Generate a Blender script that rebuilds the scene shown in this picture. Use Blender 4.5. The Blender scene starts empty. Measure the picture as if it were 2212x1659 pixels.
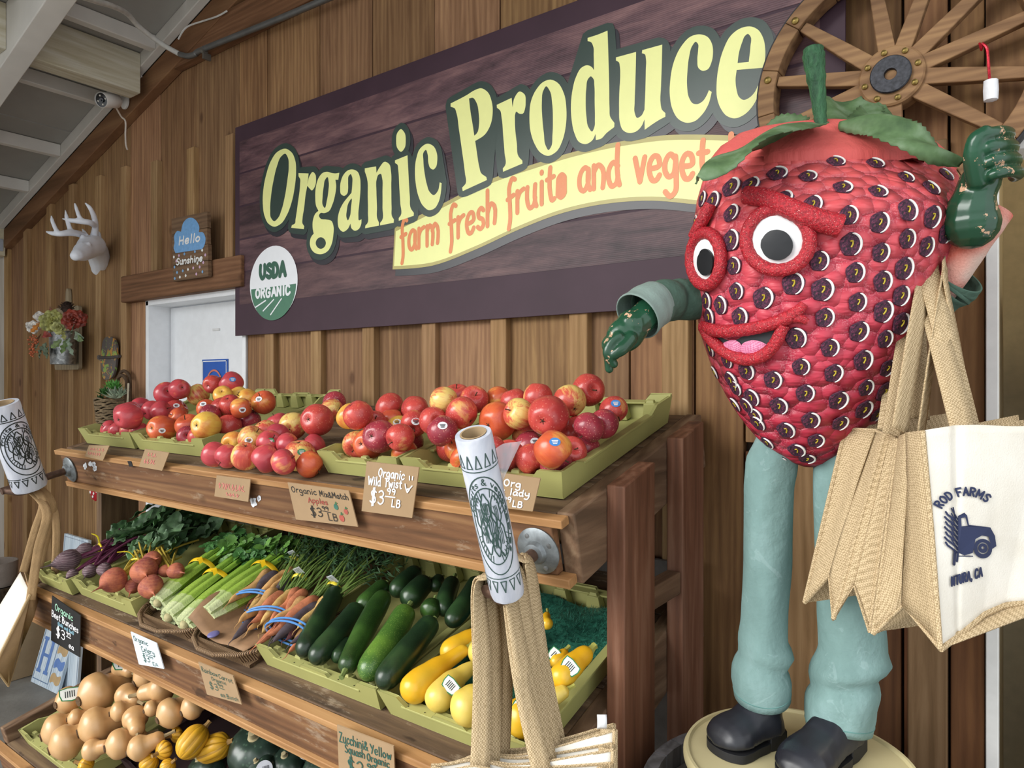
import bpy, bmesh, math, random
from math import sin, cos, pi, radians, sqrt, atan2, hypot
from mathutils import Vector, Matrix, Euler, Quaternion
from mathutils.geometry import tessellate_polygon, delaunay_2d_cdt
from mathutils.bvhtree import BVHTree
random.seed(7)
SC = bpy.context.scene
COL = SC.collection
# ---------------------------------------------------------------- camera, sky, daylight, exposure
F, TH, CY = 1500.0, radians(36), 822.0
CAM = Vector((0, -1.778, 1.68))
cam = bpy.data.cameras.new('camera'); camo = bpy.data.objects.new('camera', cam); COL.objects.link(camo)
camo.location = CAM; camo.rotation_euler = (pi/2, 0, TH)
cam.sensor_width = 36; cam.lens = 36*F/2212; cam.shift_y = -(829.5-CY)/2212; cam.clip_start = .02
SC.camera = camo
W = bpy.data.worlds.new('overcast_sky'); SC.world = W; W.use_nodes = True
W.node_tree.nodes['Background'].inputs[0].default_value = (.93, .97, 1, 1)
W.node_tree.nodes['Background'].inputs[1].default_value = .85
sun = bpy.data.lights.new('hazy_sun', 'SUN'); sun.energy = 2.5; sun.angle = radians(42); sun.color = (1, .985, .95)
suno = bpy.data.objects.new('hazy_sun', sun); COL.objects.link(suno)
suno.rotation_euler = Vector((.62, 1.0, -.62)).to_track_quat('-Z', 'Y').to_euler()
VS = SC.view_settings
VS.view_transform = 'Standard'; VS.look = 'None'; VS.gamma = 1; VS.use_curve_mapping = False; VS.exposure = 0.95

# ---------------------------------------------------------------- picking points by sight line
VV = Vector((-sin(TH), cos(TH), 0)); RR = Vector((cos(TH), sin(TH), 0)); UU = Vector((0, 0, 1))
def ray(px, py): return VV + RR*((px-1106)/F) + UU*((CY-py)/F)
def pt(px, py, t): return CAM + ray(px, py)*t
def hit(px, py, p, n):
    d = ray(px, py); n = Vector(n)
    return CAM + d*((Vector(p)-CAM).dot(n)/d.dot(n))
def wl(px, py, y=0): return hit(px, py, (0, y, 0), (0, 1, 0))
class Deck:                                     # a shelf deck tilted towards the shopper
    def __init__(s, y, z, deg=14):
        t = radians(deg); s.o = Vector((0, y, z)); s.e = Vector((0, cos(t), sin(t))); s.n = Vector((0, -sin(t), cos(t)))
        s.rot = Matrix(((1, 0, 0), s.e, s.n)).transposed()
    def P(s, x, w, h=0): return Vector((x, 0, 0)) + s.o + s.e*w + s.n*h
    def hit(s, px, py, h=0, slope=0):           # meets the plane height = h + slope*w
        n = (s.n - s.e*slope).normalized()
        return hit(px, py, s.P(0, 0, h), n)
    def xw(s, p): q = p - s.o; return p.x, q.dot(s.e), q.dot(s.n)
D1, D2, D3 = Deck(-.67, 1.432), Deck(-.783, .963), Deck(-.867, .436)

# ---------------------------------------------------------------- materials
def lin(c):
    if isinstance(c, str): c = [int(c[i:i+2], 16) for i in (0, 2, 4)]
    return tuple((v/255/12.92 if v <= 10 else ((v/255+.055)/1.055)**2.4) for v in c) + (1,)
class NT:
    def __init__(s, name):
        s.m = bpy.data.materials.new(name); s.m.use_nodes = True; s.t = s.m.node_tree
        s.b = s.t.nodes['Principled BSDF']; s.tc = s.n('ShaderNodeTexCoord')
    def n(s, k, **kw):
        nd = s.t.nodes.new(k)
        for a, v in kw.items():
            if a in ('op',): nd.operation = v
            elif hasattr(nd, a) and a not in nd.inputs.keys(): setattr(nd, a, v)
        return nd
    def l(s, a, b): s.t.links.new(a, b)
    def mapping(s, scale, src='Object', rot=(0, 0, 0), loc=(0, 0, 0)):
        m = s.n('ShaderNodeMapping'); m.inputs['Scale'].default_value = scale; m.inputs['Rotation'].default_value = rot; m.inputs['Location'].default_value = loc
        s.l(s.tc.outputs[src], m.inputs[0]); return m.outputs[0]
    def noise(s, vec, scale, detail=4, rough=.55, dist=0):
        n = s.n('ShaderNodeTexNoise'); n.inputs['Scale'].default_value = scale; n.inputs['Detail'].default_value = detail
        n.inputs['Roughness'].default_value = rough; n.inputs['Distortion'].default_value = dist
        if vec is not None: s.l(vec, n.inputs['Vector'])
        return n.outputs[0]
    def ramp(s, fac, stops):
        r = s.n('ShaderNodeValToRGB'); e = r.color_ramp.elements
        while len(e) < len(stops): e.new(.5)
        for el, (p, c) in zip(e, stops): el.position = p; el.color = lin(c) if not isinstance(c, (int, float)) else (c, c, c, 1)
        s.l(fac, r.inputs[0]); return r.outputs[0]
    def mix(s, fac, a, b, mode='MIX'):
        m = s.n('ShaderNodeMix'); m.data_type = 'RGBA'; m.blend_type = mode
        for i, v in ((0, fac), (6, a), (7, b)):
            if hasattr(v, 'is_linked'): s.l(v, m.inputs[i])
            elif i == 0: m.inputs[0].default_value = v
            else: m.inputs[i].default_value = lin(v) if isinstance(v, (str, list)) else v
        return m.outputs[2]
    def math(s, op, a, b=0.0):
        m = s.n('ShaderNodeMath'); m.operation = op
        for i, v in enumerate((a, b)):
            if hasattr(v, 'is_linked'): s.l(v, m.inputs[i])
            else: m.inputs[i].default_value = v
        return m.outputs[0]
    def attr(s, name='tint'):
        a = s.n('ShaderNodeAttribute'); a.attribute_name = name; return a.outputs['Color']
    def bump(s, h, strength=.3, dist=.01):
        b = s.n('ShaderNodeBump'); b.inputs['Strength'].default_value = strength; b.inputs['Distance'].default_value = dist
        s.l(h, b.inputs['Height']); s.l(b.outputs[0], s.b.inputs['Normal'])
    def out(s, color, rough=.6, metal=0, spec=.5, **kw):
        for k, v in (('Base Color', color), ('Roughness', rough), ('Metallic', metal), ('Specular IOR Level', spec), *kw.items()):
            if hasattr(v, 'is_linked'): s.l(v, s.b.inputs[k])
            else: s.b.inputs[k].default_value = lin(v) if isinstance(v, str) else v
        return s.m
_mc = {}
def plain(c, rough=.55, metal=0, spec=.4, var=.12, scale=25, bump=0, bscale=200):
    k = (c, rough, metal, spec, var, scale, bump, bscale)
    if k in _mc: return _mc[k]
    t = NT('paint_'+c); base = lin(c)
    v = t.mapping((1, 1, 1)); n = t.noise(v, scale, 3)
    lo = tuple(x*(1-var) for x in base[:3])+(1,); hi = tuple(min(1, x*(1+var)) for x in base[:3])+(1,)
    f = t.ramp(n, [(.3, 0.0), (.7, 1.0)])
    if bump: t.bump(t.noise(v, bscale, 2), bump, .004)
    _mc[k] = t.out(t.mix(f, lo, hi), rough, metal, spec); return _mc[k]
def wood(name, dark, mid, light, axis='z', grain=34, rough=.7, bump=.25, tint=False, stain=.35, wave=14.0, stainc='3a2a1c', knots=True, wear=0):
    t = NT(name)
    sc = {'x': (.07, 1, 1), 'y': (1, .07, 1), 'z': (1, 1, .07)}[axis]
    v = t.mapping(sc)
    if tint:                                   # each plank is cut from another place in the log
        ad = t.n('ShaderNodeVectorMath'); ad.operation = 'MULTIPLY_ADD'; ad.inputs[1].default_value = (7, 5, 3)
        t.l(t.attr('shift'), ad.inputs[0]); t.l(v, ad.inputs[2]); v = ad.outputs[0]
    g = t.noise(v, grain, 8, .65, .6)
    w = t.n('ShaderNodeTexWave'); w.bands_direction = 'DIAGONAL' if axis == 'y' else ('Z' if axis == 'x' else 'X'); w.inputs['Scale'].default_value = wave; w.inputs['Distortion'].default_value = 9
    w.inputs['Detail'].default_value = 3; w.inputs['Detail Scale'].default_value = 1.2; t.l(v, w.inputs['Vector'])
    f = t.math('ADD', t.math('MULTIPLY', g, .86), t.math('MULTIPLY', w.outputs['Fac'], .14))
    c = t.ramp(f, [(.3, dark), (.5, mid), (.72, light)])
    big = t.noise(t.mapping(tuple(1 if q == 1 else .3 for q in sc)), 3.2, 4, .6)
    c = t.mix(t.math('MULTIPLY', t.ramp(big, [(.5, 0.0), (.75, 1.0)]), stain), c, stainc)
    if knots:
        vo = t.n('ShaderNodeTexVoronoi'); vo.inputs['Scale'].default_value = 5.2; vo.inputs['Randomness'].default_value = 1
        t.l(t.mapping(tuple(1 if q == 1 else .55 for q in sc)), vo.inputs['Vector'])
        c = t.mix(t.ramp(vo.outputs['Distance'], [(.05, .75), (.1, 0.0)]), c, stainc)
    if wear:                                    # rubbed pale patches and dark stains
        wn = t.noise(t.mapping(tuple(.9 if q == 1 else .25 for q in sc)), 24, 6, .75); c = t.mix(t.math('MULTIPLY', t.ramp(wn, [(.57, 0.0), (.66, 1.0)]), wear), c, 'a89680')
        dn = t.noise(t.mapping(tuple(1 if q == 1 else .45 for q in sc), loc=(3, 1, 2)), 17, 3, .6); c = t.mix(t.math('MULTIPLY', t.ramp(dn, [(.64, 0.0), (.69, 1.0)]), wear*1.3), c, '2b1d14')
    if tint: c = t.mix(1.0, c, t.attr('tint'), 'MULTIPLY')
    if bump: t.bump(f, bump, .004)
    return t.out(c, rough, 0, .3)

# ---------------------------------------------------------------- meshes
class MB:
    def __init__(s): s.v = []; s.f = []; s.mi = []; s.tn = []; s.cur = 0; s.tint = (1, 1, 1); s.xf = None
    def add(s, vs, fs):
        o = len(s.v); s.v += [(s.xf @ Vector(p)) if s.xf else Vector(p) for p in vs]
        for f in fs: s.f.append([o+i for i in f]); s.mi.append(s.cur); s.tn.append(s.tint)
        return s
    def box(s, lo, hi, M=None):
        x0, y0, z0 = lo; x1, y1, z1 = hi
        vs = [Vector(p) for p in ((x0, y0, z0), (x1, y0, z0), (x1, y1, z0), (x0, y1, z0), (x0, y0, z1), (x1, y0, z1), (x1, y1, z1), (x0, y1, z1))]
        if M: vs = [M @ p for p in vs]
        return s.add(vs, [(0, 3, 2, 1), (4, 5, 6, 7), (0, 1, 5, 4), (1, 2, 6, 5), (2, 3, 7, 6), (3, 0, 4, 7)])
    def obox(s, c, ax, ay, az):                 # box from centre and three half-axes
        c, ax, ay, az = map(Vector, (c, ax, ay, az))
        vs = [c+ax*i+ay*j+az*k for k in (-1, 1) for j in (-1, 1) for i in (-1, 1)]
        return s.add(vs, [(0, 2, 3, 1), (4, 5, 7, 6), (0, 1, 5, 4), (1, 3, 7, 5), (3, 2, 6, 7), (2, 0, 4, 6)])
    def tube(s, path, r, n=10, cap=True, flat=1.0, closed=False, up=None):
        P = [Vector(p) for p in path]; m = len(P)
        R = [r]*m if isinstance(r, (int, float)) else list(r)
        vs = []; fs = []; ref = None
        for i, p in enumerate(P):
            a = P[(i-1) % m] if (closed or i) else P[0]; b = P[(i+1) % m] if (closed or i < m-1) else P[-1]
            t = (b-a).normalized() if (b-a).length > 1e-9 else Vector((0, 0, 1))
            if up is not None: ref = Vector(up)
            elif ref is None: ref = Vector((0, 0, 1)) if abs(t.z) < .9 else Vector((1, 0, 0))
            u = ref - t*ref.dot(t)
            u = u.normalized() if u.length > 1e-6 else t.orthogonal().normalized()
            if up is None: ref = u
            w = t.cross(u)
            for k in range(n):
                q = 2*pi*k/n; vs.append(p + u*(cos(q)*R[i]*flat) + w*(sin(q)*R[i]))
        for i in range(m if closed else m-1):
            for k in range(n):
                j = (i+1) % m; fs.append((i*n+k, i*n+(k+1) % n, j*n+(k+1) % n, j*n+k))
        if cap and not closed: fs.append(tuple(reversed(range(n)))); fs.append(tuple((m-1)*n+k for k in range(n)))
        return s.add(vs, fs)
    def lathe(s, prof, n=24, M=None, cap=True, mod=None):
        vs = []; fs = []; m = len(prof)
        for r, z in prof:
            for k in range(n):
                a = 2*pi*k/n; q = r*(mod(a, z) if mod else 1); p = Vector((q*cos(a), q*sin(a), z)); vs.append(M @ p if M else p)
        for i in range(m-1):
            for k in range(n): fs.append((i*n+k, i*n+(k+1) % n, (i+1)*n+(k+1) % n, (i+1)*n+k))
        if cap: fs.append(tuple(reversed(range(n)))); fs.append(tuple((m-1)*n+k for k in range(n)))
        return s.add(vs, fs)
    def grid(s, fn, nu, nv):
        vs = [fn(i/nu, j/nv) for j in range(nv+1) for i in range(nu+1)]
        fs = [(j*(nu+1)+i, j*(nu+1)+i+1, (j+1)*(nu+1)+i+1, (j+1)*(nu+1)+i) for j in range(nv) for i in range(nu)]
        return s.add(vs, fs)
    def poly(s, loops, place):                  # flat filled outline (first loop) with holes
        vs = []
        for lp in loops: vs += [Vector((p[0], p[1], 0)) for p in lp]
        tr = tessellate_polygon([[Vector((p[0], p[1], 0)) for p in lp] for lp in loops])
        return s.add([place(p[0], p[1]) for p in vs], [tuple(t) for t in tr])
    def prism(s, loop, place, h):               # outline with thickness; place(u,v,h)
        n = len(loop); tr = tessellate_polygon([[Vector((p[0], p[1], 0)) for p in loop]])
        vs = [place(p[0], p[1], 0) for p in loop] + [place(p[0], p[1], h) for p in loop]
        fs = [tuple(t) for t in tr] + [tuple(n+i for i in reversed(t)) for t in tr] + [(i, (i+1) % n, n+(i+1) % n, n+i) for i in range(n)]
        return s.add(vs, fs)
    def ball(s, c, r, n=10, m=7, sq=(1, 1, 1), M=None):
        c = Vector(c); M = M or Matrix.Identity(3); vs = []; fs = []
        for j in range(m+1):
            th = pi*j/m
            for k in range(n):
                a = 2*pi*k/n; vs.append(c + M @ Vector((r*sq[0]*sin(th)*cos(a), r*sq[1]*sin(th)*sin(a), r*sq[2]*cos(th))))
        for j in range(m):
            for k in range(n): fs.append((j*n+k, (j+1)*n+k, (j+1)*n+(k+1) % n, j*n+(k+1) % n))
        return s.add(vs, fs)
    def build(s, name, mats, parent=None, smooth=True, bevel=0, loc=None, tint=False, solid=0, sub=0, fix=True, angle=.7):
        mats = mats if isinstance(mats, (list, tuple)) else [mats]
        loc = Vector(loc) if loc is not None else Vector((0, 0, 0))
        me = bpy.data.meshes.new(name); me.from_pydata([p-loc for p in s.v], [], s.f)
        for m in mats: me.materials.append(m)
        if len(mats) > 1: me.polygons.foreach_set('material_index', s.mi)
        if tint:
            a = me.attributes.new('tint', 'FLOAT_COLOR', 'FACE'); b = me.attributes.new('shift', 'FLOAT_VECTOR', 'FACE')
            for i, c in enumerate(s.tn):
                a.data[i].color = (*c, 1); q = (c[0]*37.7+c[2]*11.3) % 1; b.data[i].vector = (q, (q*7.3) % 1, (q*3.1) % 1)
        if fix:
            bm = bmesh.new(); bm.from_mesh(me); bmesh.ops.remove_doubles(bm, verts=bm.verts, dist=1e-6)
            bmesh.ops.recalc_face_normals(bm, faces=bm.faces); bm.to_mesh(me); bm.free()
        if smooth:
            me.shade_smooth(); me.set_sharp_from_angle(angle=angle)
        o = bpy.data.objects.new(name, me); COL.objects.link(o); o.location = loc
        if parent is not None: o.parent = parent; o.location = loc - world_loc(parent)
        if solid: q = o.modifiers.new('thickness', 'SOLIDIFY'); q.thickness = solid; q.offset = 0
        if sub: q = o.modifiers.new('smooth', 'SUBSURF'); q.levels = sub; q.render_levels = sub
        if bevel: q = o.modifiers.new('soft_edges', 'BEVEL'); q.width = bevel; q.segments = 2; q.limit_method = 'ANGLE'
        return o
def world_loc(o):
    p = Vector(o.location)
    while o.parent is not None: o = o.parent; p += Vector(o.location)
    return p
def thing(name, label, cat, loc=(0, 0, 0), group=None):
    o = bpy.data.objects.new(name, None); COL.objects.link(o); o.location = loc; o.empty_display_size = .05
    return tag(o, label, cat, group)
def tag(o, label, cat, group=None, kind=None):
    o['label'] = label; o['category'] = cat
    if group: o['group'] = group
    if kind: o['kind'] = kind
    return o
def struct(o): o['kind'] = 'structure'; return o
def clone(o, loc=None, rot=None, scale=None):   # a thing with its parts and sub-parts
    def cp(a, par):
        b = a.copy(); COL.objects.link(b); b.parent = par
        for ch in a.children: cp(ch, b)
        return b
    r = cp(o, None)
    if loc is not None: r.location = loc
    if rot is not None: r.rotation_mode = 'XYZ'; r.rotation_euler = rot
    if scale is not None: r.scale = scale if not isinstance(scale, (int, float)) else (scale,)*3
    return r
def smooth_loop(pts, closed=True, k=5):         # points (x, y[, corner]) -> dense outline
    n = len(pts); out = []
    rng = n if closed else n-1
    for i in range(rng):
        p1 = Vector(pts[i][:2]); p2 = Vector(pts[(i+1) % n][:2])
        c1 = len(pts[i]) > 2; c2 = len(pts[(i+1) % n]) > 2
        p0 = Vector(pts[(i-1) % n][:2]) if (closed or i) else p1
        p3 = Vector(pts[(i+2) % n][:2]) if (closed or i+2 < n) else p2
        L = (p2-p1).length
        def tan(a, b, c):
            d1 = (b-a).length or 1e-6; d2 = (c-b).length or 1e-6
            d = ((b-a)/d1*d2 + (c-b)/d2*d1)/(d1+d2); return d
        m1 = (p2-p1) if c1 else tan(p0, p1, p2)*L
        m2 = (p2-p1) if c2 else tan(p1, p2, p3)*L
        for j in range(k):
            t = j/k; out.append(p1*(2*t**3-3*t*t+1) + m1*(t**3-2*t*t+t) + p2*(-2*t**3+3*t*t) + m2*(t**3-t*t))
    if not closed: out.append(Vector(pts[-1][:2]))
    return [(p.x, p.y) for p in out]
def loop_str(s, off=(0, 0), k=1.0):             # "x,y x,y* ..." (* = sharp corner)
    r = []
    for w in s.split():
        c = w.endswith('*'); x, y = w.rstrip('*').split(',')
        q = (off[0]+float(x)/k, off[1]+float(y)/k); r.append(q+((1,) if c else ()))
    return r
def ell(cx, cy, rx, ry, n=28): return [(cx+rx*cos(2*pi*i/n), cy+ry*sin(2*pi*i/n)) for i in range(n)]
def curve3(pts, k=6):                           # smooth path through 3D points
    P = [Vector(p) for p in pts]; n = len(P); out = []
    for i in range(n-1):
        p0 = P[max(i-1, 0)]; p1 = P[i]; p2 = P[i+1]; p3 = P[min(i+2, n-1)]
        for j in range(k):
            t = j/k; out.append(.5*((2*p1)+(p2-p0)*t+(2*p0-5*p1+4*p2-p3)*t*t+(3*p1-p0-3*p2+p3)*t**3))
    return out+[P[-1]]
def lerp(a, b, t): return a+(b-a)*t
def taper(vals, n):
    m = len(vals)-1; r = []
    for i in range(n):
        t = i/(n-1)*m; k = min(int(t), m-1); u = t-k; u = u*u*(3-2*u); r.append(lerp(vals[k], vals[k+1], u))
    return r

# ---------------------------------------------------------------- hand lettering: strokes on a 10-high x-height grid
GL = {
'a':"8|6,9 4,10 1,8 0,5 1,1 3,0 6,3 6.3,9 6.3,2 7.5,0",'b':"8|0,17 0,0|0,7 3,10 6,8 6.5,4 4,0 0,2",'c':"7|6,8 4,10 1,8 0,4 2,0 4,0 6,2",
'd':"8|6,8 3,10 0,7 0,3 2,0 5,1 6,4|6,17 6,3 7,0",'e':"7.5|0,5 6,6 5,9.5 3,10 0,7 0,3 2,0 4,0 6,2",'f':"6|6,16 4,17 2,15 2,5 2,-3 1,-6|0,8 5,9",
'g':"8|6,8 3,10 0,7 0,3 2,1 5,2 6,6|6,9 6.5,0 6,-5 3,-7 0,-5",'h':"8|0,17 0,0|0,6 3,10 6,8 6,0",'i':"3|1,10 1,0|1,14 1,14.6",'l':"3|1,17 1,0",
'm':"12|0,10 0,0|0,7 2.5,10 5,8 5,0|5,7 7.5,10 10,8 10,0",'n':"8|0,10 0,0|0,7 3,10 6,8 6,0",'o':"8|3,10 0,7 0,3 3,0 6,3 6,7 3,10",'p':"8|0,10 0,-7|0,7 3,10 6,8 6,3 3,0 0,2",
'q':"8|6,8 3,10 0,7 0,3 3,0 6,3|6,10 6,-7",'r':"6|0,10 0,0|0,6 2,9 5,10",'s':"6.5|5,8.5 3,10 .5,8.5 1,6 4.5,4 5,1.5 2.5,0 0,1.5",'t':"6|2.5,15 2.5,3 4,0 5.5,.5|0,10 5,10.5",
'u':"8|0,10 0,3 2,0 5,1 6,4|6,10 6,2 7,0",'v':"7|!0,10 3,0 6,10",'w':"10|!0,10 2,0 4.5,8 7,0 9,10",'x':"7|!0,10 6,0|!6,10 0,0",'y':"8|0,10 1,4 3,3 6,5|6,10 6,-3 4,-7 0,-6",'z':"7|!0,10 6,10 0,0 6,0",'k':"7|0,17 0,0|!5,10 0,5 6,0",
'A':"10|!0,0 4.5,16 9,0|!2,6 7,6",'B':"9|0,16 0,0|0,16 5,15.5 6,12.5 4,9 0,8.5|0,8.5 6,8 7,4 5,0 0,0",'C':"9|7,13 5,16 2,15 0,10 0,5 2,0 5,0 8,3",'E':"8|!7,16 0,16 0,0 7,0|!0,8 5,8",
'F':"8|!7,16 0,16 0,0|!0,8 5,8",'G':"10|8,13 5,16 2,15 0,10 0,5 2,0 6,0 8,4 8,7|!8,7 5,7",'H':"9|!0,16 0,0|!7,16 7,0|!0,8 7,8",'I':"4|!1,16 1,0",'K':"8|!0,16 0,0|!7,16 0,7 7,0",'L':"8|!0,16 0,0 6,0",
'M':"12|!0,0 1,16 5,5 9,16 10,0",'N':"10|!0,0 0,16 7,0 7,16",'O':"10|4,16 1,13 0,8 1,3 4,0 7,3 8,8 7,13 4,16",'P':"9|!0,0 0,16|0,16 5,16 7,13 6,9 0,8",'Q':"10|4,16 1,13 0,8 1,3 4,0 7,3 8,8 7,13 4,16|!5,4 8,-1",
'R':"9|!0,0 0,16|0,16 5,16 7,12.5 5,9 0,8|!3,8 7,0",'S':"8.5|7,14 4,16 1,14 1,11 3.5,8.5 6,6.5 7,3 4,0 0,2",'T':"9|!0,16 8,16|!4,16 4,0",'U':"9|0,16 0,4 3,0 6,2 7,6 7,16",'V':"9|!0,16 4,0 8,16",'W':"13|!0,16 3,0 6,12 9,0 12,16",'Y':"9|!0,16 4,9|!8,16 3,0",'Z':"9|!0,16 7,16 0,0 8,0",
'D':"9|!0,0 0,16|0,16 4,15.5 7,11 7,5 4,.5 0,0",'0':"8|3,16 0,12 0,4 3,0 6,4 6,12 3,16",'2':"8|0,13 3,16 6,13 5,8 0,0 7,.5",'3':"8|0,14 3,16 6,13 5,9.5 2,8.5 6,7 6.5,3 3,0 0,2",'9':"7.5|6,13 3,16 0,13 1,9 4,8 6,11 6,13 6,6 5,0",'$':"9|7,13 4,15 1,13 2,9 6,7 7,3 4,0 0,2|!3,18 3,-3|!4.6,18 4.6,-3",
'&':"10|9,0 2,11 3,15 5.5,14 5,10 0,5 1,1 4,0 8,6",'.':"3|1,0 1,.6",',':"3|1,1 1,0 0,-3",'(':"4|3,17 0,11 0,5 3,-1",')':"4|0,17 3,11 3,5 0,-1","'":"3|!1,16 1,12",'"':"5|!1,16 1,11|!3.5,16 3.5,11",' ':"5|",'_':"8|!0,0 8,0"}
def strokes(txt):
    x = 0; out = []
    for ch in txt:
        w, *st = GL[ch].split('|')
        for s in st:
            if not s: continue
            st_ = s.startswith('!'); p = [tuple(map(float, q.split(','))) for q in s.lstrip('!').split()]
            if not st_ and len(p) > 2: p = smooth_loop(p, False, 4)
            out.append([(x+a, b) for a, b in p])
        x += float(w)+2
    return out, max(x-2, 1)
class Flat:                                      # overlapping flat strokes and outlines, merged into one clean sheet
    def __init__(s): s.g = []
    def new(s): s.g.append(([], [])); return s
    def face(s, pts):
        v, f = s.g[-1]; o = len(v); v += [Vector((p[0], p[1])) for p in pts]; f.append(list(range(o, o+len(pts)))); return s
    def loops(s, lps):
        fl = [Vector((p[0], p[1], 0)) for lp in lps for p in lp]
        for t in tessellate_polygon([[Vector((p[0], p[1], 0)) for p in lp] for lp in lps]): s.face([fl[i] for i in t])
        return s
    def pen(s, line, w, n=8, new=True):
        if new: s.new()
        for i, (x, y) in enumerate(line):
            s.face([(x+w*cos(2*pi*k/n), y+w*sin(2*pi*k/n)) for k in range(n)])
            if i:
                a = Vector(line[i-1]); b = Vector((x, y)); d = b-a
                if d.length > 1e-9:
                    q = Vector((-d.y, d.x)).normalized()*w*cos(pi/n/2); s.face([a-q, b-q, b+q, a+q])
        return s
    def write(s, txt, x, y, h, w, width=None, jig=.0, slant=0):     # h = x-height; width squeezes the line
        st, L = strokes(txt); k = h/10; kx = (width/L) if width else k
        for ln in st:
            d = random.uniform(-jig, jig); s.pen([(x+a*kx+b*k*slant, y+b*k+d) for a, b in ln], w)
        return s
    def to(s, mb, place):
        for k, (v, f) in enumerate(s.g):
            v, e, f, _v, _e, of = delaunay_2d_cdt(v, [], f, 1, 1e-6, True); f = [q for q, g in zip(f, of) if g]
            sh = (k % 9)*2e-5
            mb.add([place(p.x, p.y)+Vector((0, -sh, 0)) for p in v], [tuple(q) for q in f])
        return mb
# ================================================================ the barn: wall, roof, floor, door
pine = wood('aged_pine_boards', '745539', '8d6b4b', 'a8855d', 'z', 30, .72, .3, tint=True, stain=.42, stainc='573a25')
batm = wood('pine_battens', '80633f', '9a7a54', 'b09068', 'z', 30, .72, .25, tint=True, stain=.3, stainc='6f4a2c')
beamx = wood('beam_wood', '5c3f28', '745036', '896346', 'x', 26, .75, .4, stain=.35, stainc='54341f')
whitep = plain('d6d3ce', .6, var=.08, scale=5)
def roofz(x): return 2.831+.291*(x+4.838)
ROOF_Y0, ROOF_Y1 = .3, -3.2
# boards of the gable wall; edges follow the joints one sees between battens
bx = [wl(p, 800).x for p in (18, 68, 112, 165, 222, 282, 347, 425, 518, 578, 690, 803, 938, 1080, 1248, 1360, 1465, 1500, 1608, 1740, 1800, 1950, 2050, 2150)]
bx[-1] = -.052
DX0, DX1, DZ = -3.59, -2.72, 2.085            # white door opening
mb = MB()
for i in range(len(bx)-1):
    a, b = bx[i]+.0028, bx[i+1]-.0028; k = random.uniform(.74, 1.16)
    dk = 1.0
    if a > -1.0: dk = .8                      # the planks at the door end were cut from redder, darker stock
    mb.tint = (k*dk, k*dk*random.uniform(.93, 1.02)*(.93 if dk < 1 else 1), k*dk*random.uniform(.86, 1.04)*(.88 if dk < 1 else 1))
    yo = random.uniform(-.003, .003); zt = roofz((a+b)/2)+.12
    segs = [(a, b, 0)]
    if b > DX0 and a < DX1:
        segs = []
        if a < DX0: segs.append((a, DX0, 0))
        if b > DX1: segs.append((DX1, b, 0))
        segs.append((max(a, DX0), min(b, DX1), DZ))
    for x0, x1, z0 in segs:
        if x1-x0 < .004: continue
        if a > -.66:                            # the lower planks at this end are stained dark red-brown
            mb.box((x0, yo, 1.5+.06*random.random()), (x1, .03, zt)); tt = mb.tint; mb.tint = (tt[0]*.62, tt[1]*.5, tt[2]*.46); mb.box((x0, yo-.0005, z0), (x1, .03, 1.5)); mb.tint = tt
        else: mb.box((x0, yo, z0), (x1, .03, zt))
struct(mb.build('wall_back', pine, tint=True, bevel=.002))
mb = MB(); mb.box((-5.47, .028, 0), (DX0, .05, 4.6)); mb.box((DX1, .028, 0), (-.053, .05, 4.6)); mb.box((DX0, .028, DZ), (DX1, .05, 4.6))
struct(mb.build('wall_backing', plain('2a1c14', .9)))
# battens (lower edge px, top px, width)
tn = 0
def batten(px, ztop, z0=0.0, w=.062, d=.026, dk=1.0):
    global tn; tn += 1
    x = wl(px, 800).x; m = MB(); k = random.uniform(.86, 1.12)*dk; m.tint = (k, k*random.uniform(.95, 1.0), k*random.uniform(.9, 1.02))
    m.box((x-w/2, -d, z0), (x+w/2, .004, ztop))
    struct(m.build('trim_%d' % tn, batm, tint=True, bevel=.003))
for px, py in ((22, 500), (64, 470), (115, 420), (163, 400), (222, 382), (277, 362)):
    batten(px, wl(px, py).z)
for px, py in ((343, 350), (422, 322), (505, 294)): batten(px, wl(px, py).z, DZ+.12)
for px in (592, 693, 806, 936, 1086, 1258): batten(px, 2.5)
for px, z, dk in ((1466, 2.4, .85), (1738, 2.3, .75), (2005, 2.2, .6)): batten(px, z, w=.075, dk=dk)
# screw heads in the battens
# header beam over the white door, rake trim under the roof, tie beam
mb = MB(); a = wl(284, 640); mb.box((a.x, -.055, DZ+.0), (DX1+.03, -.0, DZ+.135)); struct(mb.build('trim_30', beamx, bevel=.005))
mb = MB(); x0, x1 = -5.45, -.0
for s in (0,):
    vs = []
    for x in (x0, x1):
        z = roofz(x)
        vs += [(x, -.05, z-.12), (x, .0, z-.12), (x, .0, z), (x, -.05, z)]
    mb.add(vs, [(0, 1, 2, 3), (7, 6, 5, 4), (0, 4, 5, 1), (1, 5, 6, 2), (2, 6, 7, 3), (3, 7, 4, 0)])
struct(mb.build('trim_31', wood('rake_board', '5f422a', '775338', '8c6848', 'x', 12, .75, .2, stain=.3, stainc='54341f', wave=2, knots=False), bevel=.004))
a, b = wl(395, 125, -.03), wl(700, 2, -.03)
mb = MB(); zb = 3.17; mb.box((-3.3, -.045, zb), (.0, -.001, zb+.14)); struct(mb.build('trim_32', beamx, bevel=.004))
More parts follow.
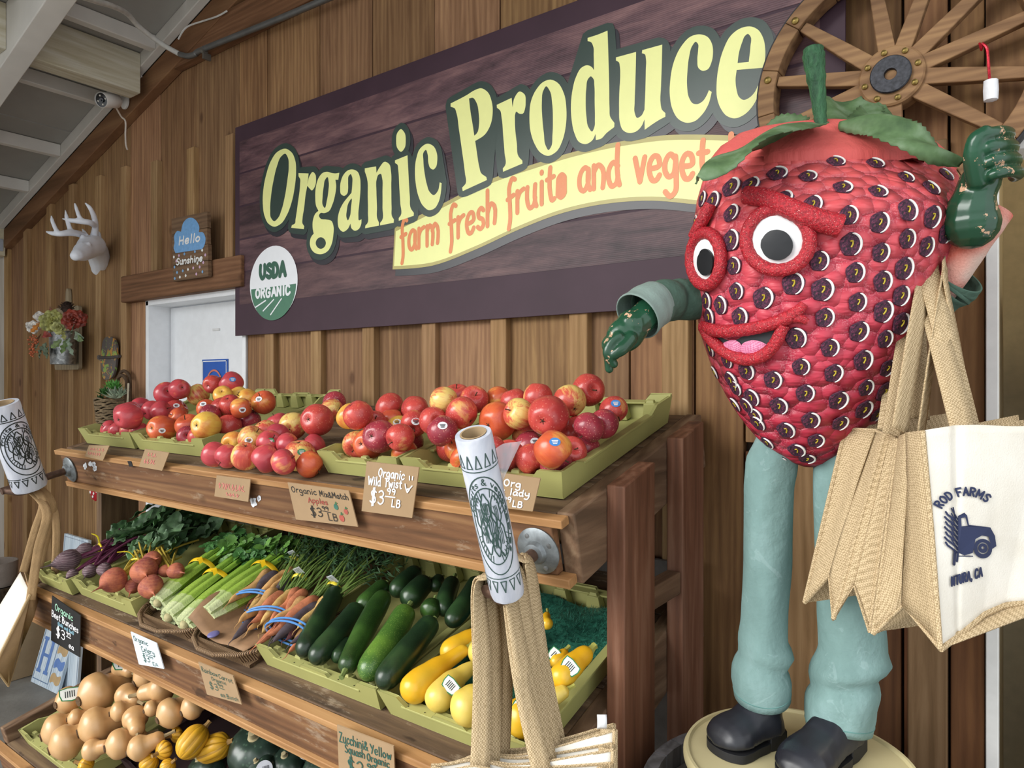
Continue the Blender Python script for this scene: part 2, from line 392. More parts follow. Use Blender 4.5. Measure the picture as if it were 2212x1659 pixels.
# roof deck, white rake board, rafter and purlins
def slab(mb, x0, x1, y0, y1, dz0, dz1):
    vs = []
    for x in (x0, x1):
        z = roofz(x); vs += [(x, y0, z+dz0), (x, y1, z+dz0), (x, y1, z+dz1), (x, y0, z+dz1)]
    mb.add(vs, [(0, 1, 2, 3), (7, 6, 5, 4), (0, 4, 5, 1), (1, 5, 6, 2), (2, 6, 7, 3), (3, 7, 4, 0)])
mb = MB()
xs = -5.47
k = 0
while xs < .9:
    mb.tint = (1,)*3; slab(mb, xs+.004, xs+.596, ROOF_Y1, ROOF_Y0, 0.07, .1); xs += .6; k += 1
struct(mb.build('ceiling', plain('9a9893', .7, var=.08, scale=4), bevel=.002))
tno = 40
def rafter(y0, y1, dz0, dz1, x0=-5.47, x1=.5):
    global tno; tno += 1; m = MB(); slab(m, x0, x1, y0, y1, dz0, dz1); struct(m.build('trim_%d' % tno, whitep, bevel=.004))
rafter(-.05, -.09, .0, .07)
rafter(-.56, -.65, -.17, .07); rafter(-1.5, -1.59, -.17, .07); rafter(-2.5, -2.59, -.17, .07)
oldw = wood('cream_painted_joist', 'b0a68c', 'c2bba6', 'd0ccc0', 'y', 30, .65, .5, stain=.3, stainc='8d8064', knots=False)
for px, py, big in ((300, 170, 1), (335, 85, 0), (130, 330, 0), (62, 405, 0), (228, 230, 0)):
    p = wl(px, py, -.09); x = p.x; tno += 1
    for y0, y1 in ((-.09, -.56), (-.65, -1.5), (-1.59, -2.5)):
        m = MB(); w, h = (.09, .2) if big else (.04, .07)
        z = roofz(x)+.07; m.box((x-w, y1, z-h), (x+w*0.2, y0, z-.002)); struct(m.build('trim_%d' % tno, oldw if big else whitep, bevel=.004)); tno += 1
# white side wall at the far end, with the utility box
mb = MB()
for i in range(16):
    y0 = -.001-i*.22; mb.box((-5.5, y0-.216, 0), (-5.452+random.uniform(0, .004), y0, 3.0))
struct(mb.build('wall_side', wood('white_board_wall', 'bab5ab', 'cac6be', 'd8d5cf', 'z', 14, .6, .2, stain=.3, stainc='9c9280', knots=False), bevel=.003))
# floor slab and yard in front of the shop
t = NT('concrete_floor'); v = t.mapping((1, 1, 1))
c = t.ramp(t.noise(v, 2.5, 8, .65), [(.3, '66645f'), (.55, '807d77'), (.75, '97948d')])
t.bump(t.noise(v, 60, 4), .12); concrete = t.out(c, .55, 0, .4)
mb = MB(); mb.box((-5.5, -3.3, -.1), (1.9, 1.7, 0)); struct(mb.build('floor', concrete))
mb = MB(); mb.box((-14, -14, -.12), (14, -3.3, -.02)); struct(mb.build('ground', plain('8f8c85', .8, var=.2)))
# white door in its recess
whited = plain('e9ebee', .45, var=.03)
door = thing('door', 'plain white restroom door set back in the plank wall', 'door', ((DX0+DX1)/2, .09, 0)); door['kind'] = 'structure'; door.name = 'door_1'
mb = MB(); mb.box((DX0+.03, .1, .0), (DX1-.03, .14, DZ-.03)); mb.build('door_leaf', whited, door, bevel=.003)
mb = MB(); mb.box((DX0, -.012, 0), (DX0+.025, .14, DZ)); mb.box((DX1-.025, -.012, 0), (DX1, .14, DZ)); mb.box((DX0, -.012, DZ-.025), (DX1, .14, DZ)); mb.build('door_frame', whited, door, bevel=.002)
mb = MB(); q = wl(468, 712, .1); mb.box((q.x-.03, .095, q.z-.006), (q.x+.03, .1, q.z+.006)); mb.build('door_plate', plain('d5d5d5', .4), door, bevel=.001)
# restroom sign on the door
A_ = hit(438, 777, (0, .098, 0), (0, 1, 0)); B_ = hit(493, 777, (0, .098, 0), (0, 1, 0)); sw = B_.x-A_.x; zt_ = A_.z; zb_ = zt_-.27
rs = thing('restroom_sign', 'blue restroom sign with two white figures on the white door', 'sign', (A_.x+sw/2, .098, (zt_+zb_)/2))
mb = MB(); mb.box((A_.x, .094, zb_), (B_.x, .0995, zt_)); mb.build('panel', plain('2458b0', .35, var=.05), rs, bevel=.001)
mb = MB()
def PL(u, v): return Vector((A_.x+u*sw, .0925, zt_-v*sw))
def rrect(x0, y0, x1, y1): return [(x0, y0), (x1, y0), (x1, y1), (x0, y1)]
for c in range(2):
    cx = .36 if c == 0 else .66
    mb.poly([ell(cx, .46, .055, .055, 16)], PL)
    mb.poly([[(cx-.08, .54), (cx+.08, .54), (cx+(.08 if c == 0 else .13), 1.0), (cx-(.08 if c == 0 else .13), 1.0)]], PL)
mb.poly([rrect(.495, .42, .515, 1.0)], PL)
for e in ((.03, .03, .97, .05), (.03, .03, .05, 1.55), (.95, .03, .97, 1.55)): mb.poly([rrect(*e)], PL)
mb.build('figures', plain('f2f3f5', .4, var=.02), rs, smooth=False)
mb = MB(); mb.poly([ell(.5, .72, .37, .5, 40), ell(.5, .72, .33, .46, 40)], lambda u, v: PL(u, v)+Vector((0, -.001, 0)))
mb.poly([[(.2, .42), (.24, .4), (.52, 1.0), (.48, 1.02)]], lambda u, v: PL(u, v)+Vector((0, -.001, 0))); mb.build('ring', plain('c8735c', .4), rs, smooth=False)
# stock room seen through the doorway at the end of the wall
crm = plain('b9ad90', .8, var=.08)
mb = MB(); mb.box((-.6, 1.6, 0), (1.9, 1.65, 3.2)); struct(mb.build('wall_store', crm))
mb = MB(); mb.box((-.052, .05, 0), (-.042, 1.6, 3.2)); struct(mb.build('wall_partition', crm))
mb = MB(); mb.box((-.05, .0, 2.9), (1.9, 1.65, 2.95)); struct(mb.build('ceiling_store', crm))
mb = MB(); mb.box((1.85, .0, 0), (1.9, 1.65, 3.0)); struct(mb.build('wall_store_end', crm))
jx = -.052
mb = MB(); mb.box((jx, -.03, 0), (jx+.022, .06, 2.17)); mb.box((jx+.022, -.03, 2.15), (1.1, .06, 2.172)); struct(mb.build('trim_90', plain('dcdbd8', .5, var=.06), bevel=.002))
mb = MB(); mb.tint = (.72, .66, .6); mb.box((jx-.0, -.02, 2.172), (1.9, .03, 2.6)); mb.tint = (.85, .8, .72); mb.box((jx, -.02, 2.604), (1.9, .03, 4.6)); mb.tint = (.8, .75, .7); mb.box((.95, -.02, 0), (1.9, .03, 2.17)); struct(mb.build('wall_over_doorway', pine, tint=True))
# ================================================================ the big shop sign
SX0, SX1 = wl(524, 500).x, wl(1833, 100).x
SZ1 = wl(530, 279).z; SZ0 = wl(518, 727).z
YS = -.036
def onsign(px, py): p = wl(px, py, YS); return p.x, p.z
def SP(off): return lambda u, v: Vector((u, YS-off, v))
sign = thing('shop_sign', 'large dark plank print sign reading Organic Produce over the apple shelf', 'sign', ((SX0+SX1)/2, YS, (SZ0+SZ1)/2))
border = plain('43303a', .5, 0, .22, var=.1, scale=6)
t = NT('printed_dark_planks'); v = t.mapping((.16, 1, 1))
g = t.noise(v, 26, 9, .7, .4); big = t.noise(t.mapping((.35, 1, 1.2)), 3.5, 5, .6)
f = t.math('ADD', t.math('MULTIPLY', g, .55), t.math('MULTIPLY', big, .45))
cc = t.ramp(f, [(.36, '2d1f25'), (.48, '5a4146'), (.6, '7b5c5c'), (.72, '8f7270')])
wv = t.n('ShaderNodeTexWave'); wv.bands_direction = 'Z'; wv.inputs['Scale'].default_value = 60; t.l(t.mapping((1, 1, 1)), wv.inputs['Vector']); t.bump(wv.outputs['Fac'], .1, .002)
planks = t.out(t.mix(1.0, cc, t.attr('tint'), 'MULTIPLY'), .42, 0, .3)
mb = MB(); mb.box((SX0, YS, SZ0), (SX1, YS+.008, SZ1)); mb.build('backing_board', border, sign, bevel=.001)
mb = MB(); bz0, bz1, b0, b1 = SZ0+.13, SZ1-.065, SX0+.035, SX1-.055
for i in range(5):
    za, zb_ = lerp(bz0, bz1, i/5), lerp(bz0, bz1, (i+1)/5)
    k = (.72, .95, .62, .85, 1.12)[i]; mb.tint = (k, k*.99, k)
    mb.add([(b0, YS-.001, za+.004), (b1, YS-.001, za+.004), (b1, YS-.001, zb_-.004), (b0, YS-.001, zb_-.004)], [(0, 1, 2, 3)])
mb.build('plank_print', planks, sign, tint=True, smooth=False)
A1 = dict(off=(560, 220), k=4.367); A2 = dict(off=(940, 20), k=3.95); A3 = dict(off=(1260, 20), k=4.148)
LET = [
(A1, ["260,445 315,480 350,560 357,660 345,800 315,950 270,1070 210,1155 150,1180 95,1150 60,1080 43,960 48,830 75,690 120,560 180,475", "255,492 280,530 288,610 275,740 250,900 220,1020 185,1100 150,1128 122,1100 113,1020 122,880 145,740 180,600 215,520"]),
(A1, ["380,675* 475,678* 465,780* 485,700 515,664 540,690 545,730 535,800 505,838 480,815 463,795* 450,860 432,1010 418,1100 418,1150 434,1175* 430,1203* 310,1190* 318,1165* 345,1150 352,1110 375,950 395,780 395,730 380,705*"]),
(A1, ["765,672* 755,738* 728,738* 735,790 725,880 700,970 665,1035 620,1052 590,1050 573,1075 590,1105 640,1112 690,1125 710,1175 708,1260 690,1350 655,1410 600,1438 540,1430 500,1390 487,1330 500,1275 523,1245* 513,1190 518,1110 540,1055 568,1030* 548,990 538,900 545,800 570,720 610,672 650,662 690,673 725,678", "652,712 665,760 662,840 648,930 625,1002 610,980 607,900 618,800 632,735", "590,1279 622,1295 638,1334 622,1373 590,1389 558,1373 542,1334 558,1295"]),
(A1, ["885,640 935,660 960,720 965,800 955,950 945,1080 950,1120 975,1110* 970,1160 945,1205 910,1218 880,1195 870,1150* 845,1200 800,1228 765,1200 750,1130 760,1050 800,960 855,890 880,860* 887,780 885,710 872,685 855,700 848,760 848,820 838,870 810,890 782,875 773,820 780,750 805,690 845,650", "880,915 875,1000 865,1080 845,1120 832,1090 835,1030 850,960"]),
(A1, ["1005,630* 1112,612* 1115,672* 1145,620 1195,568 1235,590 1252,660 1255,800 1258,1000 1263,1085 1280,1112* 1278,1143* 1150,1168* 1150,1143* 1168,1120 1172,1000 1172,850 1168,720 1155,682 1135,690 1118,730 1115,850 1120,1000 1122,1100 1140,1145* 1138,1170* 1008,1195* 1010,1170* 1028,1150 1035,1050 1033,900 1025,720 1005,660*"]),
(A1, ["1290,555* 1408,507* 1418,700 1430,900 1440,1010 1468,1050* 1466,1078* 1325,1125* 1325,1098* 1343,1075 1340,960 1330,800 1320,640 1312,595 1290,580*"]),
(A1, ["1346,261 1378,292 1391,368 1378,444 1346,475 1314,444 1301,368 1314,292"]),
(A1, ["1600,398 1650,420 1685,490 1688,560 1675,620 1650,642 1625,630 1605,580 1598,500 1580,457 1562,475 1558,560 1570,680 1590,780 1615,850 1655,883 1690,850 1712,762* 1730,770* 1722,860 1700,950 1660,1010 1610,1025 1560,990 1510,890 1485,770 1478,660 1490,540 1530,440"]),
(A2, ["140,808* 280,735 345,695 400,678 455,710 490,790 498,900 480,990 430,1075 350,1128* 365,1230 385,1350 400,1400 445,1435* 450,1460* 243,1555* 238,1525* 268,1490 262,1400 240,1230 210,1020 190,890 175,850 140,835*", "297,765* 330,760 360,800 380,900 382,990 365,1060 342,1083* 330,1000 310,880"]),
(A2, ["533,820* 660,760* 668,840* 685,760 730,706 770,730 780,800 775,850 755,895 725,895 700,878 688,910* 690,1010 705,1150 720,1260 752,1295* 753,1320* 588,1390* 585,1362* 605,1335 600,1230 588,1080 575,930 560,865 535,845*"]),
(A2, ["990,605 1050,630 1105,720 1127,850 1122,1000 1095,1120 1040,1220 970,1255 910,1230 855,1150 822,1050 812,920 825,790 870,690 930,625", "955,662 985,700 1005,800 1012,950 1008,1080 995,1180 975,1205 952,1170 935,1060 922,930 918,800 930,700"]),
(A2, ["1308,250* 1400,220 1478,188* 1485,400 1492,650 1495,850 1500,920 1537,975* 1535,1010* 1470,1060 1420,1110 1378,1120* 1376,1068* 1350,1120 1290,1155 1240,1140 1195,1060 1172,950 1166,820 1178,700 1210,580 1260,500 1305,483 1345,500 1362,525* 1360,400 1355,320 1335,285 1308,278*", "1335,578 1358,600 1365,650 1368,800 1370,950 1368,1000 1345,1048 1315,1010 1298,920 1292,800 1297,680 1312,600"]),
(A3, ["300,437* 480,388* 478,500 472,700 467,850 467,930 490,978 525,960 555,905* 562,750 567,550 568,450 558,410 532,400* 535,372* 714,323* 710,500 703,700 700,850 712,905 742,935* 742,968* 690,995 620,1040 557,1085* 555,992* 530,1050 480,1100 410,1113 360,1085 335,1020 328,900 330,750 338,600 335,520 325,480 300,465*"]),
(A3, ["1060,232 1120,255 1160,320 1168,400 1155,480 1120,545 1075,558 1040,535 1028,460 1035,370 1035,320 1015,298 985,330 955,430 940,560 937,700 955,800 990,850 1030,855 1075,830 1110,780 1132,730* 1157,747* 1130,850 1070,950 1000,1010 930,1022 860,990 805,900 782,780 785,650 820,470 890,330 970,250"]),
(A3, ["1510,162 1570,190 1615,260 1635,360 1635,440 1622,530* 1380,550* 1370,640 1380,730 1400,790 1440,818 1490,800 1540,750 1570,690* 1577,700* 1565,790 1510,890 1440,955 1360,983 1290,960 1235,890 1203,790 1200,680 1215,540 1260,370 1330,240 1420,175", "1480,228 1503,250 1503,340 1488,478* 1388,488* 1400,400 1430,300 1455,245"])]
letters = []
for a, loops in LET:
    letters.append([[onsign(*p) for p in smooth_loop(loop_str(l, a['off'], a['k']))] for l in loops])
def halo(dx, dz, w, off):
    f = Flat(); m = MB()
    for L in letters:
        ext = [(x+dx, z+dz) for x, z in L[0]][::2]; f.new().loops([ext]); f.pen(ext+[ext[0]], w, 8, False)
    return f.to(m, SP(off))
halo(.013, -.02, .0225, .0030).build('letter_shadow', plain('2b2b32', .3, var=.05), sign, smooth=False, fix=False)
# ribbon banner with the slogan
BK = dict(off=(840, 280), k=3.16)
up = [onsign(840+x/3.16, 280+y/3.16) for x, y in ((45, 670), (375, 505), (700, 340), (1000, 235), (1300, 145), (1600, 80), (1900, 40), (2212, 38), (2500, 52))]
lo = [onsign(840+x/3.16, 280+y/3.16) for x, y in ((30, 955), (300, 930), (600, 818), (900, 680), (1200, 568), (1500, 506), (1800, 487), (2100, 512), (2500, 545))]
def banner(up, lo, name, m, off):
    a = smooth_loop(up, False, 6); b = smooth_loop(lo, False, 6); mm = MB(); n = len(a)
    mm.add([SP(off)(*p) for p in a]+[SP(off)(*p) for p in b], [(i, i+1, n+i+1, n+i) for i in range(n-1)])
    mm.build(name, m, sign, smooth=False)
banner([(x+.012, z-.03) for x, z in up], [(x+.012, z-.024) for x, z in lo], 'banner_shadow', plain('26262c', .3, var=.05), .0026)
banner(up, lo, 'banner_edge', plain('b3a863', .35, var=.04), .0034)
cream = plain('eef09f', .35, var=.02)
banner([(x+(.006 if i == 0 else 0), z-.014) for i, (x, z) in enumerate(up)], [(x+(.008 if i == 0 else 0), z+.011) for i, (x, z) in enumerate(lo)], 'banner', cream, .0038)
halo(0, 0, .0225, .0042).build('letter_outline', plain('35453f', .3, var=.04), sign, smooth=False, fix=False)
for L, ch in zip(letters, 'OrganiiicProduce'):
    m = MB(); m.poly(L, SP(.0048)); m.build('letter', cream, sign, smooth=False)
# slogan along the banner
bl = [onsign(*p) for p in ((868, 545), (898, 538), (943, 526), (995, 512), (1052, 490), (1112, 463), (1176, 440), (1210, 428), (1283, 409), (1318, 404), (1350, 398), (1420, 390), (1460, 387), (1492, 387), (1600, 388), (1700, 398))]
bl = smooth_loop(bl, False, 8)
cum = [0]
for a, b in zip(bl, bl[1:]): cum.append(cum[-1]+hypot(b[0]-a[0], b[1]-a[1]))
def along(s):
    for i in range(len(bl)-1):
        if cum[i+1] >= s or i == len(bl)-2:
            u = (s-cum[i])/(cum[i+1]-cum[i]); a, b = bl[i], bl[i+1]
            d = Vector((b[0]-a[0], b[1]-a[1])).normalized(); return lerp(a[0], b[0], u), lerp(a[1], b[1], u), d
st, L = strokes('farm fresh fruits and vegetables')
stv, Lv = strokes('farm fresh fruits and vegeta')
xe = onsign(1548, 380)[0]-bl[0][0]
kx = xe*1.035/Lv; m = MB(); kz = .0066; fl = Flat()
for ln in st:
    pp = []
    for x, z in ln:
        bxp, bzp, d = along(x*kx); pp.append((bxp-d.y*0, bzp+z*kz))
    fl.pen(pp, .0076)
fl.to(m, SP(.0044)); m.build('slogan', plain('e2874f', .35, var=.03), sign, smooth=False, fix=False)
# round organic seal
ctr = onsign(591, 611); rx = (onsign(643, 611)[0]-onsign(540, 611)[0])/2; rz = (onsign(591, 531)[1]-onsign(591, 690)[1])/2
m = MB(); m.poly([ell(ctr[0], ctr[1], rx, rz, 48)], SP(.003)); m.build('seal', plain('eceef2', .35, var=.02), sign, smooth=False)
m = MB(); r2x, r2z = rx*.94, rz*.94
low = [(ctr[0]+r2x*cos(a), ctr[1]+r2z*sin(a)-.012) for a in [pi+.03+(pi-.06)*i/30 for i in range(31)]]
m.poly([low], SP(.0036)); m.build('seal_field', plain('4a7a62', .4, var=.06), sign, smooth=False)
m = MB()
for k, x0 in enumerate((-.5, -.16, .16)):
    fl = Flat().pen([(ctr[0]+rx*(x0-.25), ctr[1]-rz*(.62+.12*k)), (ctr[0]+rx*(x0+.2), ctr[1]-rz*.46)], .003).to(m, SP(.0042))
Flat().write('ORGANIC', ctr[0]-rx*.72, ctr[1]-rz*.36, rz*.15, .0056, rx*1.44).to(m, SP(.0042))
m.build('seal_lettering', plain('eceef2', .35, var=.02), sign, smooth=False, fix=False)
m = MB(); Flat().write('USDA', ctr[0]-rx*.52, ctr[1]+rz*.16, rz*.22, .0098, rx*1.06).to(m, SP(.0042)); m.build('seal_title', plain('35604e', .4, var=.03), sign, smooth=False, fix=False)

# ================================================================ wagon wheel hung over the sign's end
whw = wood('wheel_wood', '694c33', '876647', 'a27f58', 'x', 22, .7, .3, stain=.4, stainc='46301f')
hub = wl(1928, 171, -.075)
rimR = hub.x - wl(1659, 215, -.075).x
wheel = thing('wagon_wheel', 'wooden wagon wheel with brass studs hung beside the big sign', 'wheel', hub)
WM = Matrix.Translation(hub) @ Matrix.Rotation(pi/2, 4, 'X')       # lathe axis -> towards the room
def wp(r, a, d): return Vector((hub.x+r*cos(a), hub.y-d, hub.z+r*sin(a)))
NR = 16
mb = MB()
for i in range(NR):
    a0, a1 = 2*pi*i/NR+.1, 2*pi*(i+1)/NR+.1-.004; vs = []
    for j in range(5):
        a = lerp(a0, a1, j/4)
        for r, d in ((rimR-.0185, -.03), (rimR+.0185, -.03), (rimR+.0185, .022), (rimR-.0185, .022)): vs.append(wp(r, a, d))
    mb.add(vs, [(j*4+q, j*4+(q+1) % 4, j*4+4+(q+1) % 4, j*4+4+q) for j in range(4) for q in range(4)]+[(3, 2, 1, 0), (16, 17, 18, 19)])
mb.build('rim', whw, wheel, bevel=.002)
m = MB(); m.lathe([(rimR+.0187, -.028), (rimR+.0225, -.028), (rimR+.0225, .018), (rimR+.0187, .018)], 64, WM, cap=False); m.build('tyre_band', plain('2b2a2c', .5, .6), wheel)
spk = [99-0, 70, 40.5, 14.5, -12, -38.5, -88, -113, -128, 168, 195, 138]
for i, dg in enumerate(spk):
    a = radians(dg); m = MB(); u = Vector((cos(a), 0, sin(a))); w_ = Vector((-sin(a), 0, cos(a)))
    r0, r1 = .055, rimR-.02; vs = []
    for r, w in ((r0, .017), (lerp(r0, r1, .35), .0155), (r1, .011)):
        for q, d in ((-1, -.008), (1, -.008), (1, .014), (-1, .014)): vs.append(hub+u*r+w_*(q*w)+Vector((0, -d, 0)))
    m.add(vs, [(j*4+q, j*4+(q+1) % 4, j*4+4+(q+1) % 4, j*4+4+q) for j in range(2) for q in range(4)]+[(3, 2, 1, 0), (8, 9, 10, 11)])
    m.build('spoke', whw, wheel, bevel=.002)
m = MB(); m.lathe([(.064, -.03), (.064, .02), (.06, .024), (.001, .024)], 40, WM); m.build('hub', whw, wheel)
m = MB(); m.lathe([(.012, .024), (.038, .024), (.04, .028), (.04, .031), (.038, .033), (.0125, .033), (.0115, .031), (.0115, .024)], 40, WM, cap=False); m.build('hub_plate', plain('303136', .45, .5, var=.5, scale=120), wheel)
brass = plain('8f7a45', .35, .8)
for i in range(8):
    a = 2*pi*i/8+.25; m = MB(); m.lathe([(.0065, .024), (.006, .028), (.003, .030), (.0002, .0305)], 12, Matrix.Translation(wp(.052, a, 0)-hub) @ WM, cap=False); m.build('stud', brass, wheel)
for dg in spk:
    m = MB(); m.lathe([(.0085, .022), (.0078, .026), (.004, .0285), (.0002, .029)], 12, Matrix.Translation(wp(rimR, radians(dg), 0)-hub) @ WM, cap=False); m.build('rim_stud', brass, wheel)
# marshmallow-like charm on a red tinsel hook
tp = wl(2139, 178, -.1)
orn = thing('hanging_charm', 'white block charm on a red tinsel hook, hung on a wagon wheel spoke', 'ornament', tp)
m = MB(); pa = [wl(2116, 93, -.1), wl(2120, 108, -.105), wl(2122, 94, -.11), wl(2131, 103, -.112), wl(2134, 120, -.11), wl(2136, 150, -.106), wl(2138, 178, -.1)]
m.tube(curve3(pa[2:], 4), .0026, 6)
for p in curve3(pa[2:], 14):
    for q in range(4):
        d = Vector((random.gauss(0, 1), random.gauss(0, 1), random.gauss(0, 1))).normalized()*.0048; s_ = d.orthogonal().normalized()*.0007
        m.add([p-s_, p+s_, p+d], [(0, 1, 2)])
m.tube(curve3(pa[:3], 3), .0022, 6); m.build('tinsel_hook', plain('a8182a', .25, .5, var=.4, scale=300), orn, fix=False)
m = MB(); c = wl(2140, 196, -.1); m.lathe([(.006, -.021), (.0125, -.019), (.0135, 0), (.0125, .02), (.006, .022)], 9, Matrix.Translation(c)); m.build('block', plain('e3e4e8', .6, var=.03, bump=.3, bscale=90), orn)
# grey conduit under the tie beam, white armoured cable along the roof
cond = thing('conduit_pipe', 'grey steel conduit clipped under the tie beam, bending into a white cable', 'pipe', wl(430, 110, -.05))
m = MB(); pc = [wl(388, 117, -.07), wl(405, 121, -.06), wl(422, 117, -.055), wl(440, 106, -.055), wl(600, 42, -.055), wl(700, 0, -.055), wl(760, -25, -.055)]
m.tube(curve3(pc, 6), .0125, 12); m.build('grey_tube', plain('6c6c6b', .4, .5), cond)
m = MB(); c = wl(441, 108, -.055); m.tube([c+Vector((-.008, 0, 0)), c+Vector((.008, 0, 0))], .017, 12); m.box(tuple(c+Vector((-.006, -.006, -.04))), tuple(c+Vector((.006, .03, -.012)))); m.build('clip', plain('75716a', .45, .6), cond)
pw = [wl(388, 117, -.07)]+[hit(px, py, (0, y, 0), (0, 1, 0)) for px, py, y in ((345, 92, -.12), (300, 57, -.22), (275, 30, -.3), (245, 14, -.42), (200, 0, -.55), (150, -16, -.7))]
m = MB(); m.tube(curve3(pw, 6), .0115, 10); m.build('white_cable', plain('c9c7c3', .5), cond)
wc = thing('thin_wire', 'thin white wire running along the roof edge to the camera', 'cable', wl(400, 60, -.06))
m = MB(); m.tube(curve3([wl(p, q, y) for p, q, y in ((490, 24, -.06), (470, 35, -.058), (440, 45, -.058), (410, 55, -.07), (396, 66, -.09), (385, 85, -.1))], 5), .004, 6); m.build('wire', plain('d2d0cc', .5), wc)
# security camera
sc_ = wl(272, 221, -.055)
cctv = thing('security_camera', 'white bullet security camera screwed to the sloping trim board', 'camera', sc_)
whp = plain('dddbd8', .4, var=.03)
m = MB(); m.lathe([(.001, .0), (.036, .0), (.037, .008), (.03, .014), (.014, .018), (.001, .018)], 24, Matrix.Translation(sc_) @ Matrix.Rotation(pi/2, 4, 'X')); m.build('mount', whp, cctv)
hd = hit(222, 216, (0, -.2, 0), (0, 1, 0)); axis = (hd-(sc_+Vector((-.05, -.1, .02)))).normalized()
axis = Vector((.41, -.85, -.34)).normalized(); qm = Matrix.Translation(hd) @ axis.to_track_quat('Z', 'Y').to_matrix().to_4x4()
m = MB(); m.tube(curve3([sc_+Vector((0, -.012, 0)), sc_+Vector((-.03, -.05, .0)), hd-axis*.06], 4), .014, 10); m.build('arm', whp, cctv)
m = MB(); m.lathe([(.001, -.1), (.03, -.1), (.036, -.09), (.037, .01), (.034, .014), (.033, .006)], 24, qm, cap=False); m.build('housing', whp, cctv)
m = MB(); m.lathe([(.033, .006), (.001, .006)], 24, qm, cap=False); f_ = m.build('lens_face', plain('17181b', .15, 0, .6), cctv)
m = MB(); m.lathe([(.012, .006), (.012, .012), (.009, .013), (.001, .010)], 16, qm, cap=False); m.build('lens', plain('2e3138', .1, .2, .8), f_)
for a in (0.2, 1.8, 3.3, 4.7):
    m = MB(); m.lathe([(.0045, .006), (.004, .008), (.0005, .009)], 8, qm @ Matrix.Translation((.021*cos(a), .021*sin(a), 0)), cap=False); m.build('infrared_lamp', plain('d8d2c8', .2), f_)
pb = curve3([hd-axis*.09+Vector((0, 0, -.03)), wl(262, 252, -.07), wl(271, 262, -.06), wl(271, 290, -.06), wl(272, 312, -.06), wl(275, 323, -.06)], 5)
m = MB(); m.tube(pb, .0042, 6); m.build('loose_cable', plain('d0c6bb', .5), cctv)
m = MB(); m.tube(curve3([sc_+Vector((.02, -.01, .03)), wl(281, 195, -.07), wl(290, 178, -.07), wl(306, 165, -.07)], 5), .004, 6); m.build('feed_cable', plain('d6d3cf', .5), cctv)
# ================================================================ three-tier display stand
old = wood('weathered_deck_wood', '43352a', '604b38', '7f684e', 'x', 24, .75, .6, stain=.6, stainc='372a20', wear=.55)
fbd = wood('stained_front_board', '553b28', '724f35', '8c6846', 'x', 20, .7, .4, stain=.55, stainc='382518', wear=.5)
slat = wood('honey_trim_strip', '8a623c', 'a77c50', 'bb9264', 'x', 30, .65, .2, stain=.25, stainc='6d4a2c')
redw = wood('dark_red_post', '533626', '6f4935', '8a6550', 'z', 26, .65, .3, stain=.5, stainc='36201a')
greyend = wood('side_rail_wood', '54402f', '715742', '8e755c', 'y', 24, .75, .5, stain=.5, stainc='3c2d22')
stand = thing('display_stand', 'three-tier weathered wooden produce stand with sloping shelves along the plank wall', 'display stand', (-1.75, -.4, 0))
LX, RX = -2.84, -.66
def dbox(mb, D, x0, x1, w0, w1, h0, h1):
    vs = [D.P(x, w, h) for h in (h0, h1) for w in (w0, w1) for x in (x0, x1)]
    mb.add(vs, [(0, 2, 3, 1), (4, 5, 7, 6), (0, 1, 5, 4), (1, 3, 7, 5), (3, 2, 6, 7), (2, 0, 4, 6)])
for D, dep in ((D1, .655), (D2, .76), (D3, .84)):
    mb = MB()
    nb = 5
    for i in range(nb): dbox(mb, D, LX+.04, RX-.04, dep*i/nb+(.0 if i else -.004), dep*(i+1)/nb-.004, -.022, 0)
    mb.build('shelf_deck', old, stand, bevel=.003)
    mb = MB(); dbox(mb, D, LX+.0, RX-.04, -.026, -.004, -.118, -.019); mb.build('front_board', fbd, stand, bevel=.003)
    mb = MB(); dbox(mb, D, LX-.03, RX-.012, -.032, -.005, -.018, -.001); mb.build('trim_strip', slat, stand, bevel=.002)
    mb = MB(); dbox(mb, D, LX-.0, RX-.012, -.034, -.004, -.138, -.119); mb.build('trim_strip', slat, stand, bevel=.002)
    for x in (LX, RX-.04):
        mb = MB(); dbox(mb, D, x, x+.04, -.004 if x > -1 else .0, dep, -.14, .002 if D is not D3 else .05); mb.build('side_rail', greyend, stand, bevel=.004)
for x in (LX-.0, RX+.0):
    for y0, y1, z0, z1 in ((-.55, -.408, 1.472, 1.507), (-.257, -.124, 1.547, 1.58)):
        xo = x if x > -1 else x-.04
        if x < -1: z0 = z1 = 1.33
        mb = MB(); vs = [(xa, y, z) for xa in (xo, xo+.04) for y, z in ((y0, 0), (y1, 0), (y1, z1), (y0, z0))]
        mb.add(vs, [(0, 1, 2, 3), (7, 6, 5, 4), (0, 4, 5, 1), (1, 5, 6, 2), (2, 6, 7, 3), (3, 7, 4, 0)])
        mb.build('post', redw if x > -1 else wood('dark_leg', '4a3828', '614b37', '7d654c', 'z', 24, .75, .4), stand, bevel=.003)
mb = MB(); mb.box((LX, -.045, .2), (RX, -.03, 1.2)); mb.build('back_panel', plain('59534e', .7, var=.2), stand)
for z in (.86, 1.3):
    for y in (-.56,):
        pass
mb = MB(); mb.box((RX+.001, -.405, 1.19), (RX+.036, -.26, 1.24)); mb.build('brace', greyend, stand, bevel=.003)
mb = MB(); mb.box((RX-.03, -.6, .98), (RX-.003, -.3, 1.16)); 
